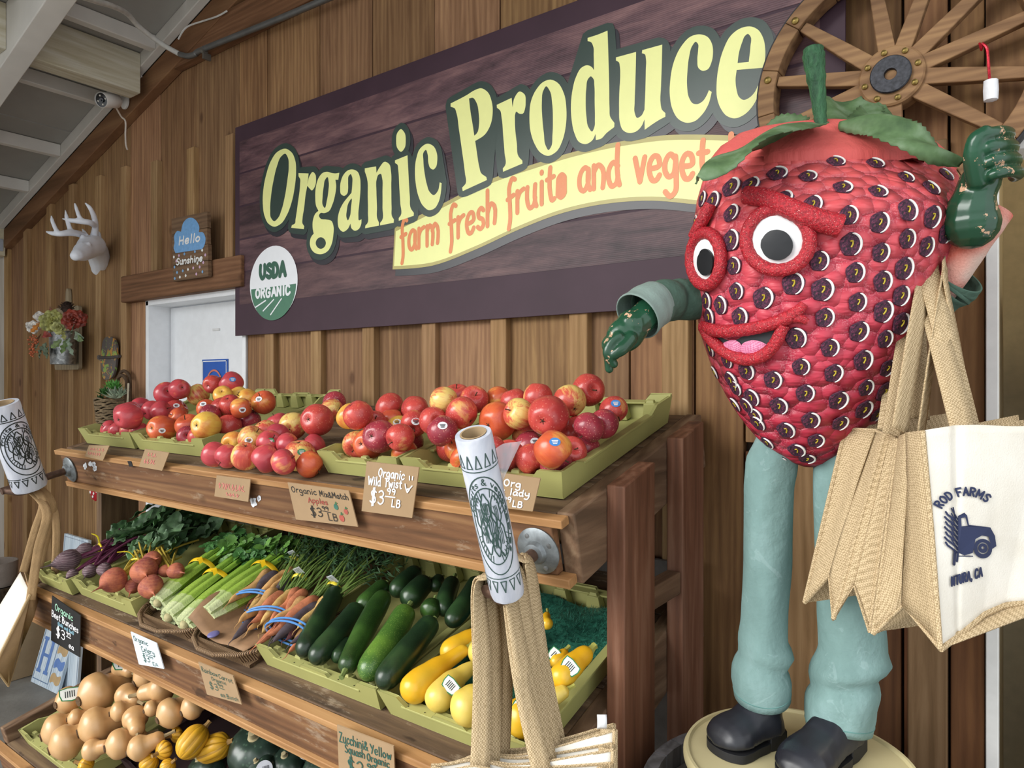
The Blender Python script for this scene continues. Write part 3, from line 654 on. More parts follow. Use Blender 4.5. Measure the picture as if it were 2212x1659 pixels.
# pipe arms on floor flanges, one at each end of the top rail
steel = plain('7f8588', .45, .7, var=.25, scale=60); rust = plain('5d473b', .6, .5, var=.3, scale=80)
DN = D1.rot.to_4x4()
def pipe_arm(x, L, wid):
    c = D1.P(x, -.027, -.07)
    M = Matrix.Translation(c) @ DN @ Matrix.Rotation(pi/2, 4, 'X')       # +z points out of the board
    m = MB(); m.lathe([(.001, 0), (.046, 0), (.047, .004), (.04, .008), (.024, .011), (.02, .02), (.014, .022), (.001, .022)], 28, M); fl = m.build('pipe_flange', steel, stand)
    for k in range(4):
        a = k*pi/2+.5; m = MB(); m.lathe([(.006, .006), (.0055, .0095), (.001, .0105)], 8, M @ Matrix.Translation((.034*cos(a), .034*sin(a), 0))); m.build('screw', plain('8a8d8f', .35, .8), fl)
    m = MB(); m.tube([M @ Vector((0, 0, .01)), M @ Vector((0, 0, L))], .0125, 14); m.build('pipe', rust, stand)
    return M
MR_, ML_ = pipe_arm(-.735, .165, 1), pipe_arm(LX+.06, .22, 1)

white_scrap = plain('dfe2e8', .7)
for px, py, n in ((190, 1002, 3), (205, 1008, 4), (544, 1084, 5), (556, 1082, 3)):
    rn = random.Random(px)
    for k in range(n):
        m = MB(); cx, cy = px+rn.uniform(-7, 7), py+rn.uniform(-8, 8); L = rn.uniform(5, 9)
        lp = [(cx+L*cos(a)*rn.uniform(.3, .6), cy+L*sin(a)*rn.uniform(.5, 1)) for a in [2*pi*i/9 for i in range(9)]]
        m.poly([lp], lambda a, b: hit(a, b, D1.P(0, -.0272, 0), D1.e)); m.build('paper_scrap', white_scrap, stand, smooth=False)
m = MB(); m.poly([[(275, 996), (283, 996), (287, 1008), (279, 1008)]], lambda a, b: hit(a, b, D1.P(0, -.0335, 0), D1.e)); m.build('black_tape', plain('1e1e20', .5), stand, smooth=False)

# ================================================================ green bulk crates
cg = plain('a3a264', .5, 0, .4, var=.06, scale=6)
def crate(name, label, D, x0, x1, w0, dep=.54, ht=.056, h0=.004, mat=None, notch=True, group='green bulk crates'):
    c = D.P((x0+x1)/2, w0, h0); o = thing(name, label, 'crate', c, group); m = MB(); T = .008
    fl = .014
    def B(a0, a1, b0, b1, c0, c1): dbox(m, D, a0, a1, b0, b1, h0+c0, h0+c1)
    def wallq(p0, p1, ha, hb, out):              # leaning wall panel between two floor corners, with a notched top
        pass
    b = .012
    B(x0+b, x1-b, w0+b, w0+dep-b, .004, .010)
    W_ = x1-x0
    # side walls (top rises to the back end), front and back walls with a stepped notch
    def wallprism(loop, place, th): m.prism(loop, place, th)
    for xs, sg in ((x0, 1), (x1, -1)):
        lp = [(b, .0), (dep-b, .0), (dep, ht+.012), (dep-.09, ht+.012), (dep-.12, ht-.006), (.09, ht-.006), (.06, ht+.004), (0, ht+.004)]
        m.prism(lp, lambda u, v, h, xs=xs, sg=sg: D.P(xs+sg*(h+b*(1-v/ht)), w0+u, h0+v), T)
        lp = [(-.0, 0), (dep, 0)]
    k = .06 if notch else .0
    for ws, sg, hh in ((w0, 1, ht), (w0+dep, -1, ht+.012)):
        lp = [(b, 0), (W_-b, 0), (W_, hh+.004), (W_-.055, hh+.004), (W_-.075, hh-.017), (W_*.62, hh-.017), (W_*.6, hh-.008), (W_*.4, hh-.008), (W_*.38, hh-.017), (.075, hh-.017), (.055, hh+.004), (0, hh+.004)]
        m.prism(lp, lambda u, v, h, ws=ws, sg=sg: D.P(x0+u, ws+sg*(h+b*(1-v/ht)), h0+v), T)
    # flange lips
    B(x0+.06, x1-.06, w0+.002, w0+.028, ht-.021, ht-.0165)
    B(x0+.06, x1-.06, w0+dep-.028, w0+dep-.002, ht-.004, ht+.0005)
    B(x0+.0005, x0+.022, w0+.09, w0+dep-.11, ht-.011, ht-.0055); B(x1-.022, x1-.0005, w0+.09, w0+dep-.11, ht-.011, ht-.0055)
    nn = max(3, int(W_/.085))
    m.cur = 1
    for i in range(8):
        p = D.P(x0+.03+(W_-.06)*i/7, w0+.009, h0+ht-.0158+(.0205 if (i in (0, 7)) else 0))
        m.lathe([(.0022, 0), (.001, .0004)], 8, Matrix.Translation(p) @ D.rot.to_4x4(), cap=True)
    body = m.build('body', [mat or cg, plain('2c2d18', .8)], o, bevel=.0016, fix=False)
    for ws in (w0+.03, w0+dep-.03):
        for i in range(nn):
            xc = x0+W_*(i+.5)/nn; top = ht-.018 if ws < w0+.1 else ht; m = MB(); rings = []
            for a, b_, hh in ((.022, .014, .012), (.016, .010, top), (.011, .007, top+.0005), (.009, .005, top+.008)):
                rings += [D.P(xc+q*a, ws+r*b_, h0+hh) for q, r in ((-1, -1), (1, -1), (1, 1), (-1, 1))]
            m.add(rings, [(k*4+q, k*4+(q+1) % 4, k*4+4+(q+1) % 4, k*4+4+q) for k in range(3) for q in range(4)]+[(3, 2, 1, 0), (12, 13, 14, 15)])
            m.build('stacking_lug', mat or cg, o, bevel=.0012)
    return o
crate('produce_crate', 'green crate at the far end of the top shelf under pink apples', D1, -2.80, -2.412, .04)
crate('produce_crate', 'green crate of orange-red apples under the white door end of the top shelf', D1, -2.405, -1.965, .04)
crate('produce_crate', 'narrow green crate behind the Wild Twist card on the top shelf', D1, -1.425, -1.146, .035)
crate('produce_crate', 'green crate of apples at the post end of the top shelf', D1, -1.138, -.705, .04)
crate('produce_crate', 'green crate of purple beets at the far end of the middle shelf', D2, -2.785, -2.516, .0)
crate('produce_crate', 'green crate of golden beets beside the celery', D2, -2.51, -2.11, .015)
crate('produce_crate', 'green crate full of zucchini on the middle shelf', D2, -1.512, -1.086, .03)
crate('produce_crate', 'green crate of yellow squash with dark netting', D2, -1.08, -.7, .03)
crate('produce_crate', 'green crate of butternut squash on the bottom tier', D3, -2.72, -2.27, .02)
crate('produce_crate', 'dark plum coloured crate of winter squash on the bottom tier', D3, -2.22, -1.72, .12, mat=plain('3a2a2b', .55), group='dark crates')
crate('produce_crate', 'dark crate under green pumpkins at the nearer part of the bottom tier', D3, -1.7, -1.2, .06, mat=plain('2e2a28', .55), group='dark crates')
# ================================================================ apples
def apple_mat(name, red, deep, yel, blush, speck=0.0, streak=.5):
    t = NT(name); v = t.mapping((1, 1, 1)); inf = t.n('ShaderNodeObjectInfo').outputs['Random']
    ad = t.n('ShaderNodeVectorMath'); ad.operation = 'ADD'; t.l(v, ad.inputs[0])
    cm = t.n('ShaderNodeCombineXYZ'); t.l(inf, cm.inputs[0]); t.l(t.math('MULTIPLY', inf, 3.1), cm.inputs[2]); t.l(cm.outputs[0], ad.inputs[1])
    big = t.noise(ad.outputs[0], 16, 2, .5)
    st = t.n('ShaderNodeVectorMath'); st.operation = 'MULTIPLY'; st.inputs[1].default_value = (150, 150, 9); t.l(v, st.inputs[0])
    sk = t.noise(st.outputs[0], 1.0, 3, .6, .6)
    f = t.math('ADD', t.math('MULTIPLY', big, 1-streak*.35), t.math('MULTIPLY', sk, streak*.35))
    c = t.ramp(f, [(blush-.1, yel), (blush, red), (.66, deep)])
    c = t.mix(t.math('MULTIPLY', t.ramp(sk, [(.5, 0.0), (.62, 1.0)]), .25), c, deep)
    if speck:
        vo = t.n('ShaderNodeTexVoronoi'); vo.inputs['Scale'].default_value = 170; t.l(v, vo.inputs['Vector'])
        c = t.mix(t.math('MULTIPLY', t.ramp(vo.outputs['Distance'], [(.16, 1.0), (.24, 0.0)]), speck), c, 'e9a58f')
    return t.out(c, .26, 0, .5, **{'Subsurface Weight': .06, 'Subsurface Radius': (.01, .004, .002)})
AM = {'d': apple_mat('dark_red_apple', 'ad3c47', '88303d', 'c05a4a', .32, .5), 'r': apple_mat('red_apple', 'cb5046', 'ad3c3b', 'dfa765', .41, .35),
      'p': apple_mat('pink_red_apple', 'c94d52', 'a93d48', 'e09a60', .42, 0), 'o': apple_mat('orange_red_apple', 'd3663c', 'bd4d36', 'e3a150', .46, 0),
      'y': apple_mat('golden_blush_apple', 'e3a54c', 'd47a40', 'e8bc55', .56, 0, .3), 'b': apple_mat('yellow_red_apple', 'cf5f49', 'bb4440', 'e3c472', .53, 0, .8)}
def apple_prof():
    p = []
    for i in range(21):
        th = pi*i/20; r = sin(th)**.86; z = -cos(th)
        r *= 1+.06*z; zz = z*.92
        d = math.exp(-(r/.30)**2); zz += (-.26*d if z > 0 else .17*d); p.append((max(r, .0008), zz))
    return p
def apple_mesh(m):
    mb = MB(); mb.lathe([(r*.039, z*.039) for r, z in apple_prof()], 26, cap=True, mod=lambda a, z: 1+.022*cos(5*a)*(.5-z/.078)+.012*cos(2*a+1)); return mb.build('apple', m)
stemm = plain('4c3722', .8)
stick = {'w': plain('e9eaec', .4, var=.05), 'u': plain('3f7fc0', .4), 'g': plain('3f8a55', .4)}
PX = """t1 271 905 29 p|306 908 28 p|303 880 22 p|330 886 22 p|362 855 28 p|361 889 24 p|408 850 22 p|392 843 17 p|448 853 25 pb|409 876 27 r w|228 932 17 p|250 933 17 p|278 934 19 p|305 936 16 p
t2 460 830 20 r|500 829 26 p u|483 857 20 y|511 855 22 y|535 862 23 y|567 875 28 o w|613 888 24 o w|447 883 22 o w|480 880 25 r|501 886 24 r|541 899 27 d|495 915 27 r|448 926 31 y|407 921 28 o w|384 902 19 o|457 895 20 d|347 926 33 o w|395 951 16 d|418 954 16 r
mix 464 982 27 p|491 985 26 p|530 985 30 b|575 990 31 p|612 998 26 p|650 990 37 b g|688 1012 18 o|505 956 19 y|543 948 28 b w|583 956 26 p g|572 930 23 b|600 914 19 p|632 920 32 b|621 962 25 p|684 911 36 r|674 961 26 p|600 937 20 p|721 870 26 d w|716 886 24 b
t3 747 900 28 y|776 906 32 r|719 953 32 b|758 959 34 o|805 963 36 d|868 965 38 d|828 882 33 r|810 920 26 r|855 928 30 y w|848 905 27 o|886 888 31 r|894 916 27 r w|921 957 31 r|920 994 26 o|900 888 22 r
t4 923 861 30 r|962 867 29 b|1023 864 31 r|998 892 34 r|938 907 26 r|955 929 33 d w|1078 863 27 o|1074 910 44 o|1110 866 27 r|1162 857 32 r|1121 894 34 b|1184 899 44 r|1234 871 36 b|1270 843 37 r|1325 887 34 r u|1299 918 35 d|1262 937 41 r w|1142 954 33 r|1103 990 31 r|1211 974 41 o u|1160 993 42 d w|1346 937 23 d|1311 962 21 d|1276 986 28 r|1239 1015 25 d|984 976 29 o|997 995 22 o|955 983 20 r|1060 975 30 r|1040 1000 26 p|1180 1020 22 d|1130 1030 20 r"""
AR = random.Random(11)
zone = {'t1': 'of the farthest crate', 't2': 'by the white door', 'mix': 'of the loose pile', 't3': 'above Wild Twist card', 't4': 'by the posts'}
ap = []
for row in PX.split('\n'):
    zn, rest = row.split(' ', 1)
    for it in rest.split('|'):
        q = it.split(); px, py, r = map(float, q[:3]); c = q[3][-1] if len(q[3]) > 1 else q[3]
        P = D1.hit(px, py, .05, .36); dv = ray(px, py); R = max(.033, min(.045, r*(P-CAM).dot(VV)/F))
        ap.append(dict(z=zn, px=px, py=py, R=R, p=P, d=dv, t0=(P-CAM).dot(VV), c=c, s=q[4] if len(q) > 4 else ''))
BAYS = ((-2.80, -2.412), (-2.405, -1.965), (-1.425, -1.146), (-1.138, -.705))
for it in range(140):                           # settle the heap: touching apples give way mostly in depth, and none sinks into deck, crates or wall
    for i, a in enumerate(ap):
        for b in ap[i+1:]:
            d = b['p']-a['p']; L = d.length; need = (a['R']+b['R'])*.985
            if L < need:
                u = d/max(L, 1e-6); u = (u+VV*(VV.dot(u)*3+(.25 if a['py'] > b['py'] else -.25))).normalized(); s_ = (need-L)*.35
                a['p'] = a['p']-u*s_; b['p'] = b['p']+u*s_
    for a in ap:
        if it < 115:
            t = min(max((a['p']-CAM).dot(VV), a['t0']-.07), a['t0']+.09); a['p'] = a['p'].lerp(CAM+a['d']*t, .22)
        x, w, h = D1.xw(a['p']); h = max(h, a['R']*.96+(.018 if a['z'] != 'mix' else .001))
        if h < .07+a['R']*.4:
            for xa, xb in BAYS:
                if xa-.02 < x < xb+.02:
                    if a['z'] == 'mix':
                        if h < .06: x = xb+.014+a['R'] if abs(x-xb) < abs(x-xa) else xa-.014-a['R']
                    else: x = min(max(x, xa+.014+a['R']*.97), xb-.014-a['R']*.97); w = max(w, .062+a['R']*.93)
        if a['z'] != 'mix':
            bz = BAYS[('t1', 't2', 't3', 't4').index(a['z'])]; x = min(max(x, bz[0]+a['R']*.55), bz[1]-a['R']*.55)
        a['p'] = D1.P(x, w, h); a['p'].y = min(a['p'].y, -.035-a['R'])
apple_proto = {}
for k, m in AM.items():
    o = apple_mesh(m); o.name = 'apple'
    sm = MB(); sm.tube(curve3([(0, 0, .02), (.001, 0, .03), (.004, .001, .039)], 3), [.0016]*4+[.0014]*2+[.0022], 6); sm.build('stem', stemm, o)
    sm = MB()
    for q in range(5):
        a = 2*pi*q/5; sm.add([(.003*cos(a-.4), .003*sin(a-.4), -.0300), (.003*cos(a+.4), .003*sin(a+.4), -.0300), (.0065*cos(a), .0065*sin(a), -.0325)], [(0, 1, 2)])
    sm.ball((0, 0, -.0285), .003, 8, 5); sm.build('calyx', plain('3b2c1c', .9), o, fix=False)
    apple_proto[k] = o
cname = {'d': 'dark crimson apple', 'r': 'red speckled apple', 'p': 'glossy pink-red apple', 'o': 'orange-red apple', 'y': 'golden-orange apple', 'b': 'yellow red-streaked apple'}
sname = {'w': 'white sticker', 'u': 'blue sticker', 'g': 'green sticker'}
def ordinal(n): return ('', 'first', 'second', 'third', 'fourth', 'fifth', 'sixth', 'seventh', 'eighth', 'ninth', 'tenth', 'eleventh', 'twelfth')[n]
for zn in zone:                                 # rows are read along the heap, lowest first
    g = sorted((a for a in ap if a['z'] == zn), key=lambda a: -a['py']+.12*a['px']); n = max(2, round(len(g)/5.5))
    for i, a in enumerate(g): a['row'] = i*n//len(g)
    for r in range(n):
        row = sorted((a for a in g if a['row'] == r), key=lambda a: a['px'])
        for i, a in enumerate(row): a['i'] = i+1
        for a in row:
            rn = 'lowest row' if r == 0 else ('top row' if r == n-1 else ordinal(r+1)+' row up')
            a['lab'] = '%s%s, %s in the %s %s' % (cname[a['c']], ' with '+sname[a['s']] if a['s'] else '', ordinal(a['i']), rn, zone[zn])
used = set()
for a in ap:
    pr = apple_proto[a['c']]
    o = pr if a['c'] not in used else clone(pr)
    used.add(a['c'])
    # most apples lie on their side, calyx or stem turned to the shopper
    tl = Vector((AR.uniform(-1, 1), AR.uniform(-1.2, .6), AR.uniform(-.9, .9)))
    if (a['px'], a['py']) in ((1184, 899), (805, 963), (868, 965), (758, 959), (684, 911), (306, 908), (448, 926), (347, 926)): tl = -Vector((.25, -1, -.25 if AR.random() < .5 else .1))
    o.rotation_mode = 'QUATERNION'; o.rotation_quaternion = tl.to_track_quat('Z', 'Y') @ Quaternion((0, 0, 1), AR.uniform(0, 6))
    o.location = a['p']; s_ = a['R']/.039; o.scale = (s_*AR.uniform(.97, 1.02), s_*AR.uniform(.97, 1.02), s_*AR.uniform(.95, 1.1))
    tag(o, a['lab'], 'apple', 'apples '+zone[a['z']])
    a['o'] = o
for a in ap:
    o = a['o']
    if a['s']:
        v = (CAM-a['p']).normalized(); v = (v+Vector((AR.uniform(-.55, .55), 0, AR.uniform(-.3, .6)))).normalized()
        qm = v.to_track_quat('Z', 'Y'); m = MB(); Rr = a['R']*1.0
        def sp(u, v_): q = Vector((u, v_, 0)); L = q.length; return (qm @ Vector((u, v_, sqrt(max(Rr*Rr-L*L, 0))+.0)))*1.025
        m.poly([ell(0, 0, .0105, .0085, 16)], lambda u, v_: sp(u, v_)); m.cur = 1
        for k in range(3): m.poly([[(-.006+.001*k, .003-.003*k), (.006-.001*k, .003-.003*k), (.006-.001*k, .0014-.003*k), (-.006+.001*k, .0014-.003*k)]], lambda u, v_: sp(u, v_)*1.01)
        st_ = m.build('sticker', [stick[a['s']], plain('dfe3e8' if a['s'] != 'w' else '43464c', .4)], None, fix=False)
        st_.parent = o; st_.matrix_parent_inverse = (Matrix.Translation(o.location) @ o.rotation_quaternion.to_matrix().to_4x4() @ Matrix.Diagonal((*o.scale, 1))).inverted(); st_.location = o.location
# ================================================================ vegetables on the middle tier
VR = random.Random(5)
def veg_mat(name, base, dark, light, speck, scale=60, rough=.3, stripes=0, amount=.35):
    t = NT(name); v = t.mapping((1, 1, 1))
    c = t.ramp(t.noise(v, 9, 3, .6), [(.3, dark), (.52, base), (.75, light)])
    vo = t.n('ShaderNodeTexVoronoi'); vo.inputs['Scale'].default_value = scale*5; t.l(v, vo.inputs['Vector'])
    c = t.mix(t.math('MULTIPLY', t.ramp(vo.outputs['Distance'], [(.15, 1.0), (.3, 0.0)]), amount), c, speck)
    sc = t.noise(t.mapping((6, 6, 40)), 3, 4, .7); c = t.mix(t.math('MULTIPLY', t.ramp(sc, [(.66, 0.0), (.74, 1.0)]), .35), c, light)
    return t.out(c, rough, 0, .5)
zk = veg_mat('dark_zucchini_skin', '1f331f', '121f15', '34502c', '4a6a3c', amount=.22)
zk2 = veg_mat('mid_zucchini_skin', '2a451d', '1b3116', '42652a', '62863c', amount=.3)
zk3 = veg_mat('light_zucchini_skin', '466a2a', '2f5220', '6b9035', 'a5c060', amount=.5)
yw = veg_mat('yellow_squash_skin', 'e0ac22', 'd79a1c', 'e6bd3c', 'd0902a', amount=.12)
yp = veg_mat('pale_yellow_squash_skin', 'dcc057', 'd3b145', 'e3cd70', 'c9a23c', amount=.12)
def long_veg(name, label, cat, group, p0, p1, r, m, prof, stem_at=1, bend=0, stemmat=None, stemr=.35, stemlen=.02, loc=None, mod=None):
    """p0 blossom end, p1 stem end; prof: radius factors from p0 to p1"""
    p0, p1 = Vector(p0), Vector(p1); ax = p1-p0; L = ax.length; up = Vector((0, 0, 1)); sd = ax.cross(up).normalized()
    n = 22; pts = []; rad = []
    for i in range(n+1):
        t = (1-cos(pi*i/n))/2; pts.append(p0+ax*t+sd*(sin(pi*t)*bend)); k = t*(len(prof)-1); j = min(int(k), len(prof)-2); u = k-j
        ef = min(1, sqrt(max(0, 1-(1-min(1, t*L/(r*.9)))**2)), 1); eb = min(1, sqrt(max(0, 1-(1-min(1, (1-t)*L/(r*prof[-1]*.9)))**2)))
        rad.append(max(.0006, r*lerp(prof[j], prof[j+1], u*u*(3-2*u))*max(.02, min(ef, eb))))
    o = MB(); o.tube(pts, rad, 20)
    ob = o.build(name, m, None, loc=(p0+p1)/2); tag(ob, label, cat, group)
    if stemlen:
        d = ax.normalized(); e = pts[-1]; s = MB(); sr = r*prof[-1]*stemr
        s.tube([e-d*.006, e+d*.003, e+d*stemlen*.6, e+d*stemlen], [sr*1.25, sr*.95, sr*.8, sr*.95], 6)
        s.build('stem', stemmat or plain('6f7f45', .7), ob, loc=(p0+p1)/2)
    return ob
def onD(D, px, py, h, slope=0): return D.hit(px, py, h, slope)
def zp(x, y): return 500+x/3.687, 1100+y/3.687
ZZ = [((560, 1160), (840, 640), 85, zk, .05, 'dark zucchini nearest the carrots, front row'), ((640, 1215), (1010, 770), 85, zk, .05, 'dark zucchini with pale scars, second from the carrots'),
      ((905, 1285), (1225, 670), 84, zk2, .07, 'mid-green zucchini with its stem end facing out, middle of front row'), ((1050, 1340), (1400, 790), 104, zk3, .07, 'lightest speckled green zucchini in the crate'),
      ((1180, 1410), (1610, 880), 98, zk, .07, 'dark blue-green zucchini beside the crate divider to the squash'), ((1010, 800), (1230, 590), 72, zk2, .04, 'green zucchini behind the mid-green one, beside the carrot tags'),
      ((1290, 680), (1500, 480), 72, zk, .03, 'almost black zucchini at the far back corner of the crate'), ((1390, 760), (1570, 560), 88, zk, .04, 'fat dark zucchini in the middle of the back row'),
      ((1560, 850), (1610, 740), 80, zk2, .05, 'short speckled zucchini standing behind the lightest one'), ((1690, 830), (1770, 560), 72, zk, .035, 'dark zucchini, second from the divider in the back row'),
      ((1730, 920), (1960, 560), 76, zk, .05, 'scuffed dark zucchini leaning along the divider'), ((830, 1210), (960, 1040), 58, zk, .02, 'dark zucchini lying low under the front row'), ((1620, 640), (1680, 540), 52, zk, .02, 'small dark zucchini end showing at the back wall')]
for (a, b, r, m, h, lab) in ZZ:
    p0 = onD(D2, *zp(*a), .035+h*.6, .12); p1 = onD(D2, *zp(*b), .035+h*.6, .12); d = ((p0+p1)/2-CAM).dot(VV)
    fs = 'stem end facing' in lab
    R = r/3.687*d/F*1.06
    if fs: p0, p1 = p1, p0
    long_veg('zucchini', lab, 'zucchini', 'zucchini in the green crate', p0, p1, R, m, (.86, 1.02, 1.0, .93, .84), bend=VR.uniform(-.008, .008), stemr=.3, stemlen=.022 if fs or VR.random() < .35 else .006)
def yq(x, y): return 800+x/3.615, 1200+y/3.615
YY = [((265, 1110), (760, 720), 105, yw, .04, (1, 1.0, .8, .52, .42), 'bright yellow crookneck squash lying against the crate divider'), ((480, 1190), (820, 850), 100, yp, .03, (1, 1, .9, .6, .4), 'pale yellow squash with a green-edged label, second from the divider'),
      ((640, 1260), (960, 1000), 125, yp, .04, (1, 1.05, 1, .7, .4), 'big pale lemon squash at the front of the crate'), ((560, 800), (960, 550), 85, yw, .02, (.9, 1, .85, .6, .5), 'yellow squash behind the crookneck along the divider'),
      ((830, 830), (1010, 540), 92, yp, .03, (.9, 1, .8, .5, .4), 'yellow squash with pale round tip beside the bag straps'), ((1060, 1340), (1330, 1100), 135, yw, .04, (1, 1.05, .95, .7, .5), 'large yellow squash with a label between the two bag straps'),
      ((1140, 1020), (1330, 790), 105, yw, .03, (.95, 1, .85, .6, .4), 'yellow squash behind the large one between the straps'), ((1440, 1010), (1720, 735), 88, yw, .06, (1, 1, .95, .8, .62), 'long yellow squash with a label against the crate end'),
      ((1400, 850), (1520, 740), 52, yw, .02, (1, 1, .9, .8, .6), 'small yellow squash tip beside the long labelled one'), ((1400, 1120), (1545, 1040), 60, yp, .05, (1, 1, .9, .8, .55), 'small squash end with green stem poking past the strap'),
      ((1200, 640), (1180, 500), 75, yw, .02, (1, 1, .8, .6, .4), 'yellow squash half hidden behind the straps'), ((1400, 560), (1385, 450), 42, yw, .03, (1, 1, .8, .7, .5), 'small round yellow squash end at the back netting')]
lblm = [plain('e6ebe6', .4), plain('2f7d4a', .4), plain('3a3f42', .4)]
def leaf_label(ob, c, n, up, w=.019, kind=0):
    n = Vector(n).normalized(); u = Vector(up).cross(n).normalized(); v = n.cross(u); m = MB()
    m.poly([[(-1, .8), (-.3, .95), (.9, .75), (1, .1), (.8, -.8), (.1, -1), (-.8, -.75), (-1, 0)]], lambda a, b: c+u*a*w+v*b*w*.75); m.cur = 1
    lp = [(-1, .8), (-.3, .95), (.9, .75), (1, .1), (.8, -.8), (.1, -1), (-.8, -.75), (-1, 0)]; 
    m.poly([[(a*1.12, b*1.16) for a, b in lp]], lambda a, b: c-n*.0004+u*a*w+v*b*w*.75); m.cur = 2
    for k in range(5): m.poly([[(-.55+k*.22, .5), (-.45+k*.22, .5), (-.45+k*.22, -.5), (-.55+k*.22, -.5)]], lambda a, b: c+n*.0004+u*a*w+v*b*w*.75)
    b = m.build('price_sticker', lblm, ob, loc=world_loc(ob), smooth=False, fix=False)
ybs = []
for (a, b, r, m, h, pf, lab) in YY:
    p0 = onD(D2, *yq(*a), .038+h*.7, .12); p1 = onD(D2, *yq(*b), .04+h*.7, .12); d = ((p0+p1)/2-CAM).dot(VV)
    ob = long_veg('yellow_squash', lab, 'squash', 'yellow squash in the green crate', p0, p1, r/3.615*d/F*1.12, m, pf, bend=VR.uniform(-.01, .01), stemmat=plain('9c9a4a', .7), stemr=.55, stemlen=.014)
    if 'label' in lab:
        cpt = p0.lerp(p1, .42); R_ = r/3.615*d/F*1.13; n_ = (CAM-cpt).normalized(); n_ = (n_+Vector((0, 0, .25))).normalized(); leaf_label(ob, cpt+n_*R_*1.0, n_, (p1-p0), .017)
# dark green netting under the squash
net = MB(); NW = random.Random(3)
x0, x1, w0, w1 = -1.05, -.732, .082, .515
for i in range(8500):
    x = NW.uniform(x0, x1); w = NW.uniform(w0, w1); h = .026+.008*sin(x*31)*sin(w*27)+.018/(1+math.exp(-(w-.36)*40))
    p = D2.P(x, w, h); a = NW.uniform(0, 2*pi); d = D2.rot @ Vector((cos(a), sin(a), NW.uniform(.1, .9)))*.008; s_ = d.cross(D2.n).normalized()*.0006
    net.add([p-s_, p+s_, p+d+s_*.5, p+d-s_*.5], [(0, 1, 2, 3)])
net.grid(lambda u, v: D2.P(lerp(x0, x1, u), lerp(w0, w1, v), .026+.008*sin(lerp(x0, x1, u)*31)*sin(lerp(w0, w1, v)*27)+.018/(1+math.exp(-(lerp(w0, w1, v)-.36)*40))), 24, 30)
tag(net.build('packing_net', plain('2f6a58', .35, 0, .5, var=.5, scale=90), fix=False, smooth=False), 'dark green plastic netting lining the crate of yellow squash', 'netting', None, 'stuff')

# ---- celery
cel = NT('celery_stalk'); v = cel.mapping((1, 1, 1)); at = cel.attr('tint')
cc = cel.mix(1.0, at, cel.ramp(cel.noise(cel.mapping((40, 40, 3), 'Object'), 8, 4), [(.3, 'cfcfcf'), (.7, 'ffffff')]), 'MULTIPLY'); celm = cel.out(cc, .4, 0, .4, **{'Subsurface Weight': .1, 'Subsurface Radius': (.01, .01, .003)})
def leafm(name, c, back=.7, rough=.5):
    t = NT(name); v = t.mapping((1, 1, 1)); base = lin(c)
    cc = t.ramp(t.noise(v, 40, 3), [(.3, tuple(int(int(c[i:i+2], 16)*.75) for i in (0, 2, 4))), (.7, tuple(min(255, int(int(c[i:i+2], 16)*1.2)) for i in (0, 2, 4)))])
    return t.out(cc, rough, 0, .4)
celeaf = leafm('celery_leaf', '5f8a3e'); celeaf2 = leafm('celery_leaf_dark', '3f6a35')
def spray(mb, p, d, size, rnd, n=5):            # toothed celery-type leaflet clusters
    d = d.normalized(); s = d.cross(Vector((rnd.uniform(-.3, .3), rnd.uniform(-.3, .3), 1))).normalized(); nn = s.cross(d)
    for k in range(n):
        a = (k-(n-1)/2)*.75+rnd.uniform(-.15, .15); dd = (d*cos(a)+s*sin(a)+nn*rnd.uniform(-.3, .45)).normalized(); ss = (dd.cross(nn)).normalized()
        L = size*rnd.uniform(.7, 1.1)*(1.15 if k == n//2 else .85); rows = []
        out = [(0, .04), (.2, .16), (.35, .42), (.42, .3), (.6, .5), (.68, .32), (.85, .33), (.9, .14), (1, 0)]
        up_ = [p+dd*(L*t)+ss*(L*w)+nn*(L*.12*sin(t*3+k)) for t, w in out]; dn = [p+dd*(L*t)-ss*(L*w)+nn*(L*.12*sin(t*3+k)) for t, w in out]; mid = [p+dd*(L*t)+nn*(L*(.12*sin(t*3+k)-.05)) for t, w in out]
        m = len(out); mb.add(up_+mid+dn, [(i, i+1, m+i+1, m+i) for i in range(m-1)]+[(m+i, m+i+1, 2*m+i+1, 2*m+i) for i in range(m-1)])
def cq(x, y): return x/3.197, 1140+y/3.197
CL = [((1090, 520), (1640, 130), .055, 'celery bunch nearest the golden beets, yellow band around it'), ((1165, 620), (1760, 190), .05, 'second celery bunch from the beets, lying low with a yellow band'), ((1275, 670), (1900, 210), .05, 'third celery bunch from the beets, root end lowest'), ((1425, 600), (2060, 170), .075, 'celery bunch lying on top beside the carrot paper')]
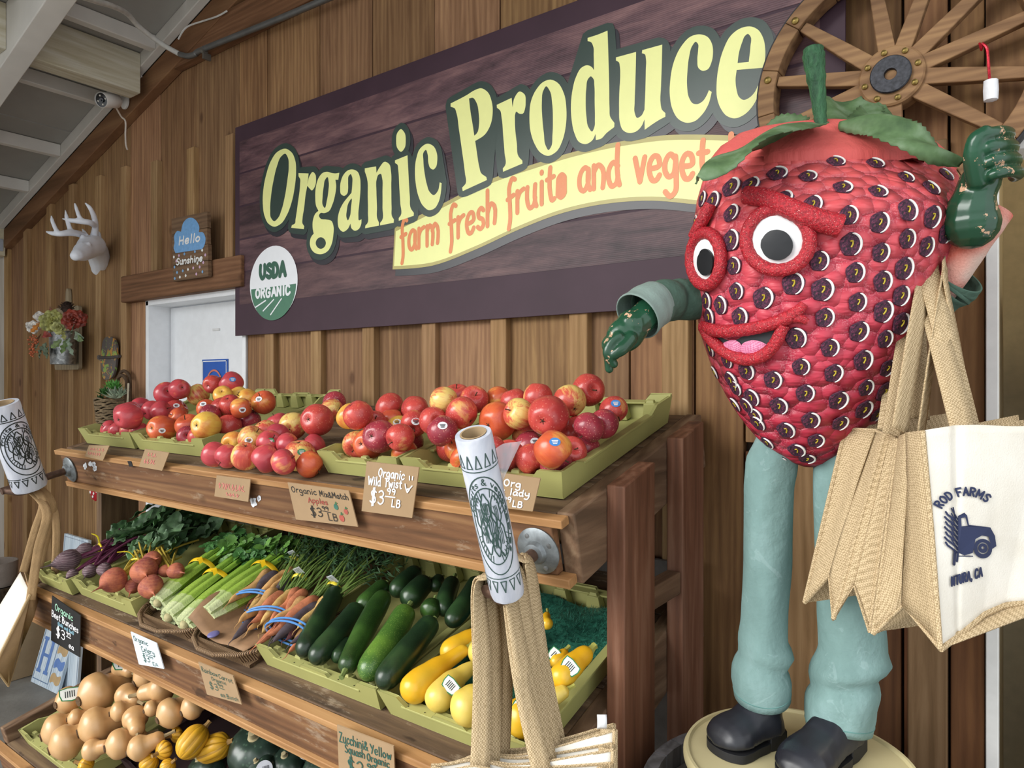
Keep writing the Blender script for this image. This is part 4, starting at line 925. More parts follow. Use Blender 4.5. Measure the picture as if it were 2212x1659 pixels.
for bi, (a, b, h, lab) in enumerate(CL):
    p0 = onD(D2, *cq(*a), h); p1 = onD(D2, *cq(*b), h*.75+.03); ax = (p1-p0).normalized(); L = min((p1-p0).length, .47); rn = random.Random(bi)
    o = thing('celery_bunch', lab, 'celery', p0, 'celery bunches in the wicker tray'); sd = ax.cross(D2.n).normalized(); nu = sd.cross(ax)
    ns = 9
    for k in range(ns):
        ang = 2*pi*k/ns+.3; rad = .026 if k else 0; m = MB(); pts = []; rr = []; n = 10
        for i in range(n+1):
            t = i/n; sp_ = 1.0+.35*t; q = p0+ax*(L*t*rn.uniform(.985, 1.0))+(sd*cos(ang)*1.15+nu*sin(ang)*.9)*rad*(.62+.5*min(1, t*3))*sp_; pts.append(q); rr.append(lerp(.0155, .0085, min(1, t*1.6))*(.72+.28*min(1, t*9)))
        for i in range(n):
            t = (i+.5)/n; cw = lin('e0e6b8'); cgn = lin('9cbc4c'); cd = lin('6f9f31'); u = min(1, t*4); c = [lerp(cw[q], cgn[q], u) if t < .35 else lerp(cgn[q], cd[q], (t-.35)/.65) for q in range(3)]
            m.tint = tuple(c); st_ = MB(); 
            base = len(m.v)
            vs = []
            for ii in (i, i+1):
                for kk in range(12):
                    qa = 2*pi*kk/12; fl = 1+.12*cos(6*qa); vs.append(pts[ii]+(sd*cos(qa)*1.25+nu*sin(qa)*.9)*rr[ii]*fl)
            m.add(vs, [(kk, (kk+1) % 12, 12+(kk+1) % 12, 12+kk) for kk in range(12)])
            if i == 0: m.add(vs[:12], [tuple(range(12))])
            if i == n-1: m.add(vs[12:], [tuple(reversed(range(12)))])
        m.build('stalk', celm, o, loc=p0, tint=True, angle=1.2)
    m = MB(); m.ball(p0-ax*.001, .0125, 12, 8, (1.1, 1.1, .8), Matrix((sd, nu, ax)).transposed()); m.build('root_end', plain('a39a72', .8, bump=.5, bscale=150, var=.3), o, loc=p0)
    m = MB()
    for q in range(34):
        pp = p0+ax*(L*rn.uniform(.72, 1.06))+sd*rn.uniform(-.05, .05)+nu*rn.uniform(-.01, .06); spray(m, pp, ax+sd*rn.uniform(-.8, .8)+nu*rn.uniform(0, .9), rn.uniform(.022, .042), rn)
    m.build('leaves', celeaf if bi % 2 else celeaf2, o, loc=p0, fix=False)
    tb = .52 if bi < 2 else .6; m = MB(); cen = p0+ax*(L*tb); ring = [cen+(sd*cos(q)*1.2+nu*sin(q)*.95)*.047 for q in [2*pi*i/28 for i in range(28)]]
    m.tube(ring, .0075, 8, closed=True, flat=.16, up=None)
    tw = [cen+nu*.045, cen+nu*.055+sd*.02-ax*.01, cen+nu*.05+sd*.045-ax*.03]; m.grid(lambda u, v: curve3(tw, 4)[int(u*8)]+ax*(v-.5)*.016, 8, 1)
    if bi != 2: m.build('twist_tie', plain('e3b91f', .4), o, loc=p0, fix=False)
# flat wicker trays under celery and carrots
wick = NT('wicker_weave'); v = wick.mapping((1, 1, 1)); wv = wick.n('ShaderNodeTexWave'); wv.inputs['Scale'].default_value = 70; wv.inputs['Distortion'].default_value = 3; wick.l(v, wv.inputs['Vector'])
wickm = wick.out(wick.ramp(wv.outputs['Fac'], [(.2, '4a3524'), (.6, '82644a'), (.9, 'a08563')]), .7, 0, .3); wick.bump(wv.outputs['Fac'], .6, .004)
def wtray(label, x0, x1, w0, w1, hh=.035):
    o = thing('wicker_tray', label, 'tray', D2.P((x0+x1)/2, w0, 0)); L_ = D2.P((x0+x1)/2, w0, 0)
    m = MB(); dbox(m, D2, x0, x1, w0, w1, .001, .009); m.build('base', wickm, o, loc=L_)
    m = MB(); r = .03; cs = [(x0+r, w0), (x1-r, w0), (x1, w0+r), (x1, w1-r), (x1-r, w1), (x0+r, w1), (x0, w1-r), (x0, w0+r)]
    n = len(cs); rings = [(0, .002), (.008, hh), (.018, hh+.002), (.012, .004)]; vs = []
    cxm, cwm = (x0+x1)/2, (w0+w1)/2
    for q, (x, w) in enumerate(cs):
        for off, h in ((.0, .002), (.010, hh), (.0, hh+.001), (-.008, .004)): d = Vector((x-cxm, w-cwm)).normalized(); vs.append(D2.P(x+d.x*off, w+d.y*off, h))
    m.add(vs, [(q*4+k, ((q+1) % n)*4+k, ((q+1) % n)*4+k+1, q*4+k+1) for q in range(n) for k in range(3)]); m.build('woven_side', wickm, o, loc=L_)
    m = MB(); m.tube([D2.P(x+(x-cxm)*.05, w+(w-cwm)*.04, hh+.003) for x, w in smooth_loop(cs, True, 3)], .006, 8, closed=True); m.build('rolled_rim', wickm, o, loc=L_); return o
wtray('flat wicker tray holding the celery bunches', -2.085, -1.80, .02, .52)
wtray('flat wicker tray lined with brown paper under the carrots', -1.785, -1.535, .015, .55)
pap = MB(); pr_ = random.Random(2)
pap.grid(lambda u, v: D2.P(lerp(-1.785, -1.545, u)+.004*sin(v*13), lerp(.015, .5, v), .045+.010*sin(u*9+v*4)*(1-u)+.07*max(0, .22-u)*(1.6+sin(v*11))*1.6), 22, 22)
tag(pap.build('brown_paper', plain('8a6a4c', .75, var=.2), solid=.0012), 'crumpled brown paper under the carrot bunches', 'paper')
# ---- rainbow carrots
def carrot_mat(n, c, k): 
    t = NT(n); v = t.mapping((1, 1, 1)); cc = t.ramp(t.noise(t.mapping((1, 1, 1)), 30, 4, .6), [(.3, tuple(int(int(c[i:i+2], 16)*.72) for i in (0, 2, 4))), (.6, c)])
    vo = t.noise(v, 220, 2); t.bump(vo, .25, .003); cc = t.mix(t.math('MULTIPLY', t.ramp(vo, [(.68, 0.0), (.74, 1.0)]), k), cc, '1c1a1c'); return t.out(cc, .6, 0, .3)
CM = {'t': carrot_mat('tan_carrot', 'cfa066', .2), 'o': carrot_mat('coral_carrot', 'c87c58', .2), 'v': carrot_mat('purple_grey_carrot', '544a50', .7), 'y': carrot_mat('yellow_carrot', 'd3ad6a', .2), 'm': carrot_mat('mauve_carrot', '8f5a5c', .3)}
green_st = plain('6c8440', .6, var=.3, scale=60); dill = leafm('carrot_top_leaf', '33502f')
blue = plain('4f86c4', .45)
def kq(x, y): return 500+x/3.687, 1100+y/3.687
BUN = [(((25, 870), (420, 530)), 'vtovytvtyv', (190, 725), 'carrot bunch nearest the celery, tan and purple roots in a blue band'), (((70, 1090), (470, 680)), 'vttoyymovo', (275, 850), 'middle carrot bunch of coral and yellow roots in blue bands'), (((240, 1150), (720, 750)), 'otvomvtyov', (515, 955), 'carrot bunch nearest the zucchini crate, dark root on top')]
for bi, ((a, b), cols, bd, lab) in enumerate(BUN):
    rn = random.Random(40+bi); p0 = onD(D2, *kq(*a), .07); p1 = onD(D2, *kq(*b), .08); ax = (p1-p0).normalized(); p0 = p0+ax*.045; L = (p1-p0).length; sd = ax.cross(D2.n).normalized(); nu = sd.cross(ax)
    o = thing('carrot_bunch', lab, 'carrots', p0, 'rainbow carrot bunches'); hubp = p0.lerp(p1, .92)
    for k, ch in enumerate(cols):
        off = (k//2-(len(cols)/2-1)/2)*.0215+(.008 if k % 2 else 0); hh = (.016 if k % 2 else -.013)+rn.uniform(-.004, .004); s0 = p0+sd*off*1.35+nu*hh+ax*rn.uniform(-.02, .05); s1 = p1+sd*off*1.0+nu*hh*.8+ax*rn.uniform(-.02, .015)
        n = 14; pts = [s0.lerp(s1, i/n)+nu*(.004*sin(i*.5+k))+sd*.003*sin(i*.7+k*2) for i in range(n+1)]; R = rn.uniform(.0165, .0205)
        rad = [max(.0012, R*min(1, (i/n)**.5*1.05)*(1 if i < n-1 else (.85 if i == n-1 else .5))) for i in range(n+1)]
        tail = s0-ax*.02+sd*rn.uniform(-.008, .008)-nu*.004
        m = MB(); m.tube([tail, s0-ax*.012]+pts, [.0004, .0010]+rad, 12); m.build('carrot', CM[ch], o, loc=p0)
    m = MB(); t_ = max(.2, min(.8, (onD(D2, *kq(*bd), .085)-p0).dot(ax)/L)); cen = p0+ax*(L*t_)
    for sh in (-.006, .006):
        m2 = MB(); rw = .0215*len(cols)/4+.016; ring = [cen+ax*(sh+.004*sin(q*2))+sd*cos(q)*rw+nu*sin(q)*.034 for q in [2*pi*i/30 for i in range(30)]]; m2.tube(ring, .0028, 8, closed=True); m2.build('rubber_band', blue, o, loc=p0)
    m = MB(); base = p1
    for q in range(34):
        s0 = p1+sd*rn.uniform(-.045, .045)+nu*rn.uniform(-.012, .02); dr = (ax+sd*(rn.uniform(-.28, .42))+nu*rn.uniform(-.1, .30)).normalized(); e = s0+dr*rn.uniform(.12, .26)
        m.tube(curve3([s0, s0.lerp(e, .5)+nu*.012, e], 3), [.0026]*3+[.002]*3+[.0012], 5)
    m.build('stems', green_st, o, loc=p0)
    m = MB()
    for q in range(420):
        s0 = p1+ax*rn.uniform(.11, .34)+sd*rn.gauss(.01, .06)+nu*abs(rn.gauss(.02, .035)); dr = Vector((rn.gauss(0, 1), rn.gauss(0, 1), rn.gauss(.2, .8))).normalized()
        for z in range(3):
            d2 = (dr+Vector((rn.gauss(0, .5), rn.gauss(0, .5), rn.gauss(0, .5)))).normalized(); w_ = d2.orthogonal().normalized()*.0022; m.add([s0, s0+d2*.012+w_, s0+d2*.026, s0+d2*.012-w_], [(0, 1, 2, 3)])
    m.build('feathery_tops', dill, o, loc=p0, fix=False, smooth=False)
    m = MB(); c = p1+ax*.05+nu*.012; ring = [c+sd*cos(q)*.024+nu*sin(q)*.02 for q in [2*pi*i/20 for i in range(20)]]; m.tube(ring, .0052, 8, closed=True, flat=.3)
    m.build('yellow_tie', plain('ddc93a', .4), o, loc=p0)
    m = MB(); u1 = (sd*.8+nu*.3).normalized(); v1 = (nu*.8-ax*.5).normalized(); c2 = c+nu*.03+sd*.008
    def tg(a, b, z=0): return c2+u1*a+v1*b+u1.cross(v1)*z
    m.prism([(-.012, -.016), (.012, -.016), (.012, .020), (-.012, .020)], lambda a, b, h: tg(a, b, h), .0008); m.cur = 1
    for z in range(5): m.poly([[(-.008, .014-z*.006), (.008, .014-z*.006), (.008, .0125-z*.006), (-.008, .0125-z*.006)]], lambda a, b: tg(a, b, -.0006)); m.poly([[(-.008, .014-z*.006), (.008, .014-z*.006), (.008, .0125-z*.006), (-.008, .0125-z*.006)]], lambda a, b: tg(a, b, .0014))
    m.build('paper_tag', [plain('e4e9ee', .5), plain('6b7680', .5)], o, loc=p0, smooth=False, fix=False)
m = MB(); p = onD(D2, 461, 1370, .052); m.ball(p, .016, 14, 9, (1, 1, .35), D2.rot); tag(m.build('bottle_cap', plain('6a6796', .4)), 'small round violet cap lying on the tray rim before the carrots', 'cap')

# ---- beets
bgrn = leafm('beet_leaf', '3f5f38'); bgrn2 = leafm('beet_leaf_grey', '55704f')
def beet_mat(n, c, d, ring, k=.5):
    t = NT(n); v = t.mapping((1, 1, 1)); cc = t.ramp(t.noise(v, 26, 5, .65), [(.38, d), (.58, c)])
    w = t.n('ShaderNodeTexWave'); w.bands_direction = 'Z'; w.inputs['Scale'].default_value = 45; w.inputs['Distortion'].default_value = 5; t.l(v, w.inputs['Vector'])
    cc = t.mix(t.math('MULTIPLY', t.ramp(w.outputs['Fac'], [(.78, 0.0), (.92, 1.0)]), k), cc, ring); t.bump(t.noise(v, 90, 4), .3, .004); return t.out(cc, .65, 0, .3)
purple = beet_mat('purple_beet_skin', '6a5258', '46363d', '9c8b8b'); golden = beet_mat('golden_beet_skin', 'b5694c', '8a4740', 'c9926e', .15)
stp = plain('55213a', .5, var=.3); sty = plain('a8913a', .5, var=.3)
def big_leaf(mb, p, d, n, L, Wd, rnd):
    d = d.normalized(); s = d.cross(n).normalized(); n = s.cross(d); cv = rnd.uniform(-.5, .3); tw = rnd.uniform(-.7, .7)
    def fn(u, v):
        t = v; w = (u-.5)*2; wd = Wd*(sin(pi*min(1, t*.92+.06))**.75); y = s*cos(tw*t)+n*sin(tw*t)
        return p+d*(L*t)+y*(w*wd)+n*(cv*L*t*t+.25*wd*abs(w)+.3*wd*sin(t*19+w*4)*abs(w))
    mb.grid(fn, 8, 12)
def beet_bunch(lab, spots, skin, stm, tops, seed, grp):
    rn = random.Random(seed); o = None; first = None
    P = [(onD(D2, x/3.197, 1140+y/3.197, h+.012, .05), r) for x, y, r, h in spots]
    c = P[0][0]; o = thing('beet_bunch', lab, 'beets', c, grp); tgt = onD(D2, *tops, .07); dirm = (tgt-c).normalized(); sd = dirm.cross(D2.n).normalized(); nu = sd.cross(dirm); nk = c+dirm*.07
    for p, r in P:
        R = r/3.197*(p-CAM).dot(VV)/F; dr = (nk+dirm*.05-p).normalized(); q = dr.to_track_quat('Z', 'Y').to_matrix().to_4x4(); m = MB(); pf = [(.001, -R*2.3), (.0015, -R*1.7), (R*.1, -R*1.25), (R*.5, -R*.92), (R*.86, -R*.5), (R, 0), (R*.9, R*.5), (R*.55, R*.85), (R*.3, R*.97), (R*.28, R*1.08)]
        m.lathe(pf, 20, Matrix.Translation(p) @ q, mod=lambda a, z: 1+.05*cos(3*a+z*40)); m.build('beet', skin, o, loc=c, sub=1)
        m = MB()
        for k in range(7):
            e = nk+dirm*rn.uniform(.1, .2)+sd*rn.gauss(0, .035)+nu*rn.gauss(.01, .018); s0 = p+dr*R*.98+sd*rn.uniform(-1, 1)*R*.2+nu*rn.uniform(-1, 1)*R*.2; m.tube(curve3([s0, s0.lerp(e, .5)+nu*.008, e], 3), [.0042]*3+[.0036]*3+[.0026], 6)
        m.build('stems', stm, o, loc=c)
    for k in range(46):
        m = MB(); s0 = nk+dirm*rn.uniform(.05, .30)+sd*rn.gauss(0, .05)+nu*abs(rn.gauss(.02, .025)); big_leaf(m, s0, dirm+sd*rn.gauss(0, .45)+nu*abs(rn.gauss(.1, .3)), nu+sd*rn.gauss(0, .5), rn.uniform(.08, .15), rn.uniform(.018, .034), rn); m.build('leaf', bgrn if k % 3 else bgrn2, o, loc=c, fix=False)
    m = MB(); ce = nk+dirm*.03; m.tube([ce+sd*cos(q)*.034+nu*sin(q)*.026 for q in [2*pi*i/22 for i in range(22)]], .0035, 8, closed=True); m.tube(curve3([ce+nu*.025, ce+nu*.05-sd*.02, ce+nu*.055-sd*.055-dirm*.01], 4), .003, 6, flat=.4); m.build('yellow_tie', plain('dfc92d', .4), o, loc=c)
    return o
beet_bunch('bunch of striped purple beets with dark red stems at the shelf end', [(470, 225, 78, .075), (500, 320, 38, .05), (620, 300, 48, .05), (720, 290, 50, .055), (590, 150, 50, .07)], purple, stp, (310, 1165), 4, 'beet bunches')
beet_bunch('bunch of golden orange beets with yellow stems beside the celery', [(785, 360, 88, .085), (1000, 300, 96, .095), (1045, 410, 86, .075), (920, 400, 55, .05), (1050, 225, 66, .105), (1215, 300, 60, .09), (1140, 300, 46, .08)], golden, sty, (425, 1152), 9, 'beet bunches')

# ================================================================ squash on the bottom tier
bnut = veg_mat('butternut_skin', 'c49a68', 'b98a58', 'd0aa7c', 'a67a4a', amount=.12, rough=.32); dstem = plain('8d7a58', .8)
def bq(x, y): return x/3.197, 1140+y/3.197
BN = [(690, 1130, 140, 0, 'big butternut squash on top of the heap, blossom end out'), (480, 1190, 95, 0, 'butternut squash with a yellow label at the top beside the beach sign'), (410, 1400, 115, 0, 'butternut squash at the outer edge of the heap, low over the crate rim'), (490, 1455, 120, 0, 'butternut squash with a dark scar, front corner of the heap'),
      (705, 1340, 128, 0, 'round butternut squash in the very middle of the heap'), (880, 1165, 78, 1, 'slim butternut squash lying sideways with stem out, second layer'), (945, 1310, 84, 2, 'bell-shaped butternut squash with stem pointing to the yellow squash'), (980, 1055, 98, 0, 'butternut squash at the very back top of the heap'),
      (1120, 1110, 92, 3, 'butternut squash at the back with its long stem lying over a neighbour'), (1185, 1275, 105, 0, 'pale butternut squash beside the dark crate'), (640, 1530, 72, 4, 'orange-tan butternut squash lying in the front of the crate'), (835, 1485, 102, 0, 'butternut squash behind the front one, half hidden'),
      (965, 1520, 86, 5, 'orange-tan butternut squash next to the striped yellow ones'), (1330, 1240, 82, 0, 'shaded butternut squash at the back by the plum crate'), (1035, 1255, 56, 0, 'butternut tip between the bell-shaped and pale ones'), (565, 1275, 60, 0, 'butternut squash deep in the heap under the big one'), (800, 1010, 70, 1, 'butternut squash behind the biggest with a tag round its neck'), (820, 1250, 70, 0, 'butternut squash hidden in the heap middle')]
bl_ = []
for (x, y, r, k, lab) in BN:
    px, py = bq(x, y); P = D3.hit(px, py, .10, .55); R = r/3.197*(P-CAM).dot(VV)/F; bl_.append([P, R, k, lab])
for it in range(60):
    for i, a in enumerate(bl_):
        for b in bl_[i+1:]:
            d = b[0]-a[0]; L = d.length; need = (a[1]+b[1])*.93
            if L < need: u = (d/L+VV*(VV.dot(d/L))*1.5).normalized(); a[0] = a[0]-u*(need-L)*.35; b[0] = b[0]+u*(need-L)*.35
    for a in bl_:
        x, w, h = D3.xw(a[0]); a[0] = D3.P(x, min(w, .72), max(h, a[1]+.016))
BD = {0: (-.25, -.9, -.2), 1: (1, .05, -.05), 2: (.95, -.35, -.3), 3: (-.8, -.5, -.25), 4: (.75, .5, .25), 5: (.55, .75, .35)}
for P, R, k, lab in bl_:
    d = Vector(BD[k]).normalized()
    if k == 0: d = -d.lerp(Vector((VR.uniform(-.5, .5), -1, VR.uniform(-.5, .3))), .45).normalized()
    d = d if k else d; L = R*(2.9 if k else 2.6)
    p0 = P-d*R*.95; p1 = p0+d*L
    ob = long_veg('butternut_squash', lab, 'squash', 'butternut squash in the heap', p0, p1, R, bnut, (.78, 1.0, .98, .66, .6, .52), stemmat=dstem, stemr=.32, stemlen=.03)
    m = MB(); q = (-d).to_track_quat('Z', 'Y').to_matrix().to_4x4(); m.lathe([(.012*R/.05, -.004), (.0115*R/.05, .0014), (.005*R/.05, .0018), (.0002, .0006)], 12, Matrix.Translation(p0-d*.0002) @ q); m.build('blossom_scar', plain('59432c', .9, var=.4, scale=200), ob, loc=world_loc(ob))
    if 'yellow label' in lab or 'tag' in lab: leaf_label(ob, P+((CAM-P).normalized()+Vector((.25, 0, .75))).normalized()*R*1.04, (CAM-P).normalized()+Vector((.25, 0, .75)), (0, 0, 1), .028)
dl = NT('delicata_skin'); v = dl.mapping((1, 1, 1)); cc = dl.ramp(dl.noise(v, 14, 3), [(.3, 'c08a18'), (.7, 'd8a52e')]); dlm = dl.out(dl.mix(1.0, cc, dl.attr('tint'), 'MULTIPLY'), .4, 0, .4)
def delicata(lab, p0, p1, R):
    p0, p1 = Vector(p0), Vector(p1); d = (p1-p0).normalized(); q = d.to_track_quat('Z', 'Y').to_matrix().to_4x4(); L = (p1-p0).length; m = MB(); n = 40; pf = []
    for i in range(17):
        t = (1-cos(pi*i/16))/2; e = min(1, sqrt(max(0, 1-(1-min(1, t*L/(R*.9)))**2)), sqrt(max(0, 1-(1-min(1, (1-t)*L/(R*.9)))**2))); pf.append((max(.001, R*e*(.9+.1*sin(pi*t))), t*L))
    Mx = Matrix.Translation(p0) @ q
    vs = [[Mx @ Vector((r*(1-.09*abs(cos(5*a))**6)*cos(a), r*(1-.09*abs(cos(5*a))**6)*sin(a), z)) for a in [2*pi*k/n for k in range(n)]] for r, z in pf]
    for i in range(16):
        for k in range(n):
            m.tint = (.62, .6, .45) if k % 4 == 0 else (1, 1, 1); m.add([vs[i][k], vs[i][(k+1) % n], vs[i+1][(k+1) % n], vs[i+1][k]], [(0, 1, 2, 3)])
    ob = m.build('delicata_squash', dlm, None, loc=(p0+p1)/2, tint=True); tag(ob, lab, 'squash', 'striped yellow squash on the bottom tier')
    s = MB(); s.tube([p1-d*.004, p1+d*.008, p1+d*.016], [R*.26, R*.17, R*.2], 6); s.build('stem', plain('8a6a3a', .8), ob, loc=(p0+p1)/2)
for a, b, r, h, lab in (((1240, 1590), (1420, 1370), 92, .10, 'biggest ribbed yellow squash standing up from the heap'), ((1260, 1420), (1180, 1440), 58, .06, 'small ribbed yellow squash with stem facing out behind the biggest'), ((1180, 1510), (1085, 1560), 70, .07, 'ribbed yellow squash with stem end facing the butternuts'), ((1370, 1560), (1580, 1480), 92, .05, 'orange ribbed squash lying behind near the green pumpkin'),
                        ((640, 1650), (550, 1625), 70, .05, 'yellow ribbed squash at the front under the butternuts'), ((980, 1670), (1080, 1580), 62, .05, 'ribbed yellow squash lying low beside the tan butternut'), ((1130, 1680), (1190, 1620), 55, .05, 'small ribbed yellow squash with brown stem at the front edge')):
    P0 = D3.hit(*bq(*a), h+.03, .25); P1 = D3.hit(*bq(*b), h+.05, .25); delicata(lab, P0, P1, r/3.197*((P0+P1)/2-CAM).dot(VV)/F)
kab = veg_mat('kabocha_skin', '24332a', '172219', '33463a', '55705a', scale=14, amount=.35)
for x, y, r, h, lab, lb in ((560, 1620, 68, .09, 'large dark green pumpkin squash with pale stem scar', 0), (446, 1662, 45, .06, 'dark green pumpkin squash low at the front beside the ribbed ones', 0), (622, 1650, 42, .07, 'small dark green pumpkin squash under the largest one', 0), (655, 1622, 40, .07, 'dark green pumpkin squash with a round white label', 1), (700, 1660, 48, .05, 'blue-green pumpkin squash beside the Zucchini card', 0), (566, 1662, 34, .09, 'dark green pumpkin squash with a yellow-white label at the frame edge', 1)):
    P = D3.hit(x, y, h, .1); R = r*(P-CAM).dot(VV)/F; m = MB(); up_ = Vector((VR.uniform(-.3, .3), -.45, .9)); q = up_.to_track_quat('Z', 'Y').to_matrix().to_4x4()
    pf = [(.001, -R*.72), (R*.5, -R*.74), (R*.9, -R*.45), (R, 0), (R*.9, R*.42), (R*.55, R*.68), (R*.2, R*.68), (.001, R*.62)]
    m.lathe(pf, 40, Matrix.Translation(P) @ q, mod=lambda a, z: 1-.05*abs(cos(4.5*a))**5, cap=False); ob = m.build('kabocha_squash', kab, None, loc=P, sub=1); tag(ob, lab, 'squash', 'dark green pumpkins on the bottom tier')
    m = MB(); m.lathe([(R*.2, R*.66), (R*.14, R*.7), (R*.12, R*.86), (R*.001, R*.87)], 10, Matrix.Translation(P) @ q); m.build('stem', plain('9c8f6c', .85), ob, loc=P)
    if lb:
        n = ((CAM-P).normalized()+Vector((.3, 0, .1))).normalized(); u = Vector((0, 0, 1)).cross(n).normalized(); v2 = n.cross(u); c = P+n*R*.99; m = MB()
        m.poly([ell(0, 0, .022, .022, 24)], lambda a, b: c+u*a+v2*b); m.cur = 1; m.poly([[(-.021, -.004), (.021, -.004), (.016, -.014), (0, -.021), (-.016, -.014)]], lambda a, b: c+u*a+v2*b+n*.0006); m.cur = 2
        for k in range(6): m.poly([[(-.004+k*.003, .008), (-.0025+k*.003, .008), (-.0025+k*.003, -.008), (-.004+k*.003, -.008)]], lambda a, b: c+u*a+v2*b+n*.0012)
        m.build('round_label', [plain('e2e3ea', .4), plain('c9cf4f', .4), plain('33363c', .4)], ob, loc=P, smooth=False, fix=False)
# ================================================================ strawberry costume figure on the barrel
GT = 1.262
fig = thing('strawberry_figure', 'red strawberry costume figure with eyes, legs and raised green fist, standing on a barrel', 'costume figure', (-.3, -.42, 1.012))
FL = (-.3, -.42, 1.012)
def fb(mb, name, m, **k): return mb.build(name, m, fig, loc=k.pop('loc', FL), **k)
OUT = [(268, 1745, 1835), (272, 1690, 1895), (280, 1642, 1940), (294, 1597, 1985), (315, 1562, 2018), (345, 1537, 2046), (385, 1516, 2061), (430, 1504, 2067), (500, 1497, 2053), (560, 1495, 2031), (640, 1501, 2002), (720, 1516, 1979),
       (800, 1543, 1948), (860, 1574, 1917), (910, 1606, 1884), (950, 1640, 1850), (978, 1671, 1822), (998, 1706, 1791), (1008, 1735, 1764)]
def berry_row(py):
    for (a, b) in zip(OUT, OUT[1:]):
        if a[0] <= py <= b[0]:
            u = (py-a[0])/(b[0]-a[0]); return lerp(a[1], b[1], u), lerp(a[2], b[2], u)
rows = [268, 270, 272, 276, 280, 287, 294, 304, 315, 330, 345, 365, 385]+[385+k*(560/26) for k in range(1, 27)]+[956, 967, 978, 988, 998, 1003, 1008]
rings = []
for py in rows:
    l, r = berry_row(min(py, 1008)); c = pt((l+r)/2, py, GT); a = (r-l)/2*GT/F*.985
    dpt = .86*min(1, max(.1, (py-250)/250))
    rings.append([c+RR*(a*cos(q))+VV*(-a*dpt*sin(q)) for q in [2*pi*i/96 for i in range(96)]])
VB = [p for r in rings for p in r]; FBf = [(j*96+i, j*96+(i+1) % 96, (j+1)*96+(i+1) % 96, (j+1)*96+i) for j in range(len(rings)-1) for i in range(96)]
BV = BVHTree.FromPolygons([tuple(p) for p in VB], FBf)
def onb(px, py, off=0.0):                       # point and outward normal on the berry
    d = ray(px, py).normalized(); h, n, i, _ = BV.ray_cast(CAM, d)
    if h is None:
        h, n, i, _ = BV.find_nearest(CAM+d*GT)
    if n.dot(d) > 0: n = -n
    return h+n*off, n
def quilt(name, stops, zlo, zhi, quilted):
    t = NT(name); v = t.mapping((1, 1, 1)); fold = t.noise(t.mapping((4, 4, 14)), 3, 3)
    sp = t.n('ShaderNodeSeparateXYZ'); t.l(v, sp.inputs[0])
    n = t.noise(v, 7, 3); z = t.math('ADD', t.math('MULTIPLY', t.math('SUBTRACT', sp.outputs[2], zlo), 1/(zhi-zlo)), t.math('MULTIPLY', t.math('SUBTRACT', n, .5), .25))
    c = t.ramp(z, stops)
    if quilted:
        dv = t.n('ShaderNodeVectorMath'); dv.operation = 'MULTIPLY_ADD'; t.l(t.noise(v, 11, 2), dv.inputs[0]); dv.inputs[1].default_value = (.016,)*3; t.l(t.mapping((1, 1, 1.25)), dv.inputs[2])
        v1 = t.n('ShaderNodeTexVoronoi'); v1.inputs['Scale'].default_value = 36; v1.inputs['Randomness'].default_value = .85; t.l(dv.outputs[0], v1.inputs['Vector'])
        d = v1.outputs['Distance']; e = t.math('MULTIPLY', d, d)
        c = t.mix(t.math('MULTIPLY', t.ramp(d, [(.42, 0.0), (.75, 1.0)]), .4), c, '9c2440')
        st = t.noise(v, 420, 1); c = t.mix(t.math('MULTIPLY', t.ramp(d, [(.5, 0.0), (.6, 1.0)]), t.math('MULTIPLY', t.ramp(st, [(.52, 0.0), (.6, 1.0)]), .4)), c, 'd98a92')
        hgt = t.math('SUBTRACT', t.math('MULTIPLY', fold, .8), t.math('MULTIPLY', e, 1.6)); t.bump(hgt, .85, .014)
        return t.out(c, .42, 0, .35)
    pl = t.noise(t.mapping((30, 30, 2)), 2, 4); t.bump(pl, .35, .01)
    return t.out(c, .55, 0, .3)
skin_m = quilt('quilted_satin', [(0.0, 'a3243a'), (.45, 'c24052'), (.75, 'cb5058'), (1.0, 'd05a58')], .50, 1.05, True)  # crimson base to coral top: cloth colour plus painted-in light from overhead
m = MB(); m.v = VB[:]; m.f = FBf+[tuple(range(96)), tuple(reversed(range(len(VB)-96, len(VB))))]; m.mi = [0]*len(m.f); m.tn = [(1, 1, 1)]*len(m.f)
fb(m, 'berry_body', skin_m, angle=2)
# smooth coral cap at the top
m = MB(); nc = 11; cv = []
for j, py in enumerate(rows[:13]):
    l, r = berry_row(py); c = pt((l+r)/2, py, GT); a = (r-l)/2*GT/F
    dpt = .86*min(1, max(.1, (py-250)/250))
    for i in range(96):
        q = 2*pi*i/96; lim = 352+26*sin(q*1+.4)+9*sin(q*7)+6*sin(q*12+1); k = 1.012 if py < lim else .965
        pz = 1+.006*sin(q*24+sin(q*5)*2)*min(1, (py-268)/40)
        cv.append(c+RR*(a*k*pz*cos(q))+VV*(-a*dpt*k*pz*sin(q)-(.012 if sin(q) > 0 and k > 1 else -.012 if k > 1 else 0)*abs(sin(q)))+UU*(.004 if py < 300 else .001))
m.add(cv, [(j*96+i, j*96+(i+1) % 96, (j+1)*96+(i+1) % 96, (j+1)*96+i) for j in range(12) for i in range(96)]+[tuple(range(96))]); fb(m, 'top_panel', quilt('coral_cotton', [(0, 'c55250'), (1, 'd0625c')], 1.0, 1.12, False), angle=2)
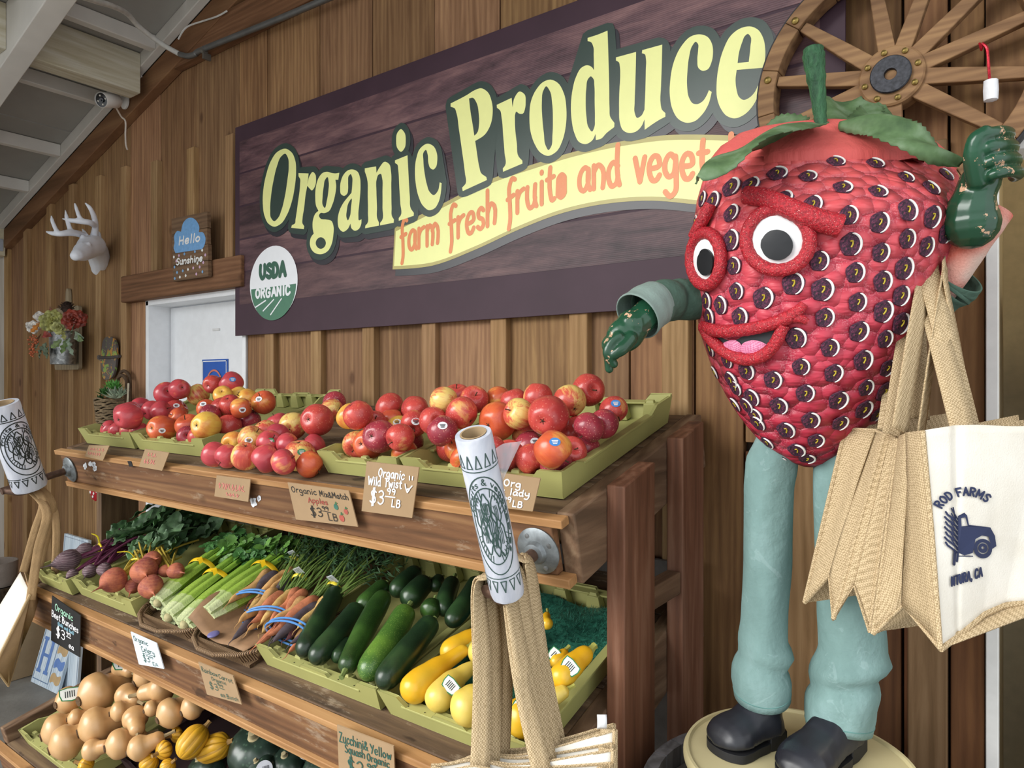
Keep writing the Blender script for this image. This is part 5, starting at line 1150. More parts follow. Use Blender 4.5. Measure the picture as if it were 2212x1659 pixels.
# seeds: dark crocheted buttons with a white arc
SD = [(1806, 350), (1891, 354), (1945, 328), (1680, 376), (1746, 382), (1821, 406), (1897, 415), (1957, 384), (2011, 407), (2043, 378), (1757, 442), (1692, 430), (1834, 465), (1899, 481), (1960, 455), (2012, 469), (2040, 504), (1838, 528), (1902, 546), (1959, 516), (2000, 533), (1770, 564), (1847, 589), (1906, 608), (1952, 580), (1714, 613), (1777, 626), (1852, 653), (1907, 673), (1945, 639), (1782, 686), (1855, 716), (1911, 732), (1945, 699), (1720, 730), (1793, 751), (1864, 778), (1915, 795), (1731, 792), (1801, 806), (1650, 644), (1581, 519), (1586, 574), (1592, 629), (1581, 461), (1519, 430), (1542, 435), (1581, 405), (1528, 650), (1558, 659), (1600, 685), (1536, 753), (1614, 801), (1581, 820), (1546, 804), (1671, 820), (1572, 778), (1625, 858), (1590, 873), (1560, 857), (1684, 876), (1740, 849), (1811, 864), (1870, 837), (1908, 846), (1638, 913), (1602, 926), (1576, 905), (1699, 928), (1752, 907), (1815, 913), (1865, 884), (1892, 895), (1659, 955), (1722, 971), (1763, 951), (1689, 987), (1744, 989), (1504, 480), (1505, 690), (1622, 400)]
dk = NT('dark_crochet'); v = dk.mapping((1, 1, 1)); n1 = dk.noise(v, 260, 4, .7, 1.2); dk.bump(n1, .7, .003)
dkm = dk.out(dk.ramp(n1, [(.36, '1e141b'), (.5, '3d2236'), (.6, '5f2c45'), (.72, '9a4058')]), .6, 0, .35)
halo_m = plain('7a2440', .7, var=.2, scale=150)
wht, yel_ = plain('e8e6e2', .35, var=.03), plain('b9a52c', .5)
seed0 = None; sr = random.Random(3)
for (px, py) in SD:
    p, n = onb(px, py, .0012)
    if seed0 is None:
        m = MB(); m.lathe([(.0150, .0), (.0140, .0013), (.009, .0022), (.004, .0018), (.0003, .0016)], 18, cap=False, mod=lambda a, z: 1+.06*sin(5*a)); m.cur = 1
        arc = [(.0122*cos(a), .0138*sin(a), .0022) for a in [radians(-72+i*160/14) for i in range(15)]]
        m.tube(arc, [.0006]+[.0009+.0009*sin(pi*i/14) for i in range(13)]+[.0006], 6); m.cur = 2
        m.tube([(-.002, .004, .0022), (.001, .0045, .0024), (.0015, .001, .0024), (-.0005, -.0035, .0022)], .0011, 5)
        seed0 = m.build('seed', [dkm, wht, yel_], None, fix=False); o = seed0
    else: o = seed0.copy(); COL.objects.link(o)
    u = UU-n*UU.dot(n); u.normalize(); s = u.cross(n).normalized()
    a = sr.uniform(-.25, .25); u2 = u*cos(a)+s*sin(a); s2 = u2.cross(n)
    o.parent = fig; k = sr.uniform(.95, 1.18)*lerp(.72, 1, min(1, abs(n.dot(ray(px, py).normalized()))*1.8))
    Mx = Matrix((s2, u2, n)).transposed().to_4x4(); Mx.translation = p-Vector(FL); o.matrix_local = Mx @ Matrix.Diagonal((k, k*1.05, k, 1))
# face
yarn = NT('red_tinsel_yarn'); v = yarn.mapping((1, 1, 1)); yn = yarn.noise(yarn.mapping((1, 1, 1)), 260, 3, .6); gl = yarn.noise(v, 620, 1)
yc = yarn.mix(yarn.ramp(gl, [(.68, 0.0), (.72, 1.0)]), yarn.ramp(yn, [(.35, '8c1220'), (.65, 'c2202f')]), 'e8a9a0'); yarn.bump(yn, .8, .004); yarn_m = yarn.out(yc, .5, 0, .5)
def ropemesh(mb, P, R, up=None, closed=False):  # wound cord
    Q = curve3(P, 8) if not closed else P; n = len(Q)
    RR_ = taper(R, n) if isinstance(R, (list, tuple)) else [R]*n
    mb.tube(Q, [r*(1+.06*(i % 2)) for i, r in enumerate(RR_)], 14, closed=closed)
def eye(cx, cy, rx, ry, pr, pc):
    k = 40; rim = [onb(cx+rx*cos(2*pi*i/k), cy+ry*sin(2*pi*i/k), .009)[0] for i in range(k)]
    m = MB(); ropemesh(m, rim, .0105, closed=True); fb(m, 'eye_rim', yarn_m)
    m = MB(); c, n = onb(cx, cy, .012); cs = [[onb(cx+rx*f*cos(2*pi*i/k), cy+ry*f*sin(2*pi*i/k), .007+.006*(1-f*f))[0] for i in range(k)] for f in (1.0, .75, .4)]
    vs = [p for r in cs for p in r]+[onb(cx, cy, .013)[0]]; m.add(vs, [(j*k+i, j*k+(i+1) % k, (j+1)*k+(i+1) % k, (j+1)*k+i) for j in range(2) for i in range(k)]+[(2*k+i, 2*k+(i+1) % k, 3*k) for i in range(k)]); e = fb(m, 'eye_white', plain('e3e5e6', .6, var=.03))
    m = MB(); px_, py_ = pc; ring = [onb(px_+pr[0]*cos(2*pi*i/k), py_+pr[1]*sin(2*pi*i/k), .0155)[0] for i in range(k)]; ring2 = [p for p in [onb(px_+pr[0]*cos(2*pi*i/k), py_+pr[1]*sin(2*pi*i/k), .008)[0] for i in range(k)]]
    m.add(ring+ring2+[onb(px_, py_, .0165)[0]], [(i, (i+1) % k, 2*k) for i in range(k)]+[(i, (i+1) % k, k+(i+1) % k, k+i) for i in range(k)]); q = fb(m, 'pupil', plain('1c1d20', .3, var=.05))
eye(1683, 520, 66, 64, (32, 32), (1682, 531)); eye(1534, 560, 31, 56, (16, 28), (1538, 567))
m = MB(); ropemesh(m, [onb(x, y, .014)[0] for x, y in ((1617, 433), (1655, 440), (1700, 455), (1750, 472), (1812, 492))], [.0145, .015, .0155, .0165, .0175]); fb(m, 'eyebrow', yarn_m)
m = MB(); ropemesh(m, [onb(x, y, .012)[0] for x, y in ((1546, 446), (1536, 468), (1524, 490), (1512, 512))], [.010, .011, .011, .010]); fb(m, 'eyebrow', yarn_m)
upl = [(1527, 702), (1556, 712), (1600, 712), (1650, 703), (1696, 688), (1728, 668)]; lol = [(1529, 704), (1545, 730), (1575, 757), (1610, 772), (1645, 768), (1675, 742), (1694, 700)]
m = MB(); o_ = smooth_loop([(x, y) for x, y in upl[:-1]]+[(x, y) for x, y in reversed(lol)], True, 3); pz = [onb(x, y, .004)[0] for x, y in o_]; c0 = onb(1620, 728, .003)[0]
m.add(pz+[c0], [(i, (i+1) % len(pz), len(pz)) for i in range(len(pz))]); fb(m, 'mouth_lining', plain('33363a', .6, var=.1))
tg_ = NT('pink_mesh_cloth'); ck = tg_.n('ShaderNodeTexChecker'); ck.inputs['Scale'].default_value = 420; ck.inputs[1].default_value = lin('e08fae'); ck.inputs[2].default_value = lin('c06288'); tg_.l(tg_.mapping((1, 1, 1), rot=(.3, .6, .7)), ck.inputs[0]); tgm = tg_.out(ck.outputs[0], .6)
for sg in (0, 1):
    m = MB(); L_ = [(1562, 744), (1575, 735), (1592, 733), (1604, 742), (1605, 768), (1582, 758)] if sg == 0 else [(1606, 742), (1622, 734), (1645, 736), (1660, 746), (1650, 764), (1628, 768), (1606, 768)]
    lp = smooth_loop(L_, True, 3); cx = sum(p[0] for p in lp)/len(lp); cy = sum(p[1] for p in lp)/len(lp); pz = [onb(x, y, .005)[0] for x, y in lp]; pm = [onb(cx+(x-cx)*.6, cy+(y-cy)*.6, .011)[0] for x, y in lp]; n = len(lp)
    m.add(pz+pm+[onb(cx, cy, .012)[0]], [(i, (i+1) % n, n+(i+1) % n, n+i) for i in range(n)]+[(n+i, n+(i+1) % n, 2*n) for i in range(n)]); fb(m, 'tongue', tgm)
m = MB(); ropemesh(m, [onb(x, y, .009)[0] for x, y in upl], [.009, .011, .0105, .0105, .011, .009]); ropemesh(m, [onb(x, y, .009)[0] for x, y in ((1700, 688), (1722, 672), (1737, 655))], [.010, .009, .007]); ropemesh(m, [onb(x, y, .009)[0] for x, y in ((1705, 684), (1725, 686), (1744, 694))], [.009, .008, .005])
ropemesh(m, [onb(x, y, .009)[0] for x, y in lol], [.010, .010, .0105, .011, .0105, .010, .009]); fb(m, 'lips', yarn_m)
# leafy collar and stem
lv = NT('fabric_leaf'); v = lv.mapping((1, 1, 1)); lm = lv.out(lv.ramp(lv.noise(v, 22, 4), [(.3, '3f5638'), (.5, '56704a'), (.7, '72896a')]), .6, 0, .3)
def sepal(P, Wd, nrm, fold=.3, tip=.25):
    m = MB(); Q = curve3(P, 8); n = len(Q); nrm = Vector(nrm).normalized(); rowsv = []
    for i, p in enumerate(Q):
        t = i/(n-1); d = (Q[min(i+1, n-1)]-Q[max(i-1, 0)]).normalized(); s = d.cross(nrm).normalized(); up_ = s.cross(d)
        w = Wd*(sin(pi*(.12+.80*t))**.7)*(1 if t < .8 else lerp(1, tip, (t-.8)/.2)); se = 1+.07*((i % 2)*2-1)
        for k in range(-4, 5):
            u = k/4; rowsv.append(p+s*(w*u*(se if abs(k) == 4 else 1))-up_*(fold*w*u*u)+up_*(.006*sin(t*9+u*3)))
    m.add(rowsv, [(i*9+k, i*9+k+1, (i+1)*9+k+1, (i+1)*9+k) for i in range(n-1) for k in range(8)]); fb(m, 'calyx_leaf', lm, solid=.0016, fix=False)
top = lambda x, y, t: pt(x, y, t)
sepal([top(1760, 266, 1.22), top(1680, 282, 1.16), top(1600, 312, 1.11), top(1545, 350, 1.08), top(1506, 388, 1.07)], .050, (-.35, -.75, .6), .25, .6)
sepal([top(1820, 264, 1.22), top(1890, 258, 1.17), top(1950, 284, 1.12), top(2015, 318, 1.10), top(2078, 352, 1.10)], .032, (.2, -.8, .6), .25, .3)
sepal([top(1800, 268, 1.28), top(1822, 250, 1.31), top(1848, 232, 1.34), top(1862, 215, 1.36)], .055, (.1, -1, .1), -.1, .3)
sepal([top(1850, 268, 1.28), top(1880, 258, 1.31), top(1905, 252, 1.34), top(1935, 262, 1.36)], .035, (.1, -1, .1), -.1, .3)
sepal([top(1740, 272, 1.28), top(1710, 274, 1.31), top(1670, 282, 1.34), top(1640, 296, 1.36)], .028, (-.1, -1, .2), .1, .3)
stg = NT('wrapped_green_cloth'); v = stg.mapping((1, 1, 1)); sn = stg.noise(stg.mapping((30, 30, 9), rot=(.2, .5, .3)), 3, 5, .65); stg.bump(sn, .8, .008); stm_ = stg.out(stg.ramp(sn, [(.3, '20402c'), (.7, '3d6e48')]), .55, 0, .3)
m = MB(); Q = curve3([pt(x, y, t) for x, y, t in ((1774, 285, 1.24), (1772, 255, 1.24), (1768, 210, 1.24), (1762, 160, 1.24), (1758, 125, 1.24), (1757, 104, 1.24))], 5); m.tube(Q, [r*(1+.05*sin(i*1.9)) for i, r in enumerate(taper([.0105, .011, .013, .0165, .019, .0165], len(Q)))], 16); fb(m, 'stem', stm_)
# ---- arms: work-shirt sleeves, fuzzy coral forearm, painted rubber hands
slv = NT('green_shirt_cloth'); v = slv.mapping((1, 1, 1)); sn = slv.noise(v, 14, 4, .6); slv.bump(sn, .5, .02); slm = slv.out(slv.ramp(sn, [(.3, '41584e'), (.7, '536e60')]), .75, 0, .2)
cuff_m = plain('7d8f88', .75, var=.1, bump=.2)
gh = NT('chipped_green_paint'); v = gh.mapping((1, 1, 1)); ch = gh.noise(v, 34, 6, .7)
ghm = gh.out(gh.mix(gh.ramp(ch, [(.61, 0.0), (.63, 1.0)]), gh.ramp(gh.noise(v, 9, 3), [(.3, '173a27'), (.7, '22523a')]), 'c9a183'), .25, 0, .5)
fuzz = NT('coral_velour'); v = fuzz.mapping((1, 1, 1)); fz = fuzz.noise(v, 300, 2); fuzz.bump(fz, .5, .003); fzm = fuzz.out(fuzz.mix(fuzz.ramp(fuzz.noise(v, 8, 2), [(.45, 0.0), (.62, 1.0)]), fuzz.ramp(fz, [(.3, 'cc6a5a'), (.7, 'dc8272')]), 'cdbfb4'), .9, 0, .1)
def sleeve(name, P, R, mat_, n=20, wr=.08, sd=0):
    m = MB(); Q = curve3(P, 7); N = len(Q); R = taper(R, N); rn = random.Random(sd); base = len(m.v)
    ph = [rn.uniform(0, 6) for _ in range(4)]
    m.tube(Q, R, n, cap=False)
    for i in range(N):
        for k in range(n):
            q = 2*pi*k/n; c = Q[i]; vv = m.v[i*n+k]; f = 1+wr*(.6*sin(i*1.15+ph[0]+1.5*sin(q+ph[1]))+.4*sin(2*q+i*.5+ph[2]))*min(1, min(i, N-1-i)/3); m.v[i*n+k] = c+(vv-c)*f
    return fb(m, name, mat_, solid=.003, sub=1)
A0, A1_, A2_ = pt(1560, 640, 1.28), pt(1470, 648, 1.27), pt(1398, 668, 1.22)
sleeve('shirt_sleeve', [A0, A1_, pt(1430, 650, 1.24), A2_], [.036, .036, .037, .038], slm, sd=1)
sleeve('shirt_cuff', [pt(1420, 655, 1.235), pt(1400, 664, 1.222), pt(1376, 684, 1.205)], [.039, .042, .044], cuff_m, wr=.03, sd=2)
def hand(name, parts, vox=.0021):
    m = MB()
    for it in parts:
        if it[0] == 'b': m.ball(it[1], 1, 16, 12, it[2], it[3])
        else:
            Q = curve3(it[1], 5); R = taper(it[2], len(Q)); m.tube(Q, R, 12); m.ball(Q[-1], R[-1], 12, 8); m.ball(Q[0], R[0], 12, 8)
    o = fb(m, name, ghm, fix=False); q = o.modifiers.new('skin', 'REMESH'); q.mode = 'VOXEL'; q.voxel_size = vox; q.use_smooth_shade = True
    q = o.modifiers.new('soften', 'SMOOTH'); q.factor = .5; q.iterations = 2; return o
T1 = 1.19
hp = lambda x, y, t=T1: pt(x, y, t)
bas = Matrix((RR, VV, UU)).transposed()
tilt = bas @ Matrix.Rotation(radians(-35), 3, 'Y')
pa = [('t', [hp(1412, 662, 1.215), hp(1385, 690, 1.2), hp(1366, 705, 1.195)], [.025, .026, .03])]
pa += [('b', hp(1352, 722), (.036, .024, .030), tilt)]
for k, (dx, dt, tipx, tipy, ln) in enumerate(((4, -.026, 1326, 786, 1), (-4, -.008, 1316, 797, 1), (-9, .010, 1322, 784, .9), (-12, .027, 1330, 768, .85))):
    b = hp(1334+dx*.5, 728-k*1, T1+dt); pa.append(('t', [b, hp(1318+dx*.6, 742, T1+dt), hp(1313+k*2, 764, T1+dt), hp(tipx, tipy, T1+dt+.004)], [.0100, .0096, .0092, .0076]))
pa.append(('t', [hp(1362, 732, T1-.022), hp(1345, 752, T1-.03), hp(1326, 766, T1-.03)], [.0125, .0115, .009]))
hand('hand', pa)
# raised arm
sleeve('shirt_sleeve', [pt(1960, 655, 1.22), pt(2010, 640, 1.19), pt(2052, 612, 1.165)], [.040, .042, .044], slm, sd=5)
sleeve('shirt_cuff', [pt(2040, 622, 1.17), pt(2052, 610, 1.165), pt(2066, 594, 1.155)], [.045, .046, .0445], slm, wr=.02, sd=6)
m = MB(); Q = curve3([pt(2030, 628, 1.175), pt(2062, 580, 1.155), pt(2090, 530, 1.14), pt(2118, 478, 1.125), pt(2135, 450, 1.12)], 5); m.tube(Q, taper([.026, .028, .031, .036, .037], len(Q)), 24); fb(m, 'forearm', fzm)
T2 = 1.075; h2 = lambda x, y, t=T2: pt(x, y, t)
tf = bas @ Matrix.Rotation(radians(22), 3, 'Y')
pa = [('t', [h2(2098, 482, 1.095), h2(2098, 455, 1.09), h2(2108, 415, 1.085), h2(2118, 390, 1.08)], [.041, .036, .029, .029]), ('b', h2(2138, 345), (.026, .026, .038), tf)]
for k in range(4):                              # knuckles stacked from index (top) down, fingers folding towards the viewer
    y0 = 288+k*28; x0 = 2146+k*8; rr = (.0102, .0106, .0100, .0088)[k]
    pa.append(('t', [h2(x0+22, y0+8, T2+.022), h2(x0+30, y0+2, T2-.004), h2(x0+14, y0-2, T2-.030), h2(x0-22, y0+4, T2-.036), h2(x0-32, y0+14, T2-.022)], [rr*1.1, rr*1.1, rr, rr*.95, rr*.8]))
pa.append(('t', [h2(2112, 388, T2-.012), h2(2104, 345, T2-.022), h2(2108, 305, T2-.030), h2(2128, 286, T2-.034)], [.0165, .0150, .0130, .0105]))
hand('fist', pa)
# ---- trousers, boots
tr = NT('faded_teal_canvas'); v = tr.mapping((1, 1, 1)); tn_ = tr.noise(tr.mapping((1, 1, .5)), 10, 5, .6); tr.bump(t_ := tr.noise(v, 22, 4, .6), .35, .015)
cr = tr.noise(tr.mapping((1, 1, 1), rot=(.3, .4, .2)), 16, 6, .7, 1.5)
trm = tr.out(tr.mix(tr.math('MULTIPLY', tr.ramp(cr, [(.60, 0.0), (.63, 1.0)]), .12), tr.ramp(tn_, [(.3, '66807d'), (.55, '75918e'), (.75, '88a3a2')]), 'b9cfd0'), .85, 0, .15)
def leg(rowsl, t, seed, foldy):
    m = MB(); n = 40; vs = []; rn = random.Random(seed); R_ = []
    for (y, l, r) in rowsl: R_.append((y, l, r))
    ys = []; 
    for (a, b) in zip(R_, R_[1:]):
        k = max(2, int((b[0]-a[0])/12)); 
        for i in range(k): u = i/k; u2 = u*u*(3-2*u); ys.append((lerp(a[0], b[0], u), lerp(a[1], b[1], u2), lerp(a[2], b[2], u2)))
    ys.append(R_[-1])
    for (y, l, r) in ys:
        c = pt((l+r)/2, y, t); a = (r-l)/2*t/F
        for k in range(n):
            q = 2*pi*k/n; f = 1+.03*sin(3*q+y*.011+seed)+.02*sin(5*q-y*.02)
            g = math.exp(-((y-foldy-14*sin(q+seed))/16)**2)*(.13)*(.6+.4*cos(q-.5))*1.35 - math.exp(-((y-foldy-34-14*sin(q+seed))/15)**2)*.16
            vs.append(c+(RR*cos(q)-VV*sin(q)*.95)*(a*(f+g))+UU*(.006*sin(2*q+seed)*(1 if y > R_[-1][0]-40 else 0)))
    N = len(ys); m.add(vs, [(j*n+i, j*n+(i+1) % n, (j+1)*n+(i+1) % n, (j+1)*n+i) for j in range(N-1) for i in range(n)]); o = fb(m, 'trouser_leg', trm, solid=.004, angle=2)
    m = MB(); y = R_[-1][0]-12
    ring = [vs[(N-2)*n+k]+(vs[(N-2)*n+k]-pt((R_[-1][1]+R_[-1][2])/2, R_[-1][0]-8, t))*.03 for k in range(n)]; m.tube(ring, .0014, 5, closed=True); fb(m, 'hem_stitching', plain('5f8884', .9))
leg([(935, 1640, 1752), (1000, 1615, 1716), (1060, 1611, 1708), (1200, 1610, 1705), (1330, 1606, 1698), (1385, 1602, 1698), (1425, 1589, 1705), (1470, 1586, 1706), (1512, 1590, 1703)], 1.29, 1, 1392)
leg([(925, 1772, 1905), (1000, 1764, 1880), (1150, 1768, 1884), (1310, 1770, 1898), (1400, 1774, 1906), (1450, 1758, 1900), (1490, 1747, 1892), (1540, 1745, 1882), (1570, 1748, 1876)], 1.25, 4, 1440)
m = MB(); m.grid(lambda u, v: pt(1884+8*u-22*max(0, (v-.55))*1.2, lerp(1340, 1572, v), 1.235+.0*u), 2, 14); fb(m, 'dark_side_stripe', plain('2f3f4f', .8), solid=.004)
bt = NT('scuffed_black_leather'); v = bt.mapping((1, 1, 1)); sc2 = bt.noise(v, 40, 7, .75, 1.0); btm = bt.out(bt.mix(bt.ramp(sc2, [(.66, 0.0), (.72, .55)]), bt.ramp(bt.noise(v, 8, 3), [(.3, '1b1c21'), (.7, '2a2c34')]), '85868c'), bt.ramp(bt.noise(v, 12, 3), [(.4, .25), (.6, .5)]), 0, .5)
def boot(toe, heel, ztop, seed):
    toe, heel = Vector(toe), Vector(heel); d = toe-heel; d.z = 0; L = d.length; d.normalize(); s = Vector((-d.y, d.x, 0)); z0 = heel.z; m = MB(); n = 20
    # stations along the foot: (t, half width, height, drop of centre)
    st = [(-.02, .018, .045), (.03, .031, .062), (.14, .037, .085), (.28, .037, .095), (.42, .037, .082), (.56, .041, .066), (.70, .046, .062), (.82, .045, .058), (.92, .038, .050), (.98, .026, .038), (1.01, .008, .022)]
    vs = []
    for t, w, h in st:
        for k in range(n):
            q = 2*pi*k/n; x = cos(q); y = sin(q); yy = y if y > 0 else y*.45; xx = math.copysign(abs(x)**.75, x)
            vs.append(heel+d*(L*t)+s*(w*xx)+UU*(.024+(h-.024)*(yy if y > 0 else 0)+.016*(yy if y < 0 else 0)))
    m.add(vs, [(j*n+i, j*n+(i+1) % n, (j+1)*n+(i+1) % n, (j+1)*n+i) for j in range(len(st)-1) for i in range(n)]+[tuple(range(n)), tuple(reversed(range((len(st)-1)*n, len(st)*n)))])
    c0 = heel+d*(L*.2)
    Q = [c0+UU*.05, c0+UU*.09, c0+UU*.12, c0+UU*(ztop-z0-.01)]; m.tube(curve3(Q, 4), taper([.034, .036, .036, .034], 13), 20)
    o = fb(m, 'boot', btm, fix=True); q = o.modifiers.new('skin', 'REMESH'); q.mode = 'VOXEL'; q.voxel_size = .0035; q.use_smooth_shade = True; q = o.modifiers.new('soften', 'SMOOTH'); q.iterations = 4
    m = MB(); lp = smooth_loop([(-.012, .0), (.02*1, .034), (L*.15, .038), (L*.3, .036), (L*.38, .034)], False, 4)
    out = [(x, y) for x, y in ((-.006, -.02), (.0, -.031), (L*.2, -.037), (L*.32, -.036), (L*.32, .036), (L*.2, .037), (.0, .031), (-.006, .02))]
    m.prism(out, lambda a, b, h: heel+d*a+s*b+UU*h, .026); hl = m.build('heel', plain('1a1a1c', .6), o, loc=FL, bevel=.002)
    m = MB(); out = smooth_loop([(L*.30, -.034), (L*.55, -.040), (L*.72, -.045), (L*.85, -.044), (L*.95, -.030), (L*1.0, 0), (L*.95, .030), (L*.85, .044), (L*.72, .045), (L*.55, .040), (L*.30, .034)], True, 4)
    m.prism(out, lambda a, b, h: heel+d*a+s*b+UU*h, .015); m.build('sole', plain('202023', .55), o, loc=FL, bevel=.002)
DZT = 1.012
def drum_pt(px, py): return hit(px, py, (0, 0, DZT), (0, 0, 1))
for cxy, toe, zt in ((pt(1648, 1512, 1.288), drum_pt(1546, 1632), 1.15), (pt(1813, 1570, 1.248), drum_pt(1706, 1700), 1.12)):
    c = Vector((cxy.x, cxy.y, DZT)); d = (toe-c); L = d.length/.8; boot(toe, c-d.normalized()*L*.2, zt, 1)
# ---- cream drum on a wine barrel
Cd = pt(1723, 1600, 1.225); Cd.z = 0
drum = thing('cream_drum', 'cream lidded drum under the boots of the strawberry figure', 'drum', (Cd.x, Cd.y, .90))
MD = Matrix.Translation((Cd.x, Cd.y, 0)); crd = plain('c9bd92', .4, var=.06, scale=8)
m = MB(); m.lathe([(.001, .905), (.186, .905), (.189, .93), (.189, .985), (.192, .99), (.192, 1.0)], 64, MD); m.build('body', crd, drum)
m = MB(); m.lathe([(.192, .992), (.196, 1.0), (.196, 1.009), (.192, 1.016), (.187, 1.016), (.184, DZT-.001), (.001, DZT-.001), (.001, .998), (.186, .998)], 64, MD, cap=False); m.build('lid', crd, drum)
brl = thing('wine_barrel', 'grey weathered wine barrel holding up the drum and strawberry figure', 'barrel', (Cd.x, Cd.y, 0))
gw = wood('grey_barrel_oak', '4e4d4d', '68676a', '838286', 'z', 22, .7, .4, tint=True, stain=.4, stainc='3b3532')
Rb = .272
for k in range(26):
    a0, a1 = 2*pi*k/26+.006, 2*pi*(k+1)/26-.006; m = MB(); vs = []; 
    kk = random.uniform(.85, 1.1); m.tint = (kk, kk, kk)
    hs = [0, .15, .3, .47, .64, .8, .94]
    for z in hs:
        r = Rb+.012*(1-((z-.47)/.47)**2)
        for r_, a in ((r, a0), (r, (a0+a1)/2), (r, a1), (r-.026, a1), (r-.026, (a0+a1)/2), (r-.026, a0)): vs.append((Cd.x+r_*cos(a), Cd.y+r_*sin(a), z+(.008 if False else 0)))
    m.add(vs, [(j*6+i, j*6+(i+1) % 6, j*6+6+(i+1) % 6, j*6+6+i) for j in range(len(hs)-1) for i in range(6)]+[tuple(range(6)), tuple(reversed(range(36, 42)))]); m.build('stave', gw, brl, loc=(Cd.x, Cd.y, 0), tint=True)
for z in (.04, .2, .74, .9):
    m = MB(); r = lambda q: Rb+.012*(1-((q-.47)/.47)**2)+.002
    m.lathe([(r(z-.02), z-.02), (r(z-.02)+.003, z-.02), (r(z+.02)+.003, z+.02), (r(z+.02), z+.02)], 64, MD, cap=False); m.build('hoop', plain('6a6d70', .45, .8, var=.3), brl, loc=(Cd.x, Cd.y, 0))
m = MB(); m.lathe([(.001, .88), (Rb-.027, .88), (Rb-.027, .9), (.001, .9)], 48, MD, cap=False); m.build('head', gw if False else plain('5d5a58', .8, var=.25), brl, loc=(Cd.x, Cd.y, 0))
# ================================================================ price cards on the shelf fronts
kraft = plain('a08565', .85, var=.06, scale=14); kraft_d = plain('8a6e50', .85, var=.1)
def card(name, lab, D, px, base, lines, off=.046, th=.0025, cat='price card', grp='price cards', drawings=None, edge=None):
    P0 = D.P(0, -off, 0); n = -D.e; C = [hit(x, y, P0, n) for x, y in px]; ctr = sum(C, Vector())/4
    o = thing(name, lab, cat, ctr, grp); A = ((C[1]-C[0]).length+(C[2]-C[3]).length)/((C[3]-C[0]).length+(C[2]-C[1]).length)
    def pl(x, y, h=0): u = x/A; v = 1-y; return (C[0].lerp(C[1], u)).lerp(C[3].lerp(C[2], u), v)+n*h
    m = MB(); m.prism([(0, 0), (A, 0), (A, 1), (0, 1)], lambda a, b, h: pl(a, b, h), -th); m.build('board', base, o, loc=ctr, smooth=False)
    for k, (txt, x, y, h, w, col, pen) in enumerate(lines):
        m = MB(); f = Flat()
        if isinstance(txt, str): f.write(txt, x*A, y, h, pen, w*A, jig=.004)
        else:
            for ln in txt: f.pen([(a*A, b) for a, b in ln], pen)
        f.to(m, lambda a, b: pl(a, b, .0007+.00015*k)); m.build('lettering', plain(col, .6, var=.05), o, loc=ctr, smooth=False, fix=False)
    if drawings: drawings(o, pl, A, ctr)
    return o
def scrib(x0, x1, y, h, n, sd):
    r = random.Random(sd); out = []
    for i in range(n):
        xa = lerp(x0, x1, i/n); w = (x1-x0)/n*.7; out.append(smooth_loop([(xa, y+h*r.random()), (xa+w*.3, y+h), (xa+w*.5, y+h*.2*r.random()), (xa+w, y+h*r.random())], False, 3))
    return out
pk, wt_, ink, grn = 'c97a70', 'e8e8ea', '2f2d2b', '2f5a50'
card('price_card', 'small brown card with faded pink writing taped to the farthest apple crate', D1, [(192, 962), (236, 963), (222, 995), (183, 986)], kraft, [(scrib(.15, .9, .6, .2, 5, 1), 0, 0, 0, 0, pk, .018), (scrib(.1, .8, .25, .2, 6, 2), 0, 0, 0, 0, pk, .018)])
card('price_card', 'small brown card with faded pink writing below the crate of orange-red apples', D1, [(313, 970), (365, 978), (350, 1017), (300, 1008)], kraft, [(scrib(.2, .6, .65, .2, 3, 3), 0, 0, 0, 0, pk, .018), (scrib(.15, .65, .25, .25, 4, 4), 0, 0, 0, 0, pk, .02)])
card('price_card', 'small brown card with faded pink writing under the loose apples', D1, [(468, 1027), (541, 1036), (536, 1084), (463, 1072)], kraft, [(scrib(.1, .9, .4, .28, 8, 5), 0, 0, 0, 0, pk, .02), (scrib(.35, .75, .12, .15, 4, 6), 0, 0, 0, 0, pk, .018)])
def fruit_draw(o, pl, A, ctr):
    for (x, y, r, c) in ((.74, .50, .085, '3f6f60'), (.88, .40, .08, 'a8554a'), (.79, .2, .1, 'ab5548')):
        m = MB(); m.poly([[(x*A+r*cos(a)*.95*(1-.12*(sin(a) > .8)), y+r*sin(a)) for a in [2*pi*i/20 for i in range(20)]]], lambda a, b: pl(a, b, .0012)); m.build('drawn_apple', plain(c, .7, var=.12, scale=90), o, loc=ctr, smooth=False)
        m = MB(); Flat().pen([(x*A, y+r*.8), (x*A+.03, y+r*1.6)], .014).pen([(x*A+.01, y+r*1.1), (x*A+.07, y+r*1.25)], .016).to(m, lambda a, b: pl(a, b, .0014)); m.build('drawn_leaf', plain('3f6a45', .7), o, loc=ctr, smooth=False, fix=False)
card('price_card', 'brown card reading Organic Mix and Match Apples with three drawn apples', D1, [(621, 1042), (753, 1060), (773, 1138), (639, 1122)], kraft, [('Organic', .05, .76, .095, .42, ink, .012), ('Mix&Match', .52, .74, .095, .45, ink, .012), ('Apples', .30, .53, .085, .32, '9a4a40', .012), ('$3', .30, .17, .15, .2, ink, .014), ('99', .51, .37, .06, .1, ink, .011), ([[(.50, .34), (.63, .32)]], 0, 0, 0, 0, ink, .010), ('LB', .58, .10, .12, .15, ink, .013)], drawings=fruit_draw)
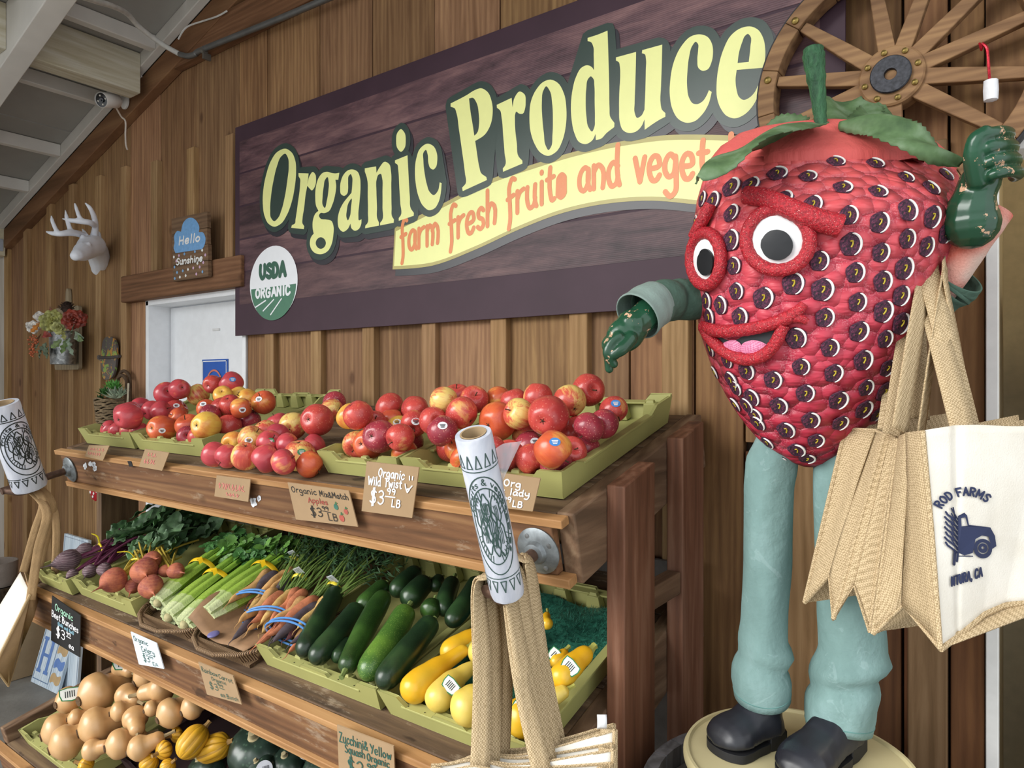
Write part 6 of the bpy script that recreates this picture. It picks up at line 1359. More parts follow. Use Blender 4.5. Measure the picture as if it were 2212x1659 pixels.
card('price_card', 'brown card reading Organic Wild Twist in white ink on the narrow crate', D1, [(792, 997), (905, 1010), (890, 1119), (781, 1104)], kraft, [('Organic', .27, .74, .1, .5, wt_, .014), ('Wild Twist', .08, .56, .1, .66, wt_, .014), ('$3', .16, .2, .17, .28, wt_, .016), ('99', .48, .42, .07, .16, wt_, .013), ([[(.45, .37), (.64, .37)]], 0, 0, 0, 0, wt_, .012), ('LB', .6, .18, .09, .17, wt_, .014), ([[(.86, .82), (.87, .75)], [(.92, .82), (.92, .76)]], 0, 0, 0, 0, wt_, .013), ([[(.80, .66), (.83, .56), (.88, .56), (.93, .64)], [(.83, .56), (.86, .50), (.89, .56), (.86, .58)]], 0, 0, 0, 0, wt_, .013)])
card('price_card', 'brown card reading Org Pink lady behind the nearer bag roll', D1, [(1042, 1016), (1167, 1034), (1150, 1105), (1035, 1090)], kraft, [('Org', .42, .66, .12, .3, wt_, .02), ('Pink lady', .12, .42, .11, .78, wt_, .02), ('3.99', .3, .2, .09, .3, wt_, .018), ('LB', .64, .08, .11, .18, wt_, .02)])
chalk = plain('1f2022', .5, var=.1)
def rim(o, pl, A, ctr): pass
card('chalkboard_card', 'black chalk card reading Organic Beet Bunches with a tan edge', D2, [(112, 1287), (174, 1330), (172, 1420), (110, 1383)], chalk, [('Organic', .14, .76, .085, .62, '9fd0b4', 0.0101), ('Beet Bunches', .03, .57, .085, .92, wt_, 0.0101), ('(Gold and Red)', .25, .46, .045, .55, '7fa8b8', .008), ('$3', .2, .2, .13, .32, wt_, 0.0117), ('99', .56, .36, .05, .14, wt_, 0.0086), ([[(.56, .33), (.70, .33)]], 0, 0, 0, 0, wt_, .01), ('ea', .66, .1, .075, .16, wt_, 0.0109)])
card('price_card', 'white card reading Organic Celery in green ink', D2, [(282, 1365), (338, 1390), (354, 1445), (300, 1435)], plain('dbe4ec', .6, var=.04), [('Organic', .08, .76, .1, .55, grn, 0.0109), ('Celery', .3, .48, .11, .5, grn, 0.0109), ([[(.3, .42), (.8, .44)]], 0, 0, 0, 0, grn, 0.0094), ('$3', .28, .16, .14, .26, grn, 0.0117), ('99', .55, .3, .05, .14, grn, 0.0086), ('EA.', .62, .06, .08, .25, grn, 0.0101)])
card('price_card', 'brown card reading Rainbow Carrot Organic below the carrots', D2, [(428, 1430), (503, 1460), (522, 1522), (447, 1500)], kraft, [('Rainbow', .06, .74, .09, .46, grn, 0.0094), ('Carrot', .56, .72, .09, .38, grn, 0.0094), ('Organic', .3, .56, .07, .42, grn, 0.0086), ('$3', .18, .26, .13, .26, grn, 0.0101), ('99', .46, .42, .055, .14, grn, 0.0086), ([[(.46, .38), (.62, .37)]], 0, 0, 0, 0, grn, .01), ('ea Bunch', .46, .1, .08, .5, grn, 0.0094)])
card('price_card', 'brown card reading Zucchini and Yellow Squash Organic on the lowest rail', D2, [(728, 1566), (850, 1612), (855, 1722), (733, 1690)], kraft, [('Zucchini&', .04, .74, .1, .52, grn, 0.0101), ('Yellow', .6, .72, .1, .36, grn, 0.0101), ('Squash', .14, .58, .085, .36, grn, 0.0094), ('Organic', .54, .56, .085, .38, grn, 0.0094), ('$2', .18, .24, .16, .3, grn, 0.0117), ('99', .54, .4, .07, .15, grn, 0.0101), ([[(.54, .36), (.72, .35)]], 0, 0, 0, 0, grn, 0.0086)])

# ================================================================ rolls of produce bags on the pipe arms
film = NT('bag_film'); v = film.mapping((1, 1, 1)); fm = film.out(film.ramp(film.noise(film.mapping((1, 1, .2)), 40, 4), [(.3, 'b3b9c8'), (.7, 'd6d9e3')]), .3, 0, .5); film.bump(film.noise(film.mapping((1, 1, .15)), 60, 4), .3, .003)
core = plain('a58d6c', .8); print_g = plain('3d5550', .5, var=.05)
def bag_roll(lab, b, t, R, sl, rot, mat_print, tail):
    b, t = Vector(b), Vector(t); ax = (t-b).normalized(); L = (t-b).length
    fw = (CAM-(b+t)/2); fw = (fw-ax*fw.dot(ax)).normalized(); sx = fw.cross(ax); sx = -sx if sx.dot(RR) < 0 else sx
    M = Matrix((sx, -fw, ax)).transposed().to_4x4(); M.translation = b
    o = thing('bag_roll', lab, 'bag roll', b, 'rolls of printed produce bags')
    m = MB(); m.lathe([(R*.5, .001), (R*.95, .0), (R, .006), (R*1.0, L-.004), (R*.96, L), (R*.72, L), (R*.7, L-.03)], 40, M, cap=False, mod=lambda a, z: 1+.012*sin(9*a)*(1 if z < L*.15 else .35)); m.build('film', fm, o, loc=b)
    m = MB(); m.lathe([(R*.7, L-.0), (R*.7, .0), (R*.62, .0), (R*.62, L+.001), (R*.72, L+.001)], 32, M, cap=False); m.build('core', core, o, loc=b)
    def cyl(a, z, off=.0006): return M @ Vector(((R+off)*sin(a), -(R+off)*cos(a), z)) 
    m = MB(); f = Flat(); c0, z0 = rot, L*.5; rx, rz = 1.25, L*.30; pen = .0013
    def ln(pts, w=pen): f.pen([((c0+a)*R, z) for a, z in pts], w*R/.035, 6)
    for k in (1.0, .78): ln([(rx*k*cos(q), z0+rz*k*sin(q)) for q in [2*pi*i/44 for i in range(45)]], pen)
    for i in range(40):
        q = 2*pi*i/40
        if abs(q % (pi/2)-pi/4) < .62: ln([(rx*.62*cos(q), z0+rz*.62*sin(q)), (rx*.76*cos(q), z0+rz*.76*sin(q))], .0008)
    for zz, s_ in ((L*.88, 1), (L*.12, -1)):
        for k in range(-4, 5):
            a = k*.5; ln([(a-.16, zz-s_*.010), (a+.16, zz-s_*.010), (a, zz+s_*.012), (a-.16, zz-s_*.010)], .0011)
        ln([(-2.2+4.4*i/16, zz-s_*.016) for i in range(17)], .0011)
    for (a, z, r) in ((-.45, .12, .3), (.4, .15, .26), (-.35, -.1, .3), (.42, -.14, .3), (.0, .02, .34), (.1, -.2, .2), (-.1, .22, .22)):
        rr = random.Random(int(a*99+z*999)); pts = [(a+r*cos(q)*(1+.12*sin(5*q+a*9)), z0+(z+r*.62*sin(q)*(1+.12*cos(4*q)))*L*.55) for q in [2*pi*i/22 for i in range(23)]]; ln(pts, .0013)
        for k in range(3): ln([(a+r*(.3*k-.3), z0+(z-r*.3)*L*.5), (a+r*(.3*k-.2), z0+(z+r*.1)*L*.5), (a+r*(.3*k-.35), z0+(z+r*.35)*L*.5)], .0008)
    st, Lw = strokes('fruits & vegetables'); sc_ = 2.3*pi/2/Lw
    for s in st:
        pp = []
        for x, y in s:
            q = pi*.9-x*sc_; k = .84+y/10*.075; pp.append((rx*k*cos(q), z0+rz*k*sin(q)))
        ln(pp, .0010)
    f.to(m, lambda a, z: cyl(a/R, z)); m.build('print', mat_print, o, loc=b, fix=False, smooth=False)
    if tail:
        tm = NT('clear_film'); tm.out('dfe3ea', .25, 0, .4, **{'Alpha': .5}); m = MB()
        P = [cyl(.9, L*.80), cyl(1.2, L*.90)]; e1, e2 = tail
        m.grid(lambda u, v: cyl(1.35, L*lerp(.66, .90, v)).lerp(Vector(e1).lerp(Vector(e2), v**2), u)-fw*.006*sin(u*5), 10, 10); m.build('loose_bag', tm.m, o, loc=b, fix=False)
    return o
eR = MR_ @ Vector((0, 0, .165)); eL = ML_ @ Vector((0, 0, .22))
dR = (eR-CAM).dot(VV); dL = (eL-CAM).dot(VV)
bR = pt(1097, 1281, dR-.012); tR = pt(1022, 936, dR-.125)
bag_roll('roll of white printed produce bags with a loose end, nearer of the two pipe arms', bR, tR, .0292, 0, -.1, print_g, (pt(1085, 1035, dR-.08), pt(1126, 948, dR-.09)))
bL = pt(66, 1053, dL); tL = pt(2, 872, dL-.1)
bag_roll('roll of white printed produce bags on the far pipe arm, cut by the frame edge', bL, tL, 33*dL/F, 0, .35, plain('232a2a', .5, var=.05), None)
for b, t, e in ((bR, tR, eR), (bL, tL, eL)):
    ax = (t-b).normalized(); m = MB(); m.tube(curve3([e-(MR_.to_3x3() @ Vector((0, 0, 1)))*.01, e.lerp(b, .6)-ax*.012, b-ax*.004, b+ax*.02], 4)+[b+ax*.2], .0115, 12); m.build('roll_spindle', rust, stand)

# ================================================================ jute and canvas bags
jt = NT('jute_weave'); v = jt.mapping((1, 1, 1)); ck = jt.n('ShaderNodeTexChecker'); ck.inputs['Scale'].default_value = 400; ck.inputs[1].default_value = (1, 1, 1, 1); ck.inputs[2].default_value = (0, 0, 0, 1); jt.l(jt.mapping((1, 1, 1), rot=(.5, .4, .78)), ck.inputs[0])
h_ = jt.math('ADD', jt.math('MULTIPLY', ck.outputs[1], .6), jt.math('MULTIPLY', jt.noise(v, 160, 3), .6)); jt.bump(h_, .5, .003)
jute = jt.out(jt.mix(jt.ramp(h_, [(.2, 0.0), (.9, 1.0)]), '94805f', 'c6b08e'), .9, 0, .1)
canvas = NT('cotton_canvas'); v = canvas.mapping((1, 1, 1)); canvas.bump(canvas.noise(v, 420, 2), .25, .002); cvs = canvas.out(canvas.ramp(canvas.noise(v, 9, 4), [(.3, 'd3cdc0'), (.7, 'e5e1d8')]), .85, 0, .15)
navy = plain('232c4c', .7, var=.06)
def strap(mb, P, w, side, k=7, n=3):            # flat webbing along a path; side: width direction(s)
    Q = curve3(P, k); N = len(Q); S = side if isinstance(side, list) else [side, side]
    vs = []
    for i, p in enumerate(Q):
        t = i/(N-1); j = min(int(t*(len(S)-1)), len(S)-2); s = Vector(S[j]).lerp(Vector(S[j+1]), t*(len(S)-1)-j)
        d = (Q[min(i+1, N-1)]-Q[max(i-1, 0)]).normalized(); s = (s-d*s.dot(d)).normalized()
        nn = d.cross(s)
        for q in range(n+1): vs.append(p+s*(w*(q/n-.5))+nn*(.0015*(q % 2)))
    mb.add(vs, [(i*(n+1)+q, i*(n+1)+q+1, (i+1)*(n+1)+q+1, (i+1)*(n+1)+q) for i in range(N-1) for q in range(n)])
def rough_panel(mb, c4, nu=8, nv=10, wob=.004, sd=0):   # four corners TL,TR,BR,BL
    a, b, c, d = map(Vector, c4); nrm = (b-a).cross(d-a).normalized()
    mb.grid(lambda u, v: a.lerp(b, u).lerp(d.lerp(c, u), v)+nrm*(wob*sin(u*5+sd)*sin(v*4+sd*2)), nu, nv)
# bags on the raised arm: three nested jute bags with canvas fronts
armP = pt(2010, 590, 1.19)
def tote(lab, A, Bq, C, D_, back, name='jute_bag', fold_in=.35):
    """A,B top left/right of front; C,D bottom right/left; back: offset of the back panel"""
    back = Vector(back); o = thing(name, lab, 'bag', (A+C)/2, 'jute bags on the raised arm'); L_ = (A+C)/2
    return o
def gusset_bag(o, F, Bk, M_, hem=.008):         # F/Bk: (top, bottom) of front and back left edges, M_: fold line between them
    L_ = world_loc(o); m = MB(); rough_panel(m, (F[0], M_[0], M_[1], F[1]), 4, 10, .003); rough_panel(m, (M_[0], Bk[0], Bk[1], M_[1]), 4, 10, .003, 2)
    m.build('side_gusset', jute, o, loc=L_, solid=.0022)
    m = MB()
    for e in (F, Bk): m.tube([e[0], e[0].lerp(e[1], .5)+Vector((.001, 0, 0)), e[1]], .0035, 8)
    m.tube([F[1], M_[1], Bk[1]], .0028, 8); m.build('seam_binding', jute, o, loc=L_)
# front bag
f0, f1 = pt(1993, 930, .985), pt(2031, 1402, .93); r0, r1 = pt(2330, 905, 1.0), pt(2330, 1290, .98)
k0, k1 = pt(1940, 948, 1.075), pt(1886, 1370, 1.045); m0, m1 = pt(1957, 934, 1.02), pt(1952, 1308, 1.02)
bag = thing('jute_bag', 'jute bag with navy truck printed on its white front, hung on the raised arm', 'bag', pt(2100, 1150, .98), 'jute bags on the raised arm')
LB = world_loc(bag)
def fbow(u, v): return Vector((0, 0, 0))
def panel_pt(u, v, off=0):
    top = f0.lerp(r0, u)+UU*(.004*sin(u*7)); btm = [pt(2031, 1402, .93), pt(2075, 1365, .955), pt(2120, 1326, .975), pt(2170, 1306, .985), pt(2330, 1296, .985)]
    q = u*4; j = min(int(q), 3); b = btm[j].lerp(btm[j+1], q-j); p = top.lerp(b, v); n = -VV
    crease = -.006*math.exp(-((u-.20)/.022)**2)*(1-.4*v); return p+n*(.006*sin(u*4)*(1-v*.5)+crease+off)
m = MB(); m.grid(lambda u, v: panel_pt(u, v), 48, 24); m.build('canvas_front', cvs, bag, loc=LB, solid=.0018)
m = MB(); rough_panel(m, (k0, r0+VV*.12, r1+VV*.1, k1), 8, 10, .004); m.build('back_panel', jute, bag, loc=LB, solid=.0022)
m = MB(); rough_panel(m, (f1, m1, m1+(r1-f1), r1), 6, 4, .002); rough_panel(m, (m1, k1, k1+(r1-f1), m1+(r1-f1)), 6, 4, .002); m.build('bag_bottom', jute, bag, loc=LB, solid=.0022)
gusset_bag(bag, (f0, f1), (k0, k1), (m0, m1))
m = MB(); m.tube([panel_pt(i/14, 1.0) for i in range(15)], .0045, 8); m.build('bottom_binding', jute, bag, loc=LB)
# printed truck, arched words, place name
def onpanel(px, py):                            # print position on the canvas by its own width and drop
    return px, py
PA = 1/ (2330-1993)
def prt(px, py, off=.0032):
    # invert roughly: find (u, v) of the panel whose sight line is px,py
    u = (px-1993)/(2330-1993); v = .5
    for _ in range(8):
        top = panel_pt(u, 0); bt = panel_pt(u, 1)
        def pr(P): r = P-CAM; d = r.dot(VV); return 1106+F*r.dot(RR)/d, CY-F*r.z/d
        a = pr(top); b = pr(bt); v = (py-a[1])/(b[1]-a[1]); xx = pr(panel_pt(u, v)); u += (px-xx[0])/330
    return panel_pt(u, v, off)
cache = {}
def prtc(x, y): return prt(x, y)
m = MB(); f = Flat()
def arch(txt, cx, cy, R_, a0, a1, h, pen):
    st, Lw = strokes(txt)
    for s in st:
        pp = []
        for x, y in s: a = radians(lerp(a0, a1, x/Lw)); r = R_+y*h/10; pp.append((cx+r*cos(a), cy-r*sin(a)*.9))
        f.pen(pp, pen, 6)
arch('ROD FARMS', 2086, 1128, 62, 152, 48, 11.5, 2.3)
st, Lw = strokes('NTURA, CA')
for s in st: f.pen([(2053+x/Lw*66, 1268-y*1.15-x/Lw*24) for x, y in s], 2.2, 6)
f.to(m, prtc)
m.build('lettering', navy, bag, loc=LB, fix=False, smooth=False)
m = MB(); f = Flat()
body = [(2066, 1196), (2066, 1118), (2080, 1110), (2086, 1116), (2090, 1136), (2136, 1140), (2146, 1158), (2149, 1180), (2140, 1186), (2132, 1160), (2118, 1158), (2104, 1166), (2098, 1196), (2080, 1202)]
f.new().loops([body, [(2073, 1122), (2082, 1120), (2087, 1138), (2074, 1140)]])
f.new().loops([ell(2120, 1186, 20, 21, 24), ell(2120, 1185, 12, 12.5, 20)]); f.new().loops([ell(2120, 1185, 10, 10.5, 20), ell(2120, 1184, 3.2, 3.2, 12)])
for k in range(7):
    y = 1118+k*11; f.pen([(2066, y+14), (2056, y+6), (2044, y-2), (2040-2*(k % 2), y-8)], 2.3, 6); f.pen([(2066, y+8), (2058, y-6), (2052, y-16)], 1.5, 6)
f.pen([(2060, 1195), (2058, 1222)], 3, 6); f.pen([(2066, 1196), (2064, 1215)], 2.5, 6); f.pen([(2056, 1100), (2062, 1130)], 1.6, 6); f.pen([(2066, 1204), (2098, 1203)], 1.2, 6)
f.to(m, prtc); m.build('truck_print', navy, bag, loc=LB, fix=False, smooth=False)
# second and third bag behind it
bag2 = thing('jute_bag', 'plain jute bag with stiff zigzag side behind the printed one, hung on the raised arm', 'bag', pt(1860, 1150, 1.1), 'jute bags on the raised arm')
F2 = (pt(1936, 948, 1.085), pt(1880, 1366, 1.06)); B2 = (pt(1826, 926, 1.19), pt(1738, 1302, 1.17)); M2 = (pt(1892, 930, 1.14), pt(1792, 1244, 1.13)); N2 = (pt(1912, 940, 1.11), pt(1800, 1337, 1.09)); Q2 = (pt(1925, 936, 1.10), pt(1845, 1265, 1.08))
L2 = world_loc(bag2); m = MB(); rough_panel(m, (B2[0], M2[0], M2[1], B2[1]), 6, 12, .004); rough_panel(m, (M2[0], N2[0], N2[1], M2[1]), 6, 12, .003, 1); rough_panel(m, (N2[0], Q2[0], Q2[1], N2[1]), 6, 12, .003, 2); rough_panel(m, (Q2[0], F2[0], F2[1], Q2[1]), 6, 12, .003, 3); m.build('side_gusset', jute, bag2, loc=L2, solid=.0022)
m = MB(); wv_ = RR*.2+UU*.03
rough_panel(m, (F2[0], F2[0]+wv_, F2[1]+wv_, F2[1]), 6, 8, .003); rough_panel(m, (B2[0], B2[0]+wv_, B2[1]+wv_, B2[1]), 6, 8, .003); m.build('panel', jute, bag2, loc=L2, solid=.0018)
m = MB()
for e in (B2, F2, N2): m.tube([e[0], e[0].lerp(e[1], .5), e[1]], .0038, 8)
m.tube([B2[1], M2[1], N2[1], Q2[1], F2[1]], .0034, 8); m.tube([B2[0], M2[0], N2[0], Q2[0], F2[0]], .003, 8); m.build('seam_binding', jute, bag2, loc=L2)
# handles over the arm
def harm(p0, p1, apex, w, s0, s1, ob, nm='handle'):
    m = MB(); strap(m, [p0, p0.lerp(apex, .5), apex-UU*.01, apex+UU*.012, apex-UU*.008+(p1-apex)*.05, p1.lerp(apex, .5), p1], w, [s0, s0, s1, s1, s1]); m.build(nm, jute, ob, loc=world_loc(ob), solid=.0025)
vx = RR; 
harm(pt(1930, 940, 1.08), pt(2080, 935, 1.0), pt(1985, 565, 1.16), .034, RR, RR, bag)
harm(pt(1945, 930, 1.03), pt(2092, 930, 1.03), pt(2002, 570, 1.125), .034, RR*.9+VV*.4, RR, bag)
harm(pt(1918, 930, 1.13), pt(1985, 905, 1.12), pt(1972, 560, 1.20), .032, RR*.8-VV*.5, RR, bag2)
harm(pt(1990, 940, 1.05), pt(2100, 920, 1.07), pt(2040, 590, 1.12), .030, RR*.7+VV*.6, RR*.6+VV*.7, bag2)
# bags on the nearer pipe arm
for k in range(3):
    tb = dR-.085+k*.024; ap_ = MR_ @ Vector((0, 0, .145-k*.034)); ap_ = ap_+D1.n*.020
    c = pt(1125+k*14, 1674-k*20, tb); wd = .145
    lab = ('white-fronted jute bag hanging first on the nearer pipe arm', 'second jute bag behind the first on the nearer pipe arm, pale corner showing', 'last jute bag on the nearer pipe arm, small white tag on its corner')[k]
    o = thing('shopping_bag', lab, 'bag', c, 'jute bags on the nearer pipe arm'); tl, tr_ = c-RR*wd+UU*(.005-.014*k), c+RR*(wd-.005*k)+UU*(.008+.018*k); dn = -UU*.36; dp = VV*.019
    def top_(u, q=0, o_=0): return tl.lerp(tr_, u)+UU*(.012*math.exp(-((u-.25)/.13)**2)-.006*sin(u*pi))+dp*q
    m = MB(); m.grid(lambda u, v: top_(u)+dn*v-VV*(.012*sin(u*pi)*sin(v*2+.3)), 20, 8); m.build('front_panel', cvs, o, loc=c, solid=.0018)
    m = MB(); m.grid(lambda u, v: top_(u, 1)+dn*v, 20, 8); m.build('back_panel', cvs if k < 2 else jute, o, loc=c, solid=.0018)
    for sx_, e in ((0, tl), (1, tr_)):
        m = MB(); mid = (e+dp*.5)+RR*(.022 if sx_ == 0 else -.022); rough_panel(m, (e, mid, mid+dn, e+dn), 3, 6, .001); rough_panel(m, (mid, e+dp, e+dp+dn, mid+dn), 3, 6, .001); m.build('side_gusset', jute, o, loc=c, solid=.002)
    m = MB()
    for q in (0, 1):
        m.tube([top_(i/20, q) for i in range(21)], .0025, 6)
    m.tube([tr_, tr_+dn], .005, 6); m.tube([tl, tl+dn], .004, 6); m.tube([tr_+dp, tr_+dp+dn], .005, 6); m.build('edge_binding', jute, o, loc=c)
    for q in (0, 1):
        a_, b_ = top_(.27+.02*k, q)-UU*.05, top_(.66+.03*q, q)-UU*.05; ax_ = ap_+RR*(.004*q)-VV*(.011*q-.005)
        m = MB(); strap(m, [a_, a_.lerp(ax_, .5)-RR*.006, ax_-RR*.025-UU*.022, ax_-RR*.012-UU*.001, ax_+RR*.012-UU*.001, ax_+RR*.025-UU*.022, b_.lerp(ax_, .5)+RR*.004, b_], .032, [RR, RR*.8+VV*.5, RR*.2+VV, RR*.2+VV, RR*.7+VV*.6, RR]); m.build('handle', jute, o, loc=c, solid=.0022)
    if k == 2:
        m = MB(); q = tr_-RR*.03+UU*.002; m.grid(lambda u, v: q+RR*(.016*u)+UU*(.024*v)-VV*(.006*sin(v*3)), 3, 5); m.build('care_tag', plain('e8e9ec', .5), o, loc=c, solid=.0005)
# bag on the far pipe arm, seen edge-on
cL = pt(40, 1330, dL); o = thing('shopping_bag', 'canvas bag with brown jute side hanging edge-on from the far pipe arm', 'bag', cL)
a0, b0, c0_ = pt(44, 1236, dL+.05), pt(66, 1283, dL-.05), pt(86, 1284, dL+.06)
a1, b1, c1_, e1_ = pt(-70, 1420, dL+.0), pt(-12, 1440, dL-.08), pt(44, 1400, dL+.05), pt(18, 1482, dL)
m = MB(); m.grid(lambda u, v: a0.lerp(b0, u).lerp(a1.lerp(b1, u), v), 6, 10); m.build('canvas_front', cvs, o, loc=cL, solid=.002)
m = MB(); m.add([b0, c0_, pt(74, 1330, dL), c1_, e1_, b1, pt(50, 1225, dL+.06)], [(0, 1, 2), (0, 2, 3), (0, 3, 4), (0, 4, 5), (0, 6, 1)]); m.build('side_gusset', plain('a98d69', .85, var=.1, bump=.2), o, loc=cL, solid=.003)
m = MB(); m.tube([b0, b0.lerp(b1, .5), b1], .005, 8); m.tube([b1, e1_, c1_], .004, 6); m.tube([pt(20, 1380, dL-.06), e1_], .003, 6); m.build('edge_binding', plain('b59a72', .85), o, loc=cL)
apL = ML_ @ Vector((0, 0, .15))+D1.n*.014
sc1 = plain('a98a62', .85, bump=.3)
m = MB(); strap(m, [b0-UU*.02, pt(82, 1190, dL-.04), pt(100, 1100, dL-.02), apL-RR*.01-UU*.004, apL+RR*.014+UU*.001, pt(112, 1090, dL+.05), pt(92, 1190, dL+.08), pt(72, 1270, dL+.1)], .027, [RR*.9+VV*.3, RR*.8+VV*.5, RR*.4+VV*.9, RR*.7+VV*.7, RR*.9]); m.build('handle', sc1, o, loc=cL, solid=.003)
m = MB(); strap(m, [pt(50, 1236, dL), pt(74, 1150, dL-.01), pt(92, 1080, dL), apL-RR*.012+VV*.02, apL+RR*.014+VV*.02, pt(119, 1110, dL+.06), pt(118, 1250, dL+.1)], .024, [RR*.9+VV*.3]*4); m.build('handle', sc1, o, loc=cL, solid=.003)
# ================================================================ things hung on the wall and standing round about
wplast = plain('dfe2ea', .35, var=.02)
# white deer head
def dq(x, y, y_): return wl(80+x/8.295, 420+y/8.295, y_)
base = dq(1100, 1180, 0); deer = thing('deer_head', 'white deer head with antlers mounted on the plank wall', 'wall ornament', base)
m = MB()
def chain(P, R, n=14):
    Q = curve3(P, 5); Rr = taper(R, len(Q)); m.tube(Q, Rr, n); m.ball(Q[0], Rr[0], 12, 8); m.ball(Q[-1], Rr[-1], 12, 8)
m.xf = None
ns = (dq(1100, 880, -.03)-dq(1100, 1420, -.03)).length
chain([dq(1110, 1330, -.012), dq(1115, 1180, -.03), dq(1075, 1020, -.07), dq(1010, 940, -.12)], [.040, .052, .056, .05])
chain([dq(1030, 920, -.12), dq(940, 930, -.16), dq(830, 1000, -.22), dq(730, 1075, -.27), dq(690, 1100, -.285)], [.056, .056, .042, .030, .025])
chain([dq(990, 1050, -.14), dq(860, 1110, -.20), dq(760, 1140, -.25)], [.026, .022, .014])
for ex, ey, dy in ((1100, 780, -.09), (815, 840, -.2)): 
    b = dq(ex, ey, dy); m.ball(b, .028, 12, 8, (.75, .5, 1.35))
for ex, ey, dy in ((925, 890, -.205), (800, 895, -.235)): m.ball(dq(ex, ey, dy), .012, 10, 8)
o = m.build('head', wplast, deer, loc=base, fix=False); q = o.modifiers.new('skin', 'REMESH'); q.mode = 'VOXEL'; q.voxel_size = .006; q.use_smooth_shade = True; q = o.modifiers.new('soften', 'SMOOTH'); q.iterations = 3
for AN in ([([(1010, 790, -.12), (1045, 600, -.13), (1030, 430, -.15), (960, 260, -.18), (870, 160, -.2)], [.020, .016, .014, .011, .005]), ([(1040, 560, -.135), (940, 505, -.18), (780, 480, -.22), (620, 468, -.25), (450, 435, -.28)], [.015, .015, .015, .012, .004]), ([(800, 470, -.215), (750, 380, -.225), (710, 270, -.23), (680, 165, -.235)], [.013, .010, .009, .005])],
           [([(860, 760, -.16), (760, 710, -.2), (600, 685, -.26), (420, 705, -.31), (280, 700, -.33), (170, 670, -.345)], [.02, .017, .017, .014, .011, .005]), ([(610, 680, -.255), (570, 560, -.26), (535, 430, -.265), (505, 285, -.27)], [.014, .011, .010, .004]), ([(370, 690, -.32), (320, 590, -.325), (275, 480, -.33), (258, 385, -.33)], [.012, .010, .009, .004]), ([(885, 745, -.16), (850, 680, -.165), (810, 620, -.17)], [.012, .009, .004])]):
    m = MB()
    for P, R in AN: chain([dq(*p) for p in P], R, 12)
    o = m.build('antler', wplast, deer, loc=base, fix=False); q = o.modifiers.new('skin', 'REMESH'); q.mode = 'VOXEL'; q.voxel_size = .0045; q.use_smooth_shade = True; q = o.modifiers.new('soften', 'SMOOTH'); q.iterations = 2
# hello sunshine sign resting on the door beam
S0 = [wl(370, 472, -.078), wl(446, 456, -.078), wl(450, 597, -.078), wl(374, 608, -.078)]
hs = thing('wooden_sign', 'small slatted wooden sign with blue cloud reading Hello Sunshine on the door beam', 'sign', (S0[2]+S0[3])/2)
hw = (S0[1]-S0[0]).length; hh = (S0[3]-S0[0]).length; HN = Vector((0, -1, 0))
def hpz(x, y, z=0): u = x/hw; v = 1-y/hh; return S0[0].lerp(S0[1], u).lerp(S0[3].lerp(S0[2], u), v)+HN*z
LH = world_loc(hs); slw = wood('sign_slats', '56412f', '6f5640', '86694f', 'x', 20, .8, .3)
for k in range(4):
    m = MB(); e = (.004 if k % 2 else 0); m.prism([(0, hh*k/4), (hw+e, hh*k/4), (hw+e, hh*(k+1)/4-.002), (0, hh*(k+1)/4-.002)], lambda a, b, h: hpz(a, b, -h), .018); m.build('slat', slw, hs, loc=LH, bevel=.001)
m = MB(); cl = smooth_loop([(.10, .44, 1), (.05, .53), (.08, .60), (.07, .70), (.16, .78), (.28, .76, 1), (.34, .88), (.50, .95), (.70, .90), (.80, .76), (.78, .70, 1), (.90, .68), (.96, .58), (.92, .48), (.86, .43, 1)], True, 5)
m.poly([[(x*hw, y*hh) for x, y in cl]], lambda a, b: hpz(a, b, .001)); m.build('cloud', plain('6f9fce', .7, var=.1, scale=60), hs, loc=LH, smooth=False)
m = MB(); f = Flat(); f.write('Hello', .22*hw, .56*hh, .075*hh, .0042, .6*hw, slant=.25); f.write('Sunshine', .12*hw, .25*hh, .06*hh, .0036, .74*hw, slant=.25); f.to(m, lambda a, b: hpz(a, b, .0016)); m.build('lettering', plain('e6e6e4', .6), hs, loc=LH, smooth=False, fix=False)
drops = {'e3e3e0': [], '78a3cc': [], 'c9a6c0': []}
for i, (x, y) in enumerate([(.05, .38), (.2, .39), (.36, .40), (.66, .41), (.86, .41), (.94, .33), (.12, .31), (.06, .22), (.3, .3), (.72, .22), (.88, .22), (.13, .13), (.3, .14), (.45, .15), (.6, .16), (.78, .16), (.06, .04), (.21, .05), (.38, .06), (.68, .06), (.85, .08)]): drops[('e3e3e0', '78a3cc', 'c9a6c0')[(i*2+i//3) % 3]].append((x, y))
for c, l in drops.items():
    for x, y in l:
        m = MB(); dr = smooth_loop([(0, .030, 1), (.026, .002), (0, -.022), (-.026, .002)], True, 4); m.poly([[(x*hw+a*hw, y*hh+b*hh) for a, b in dr]], lambda a, b: hpz(a, b, .0012)); m.build('raindrop', plain(c, .7), hs, loc=LH, smooth=False)
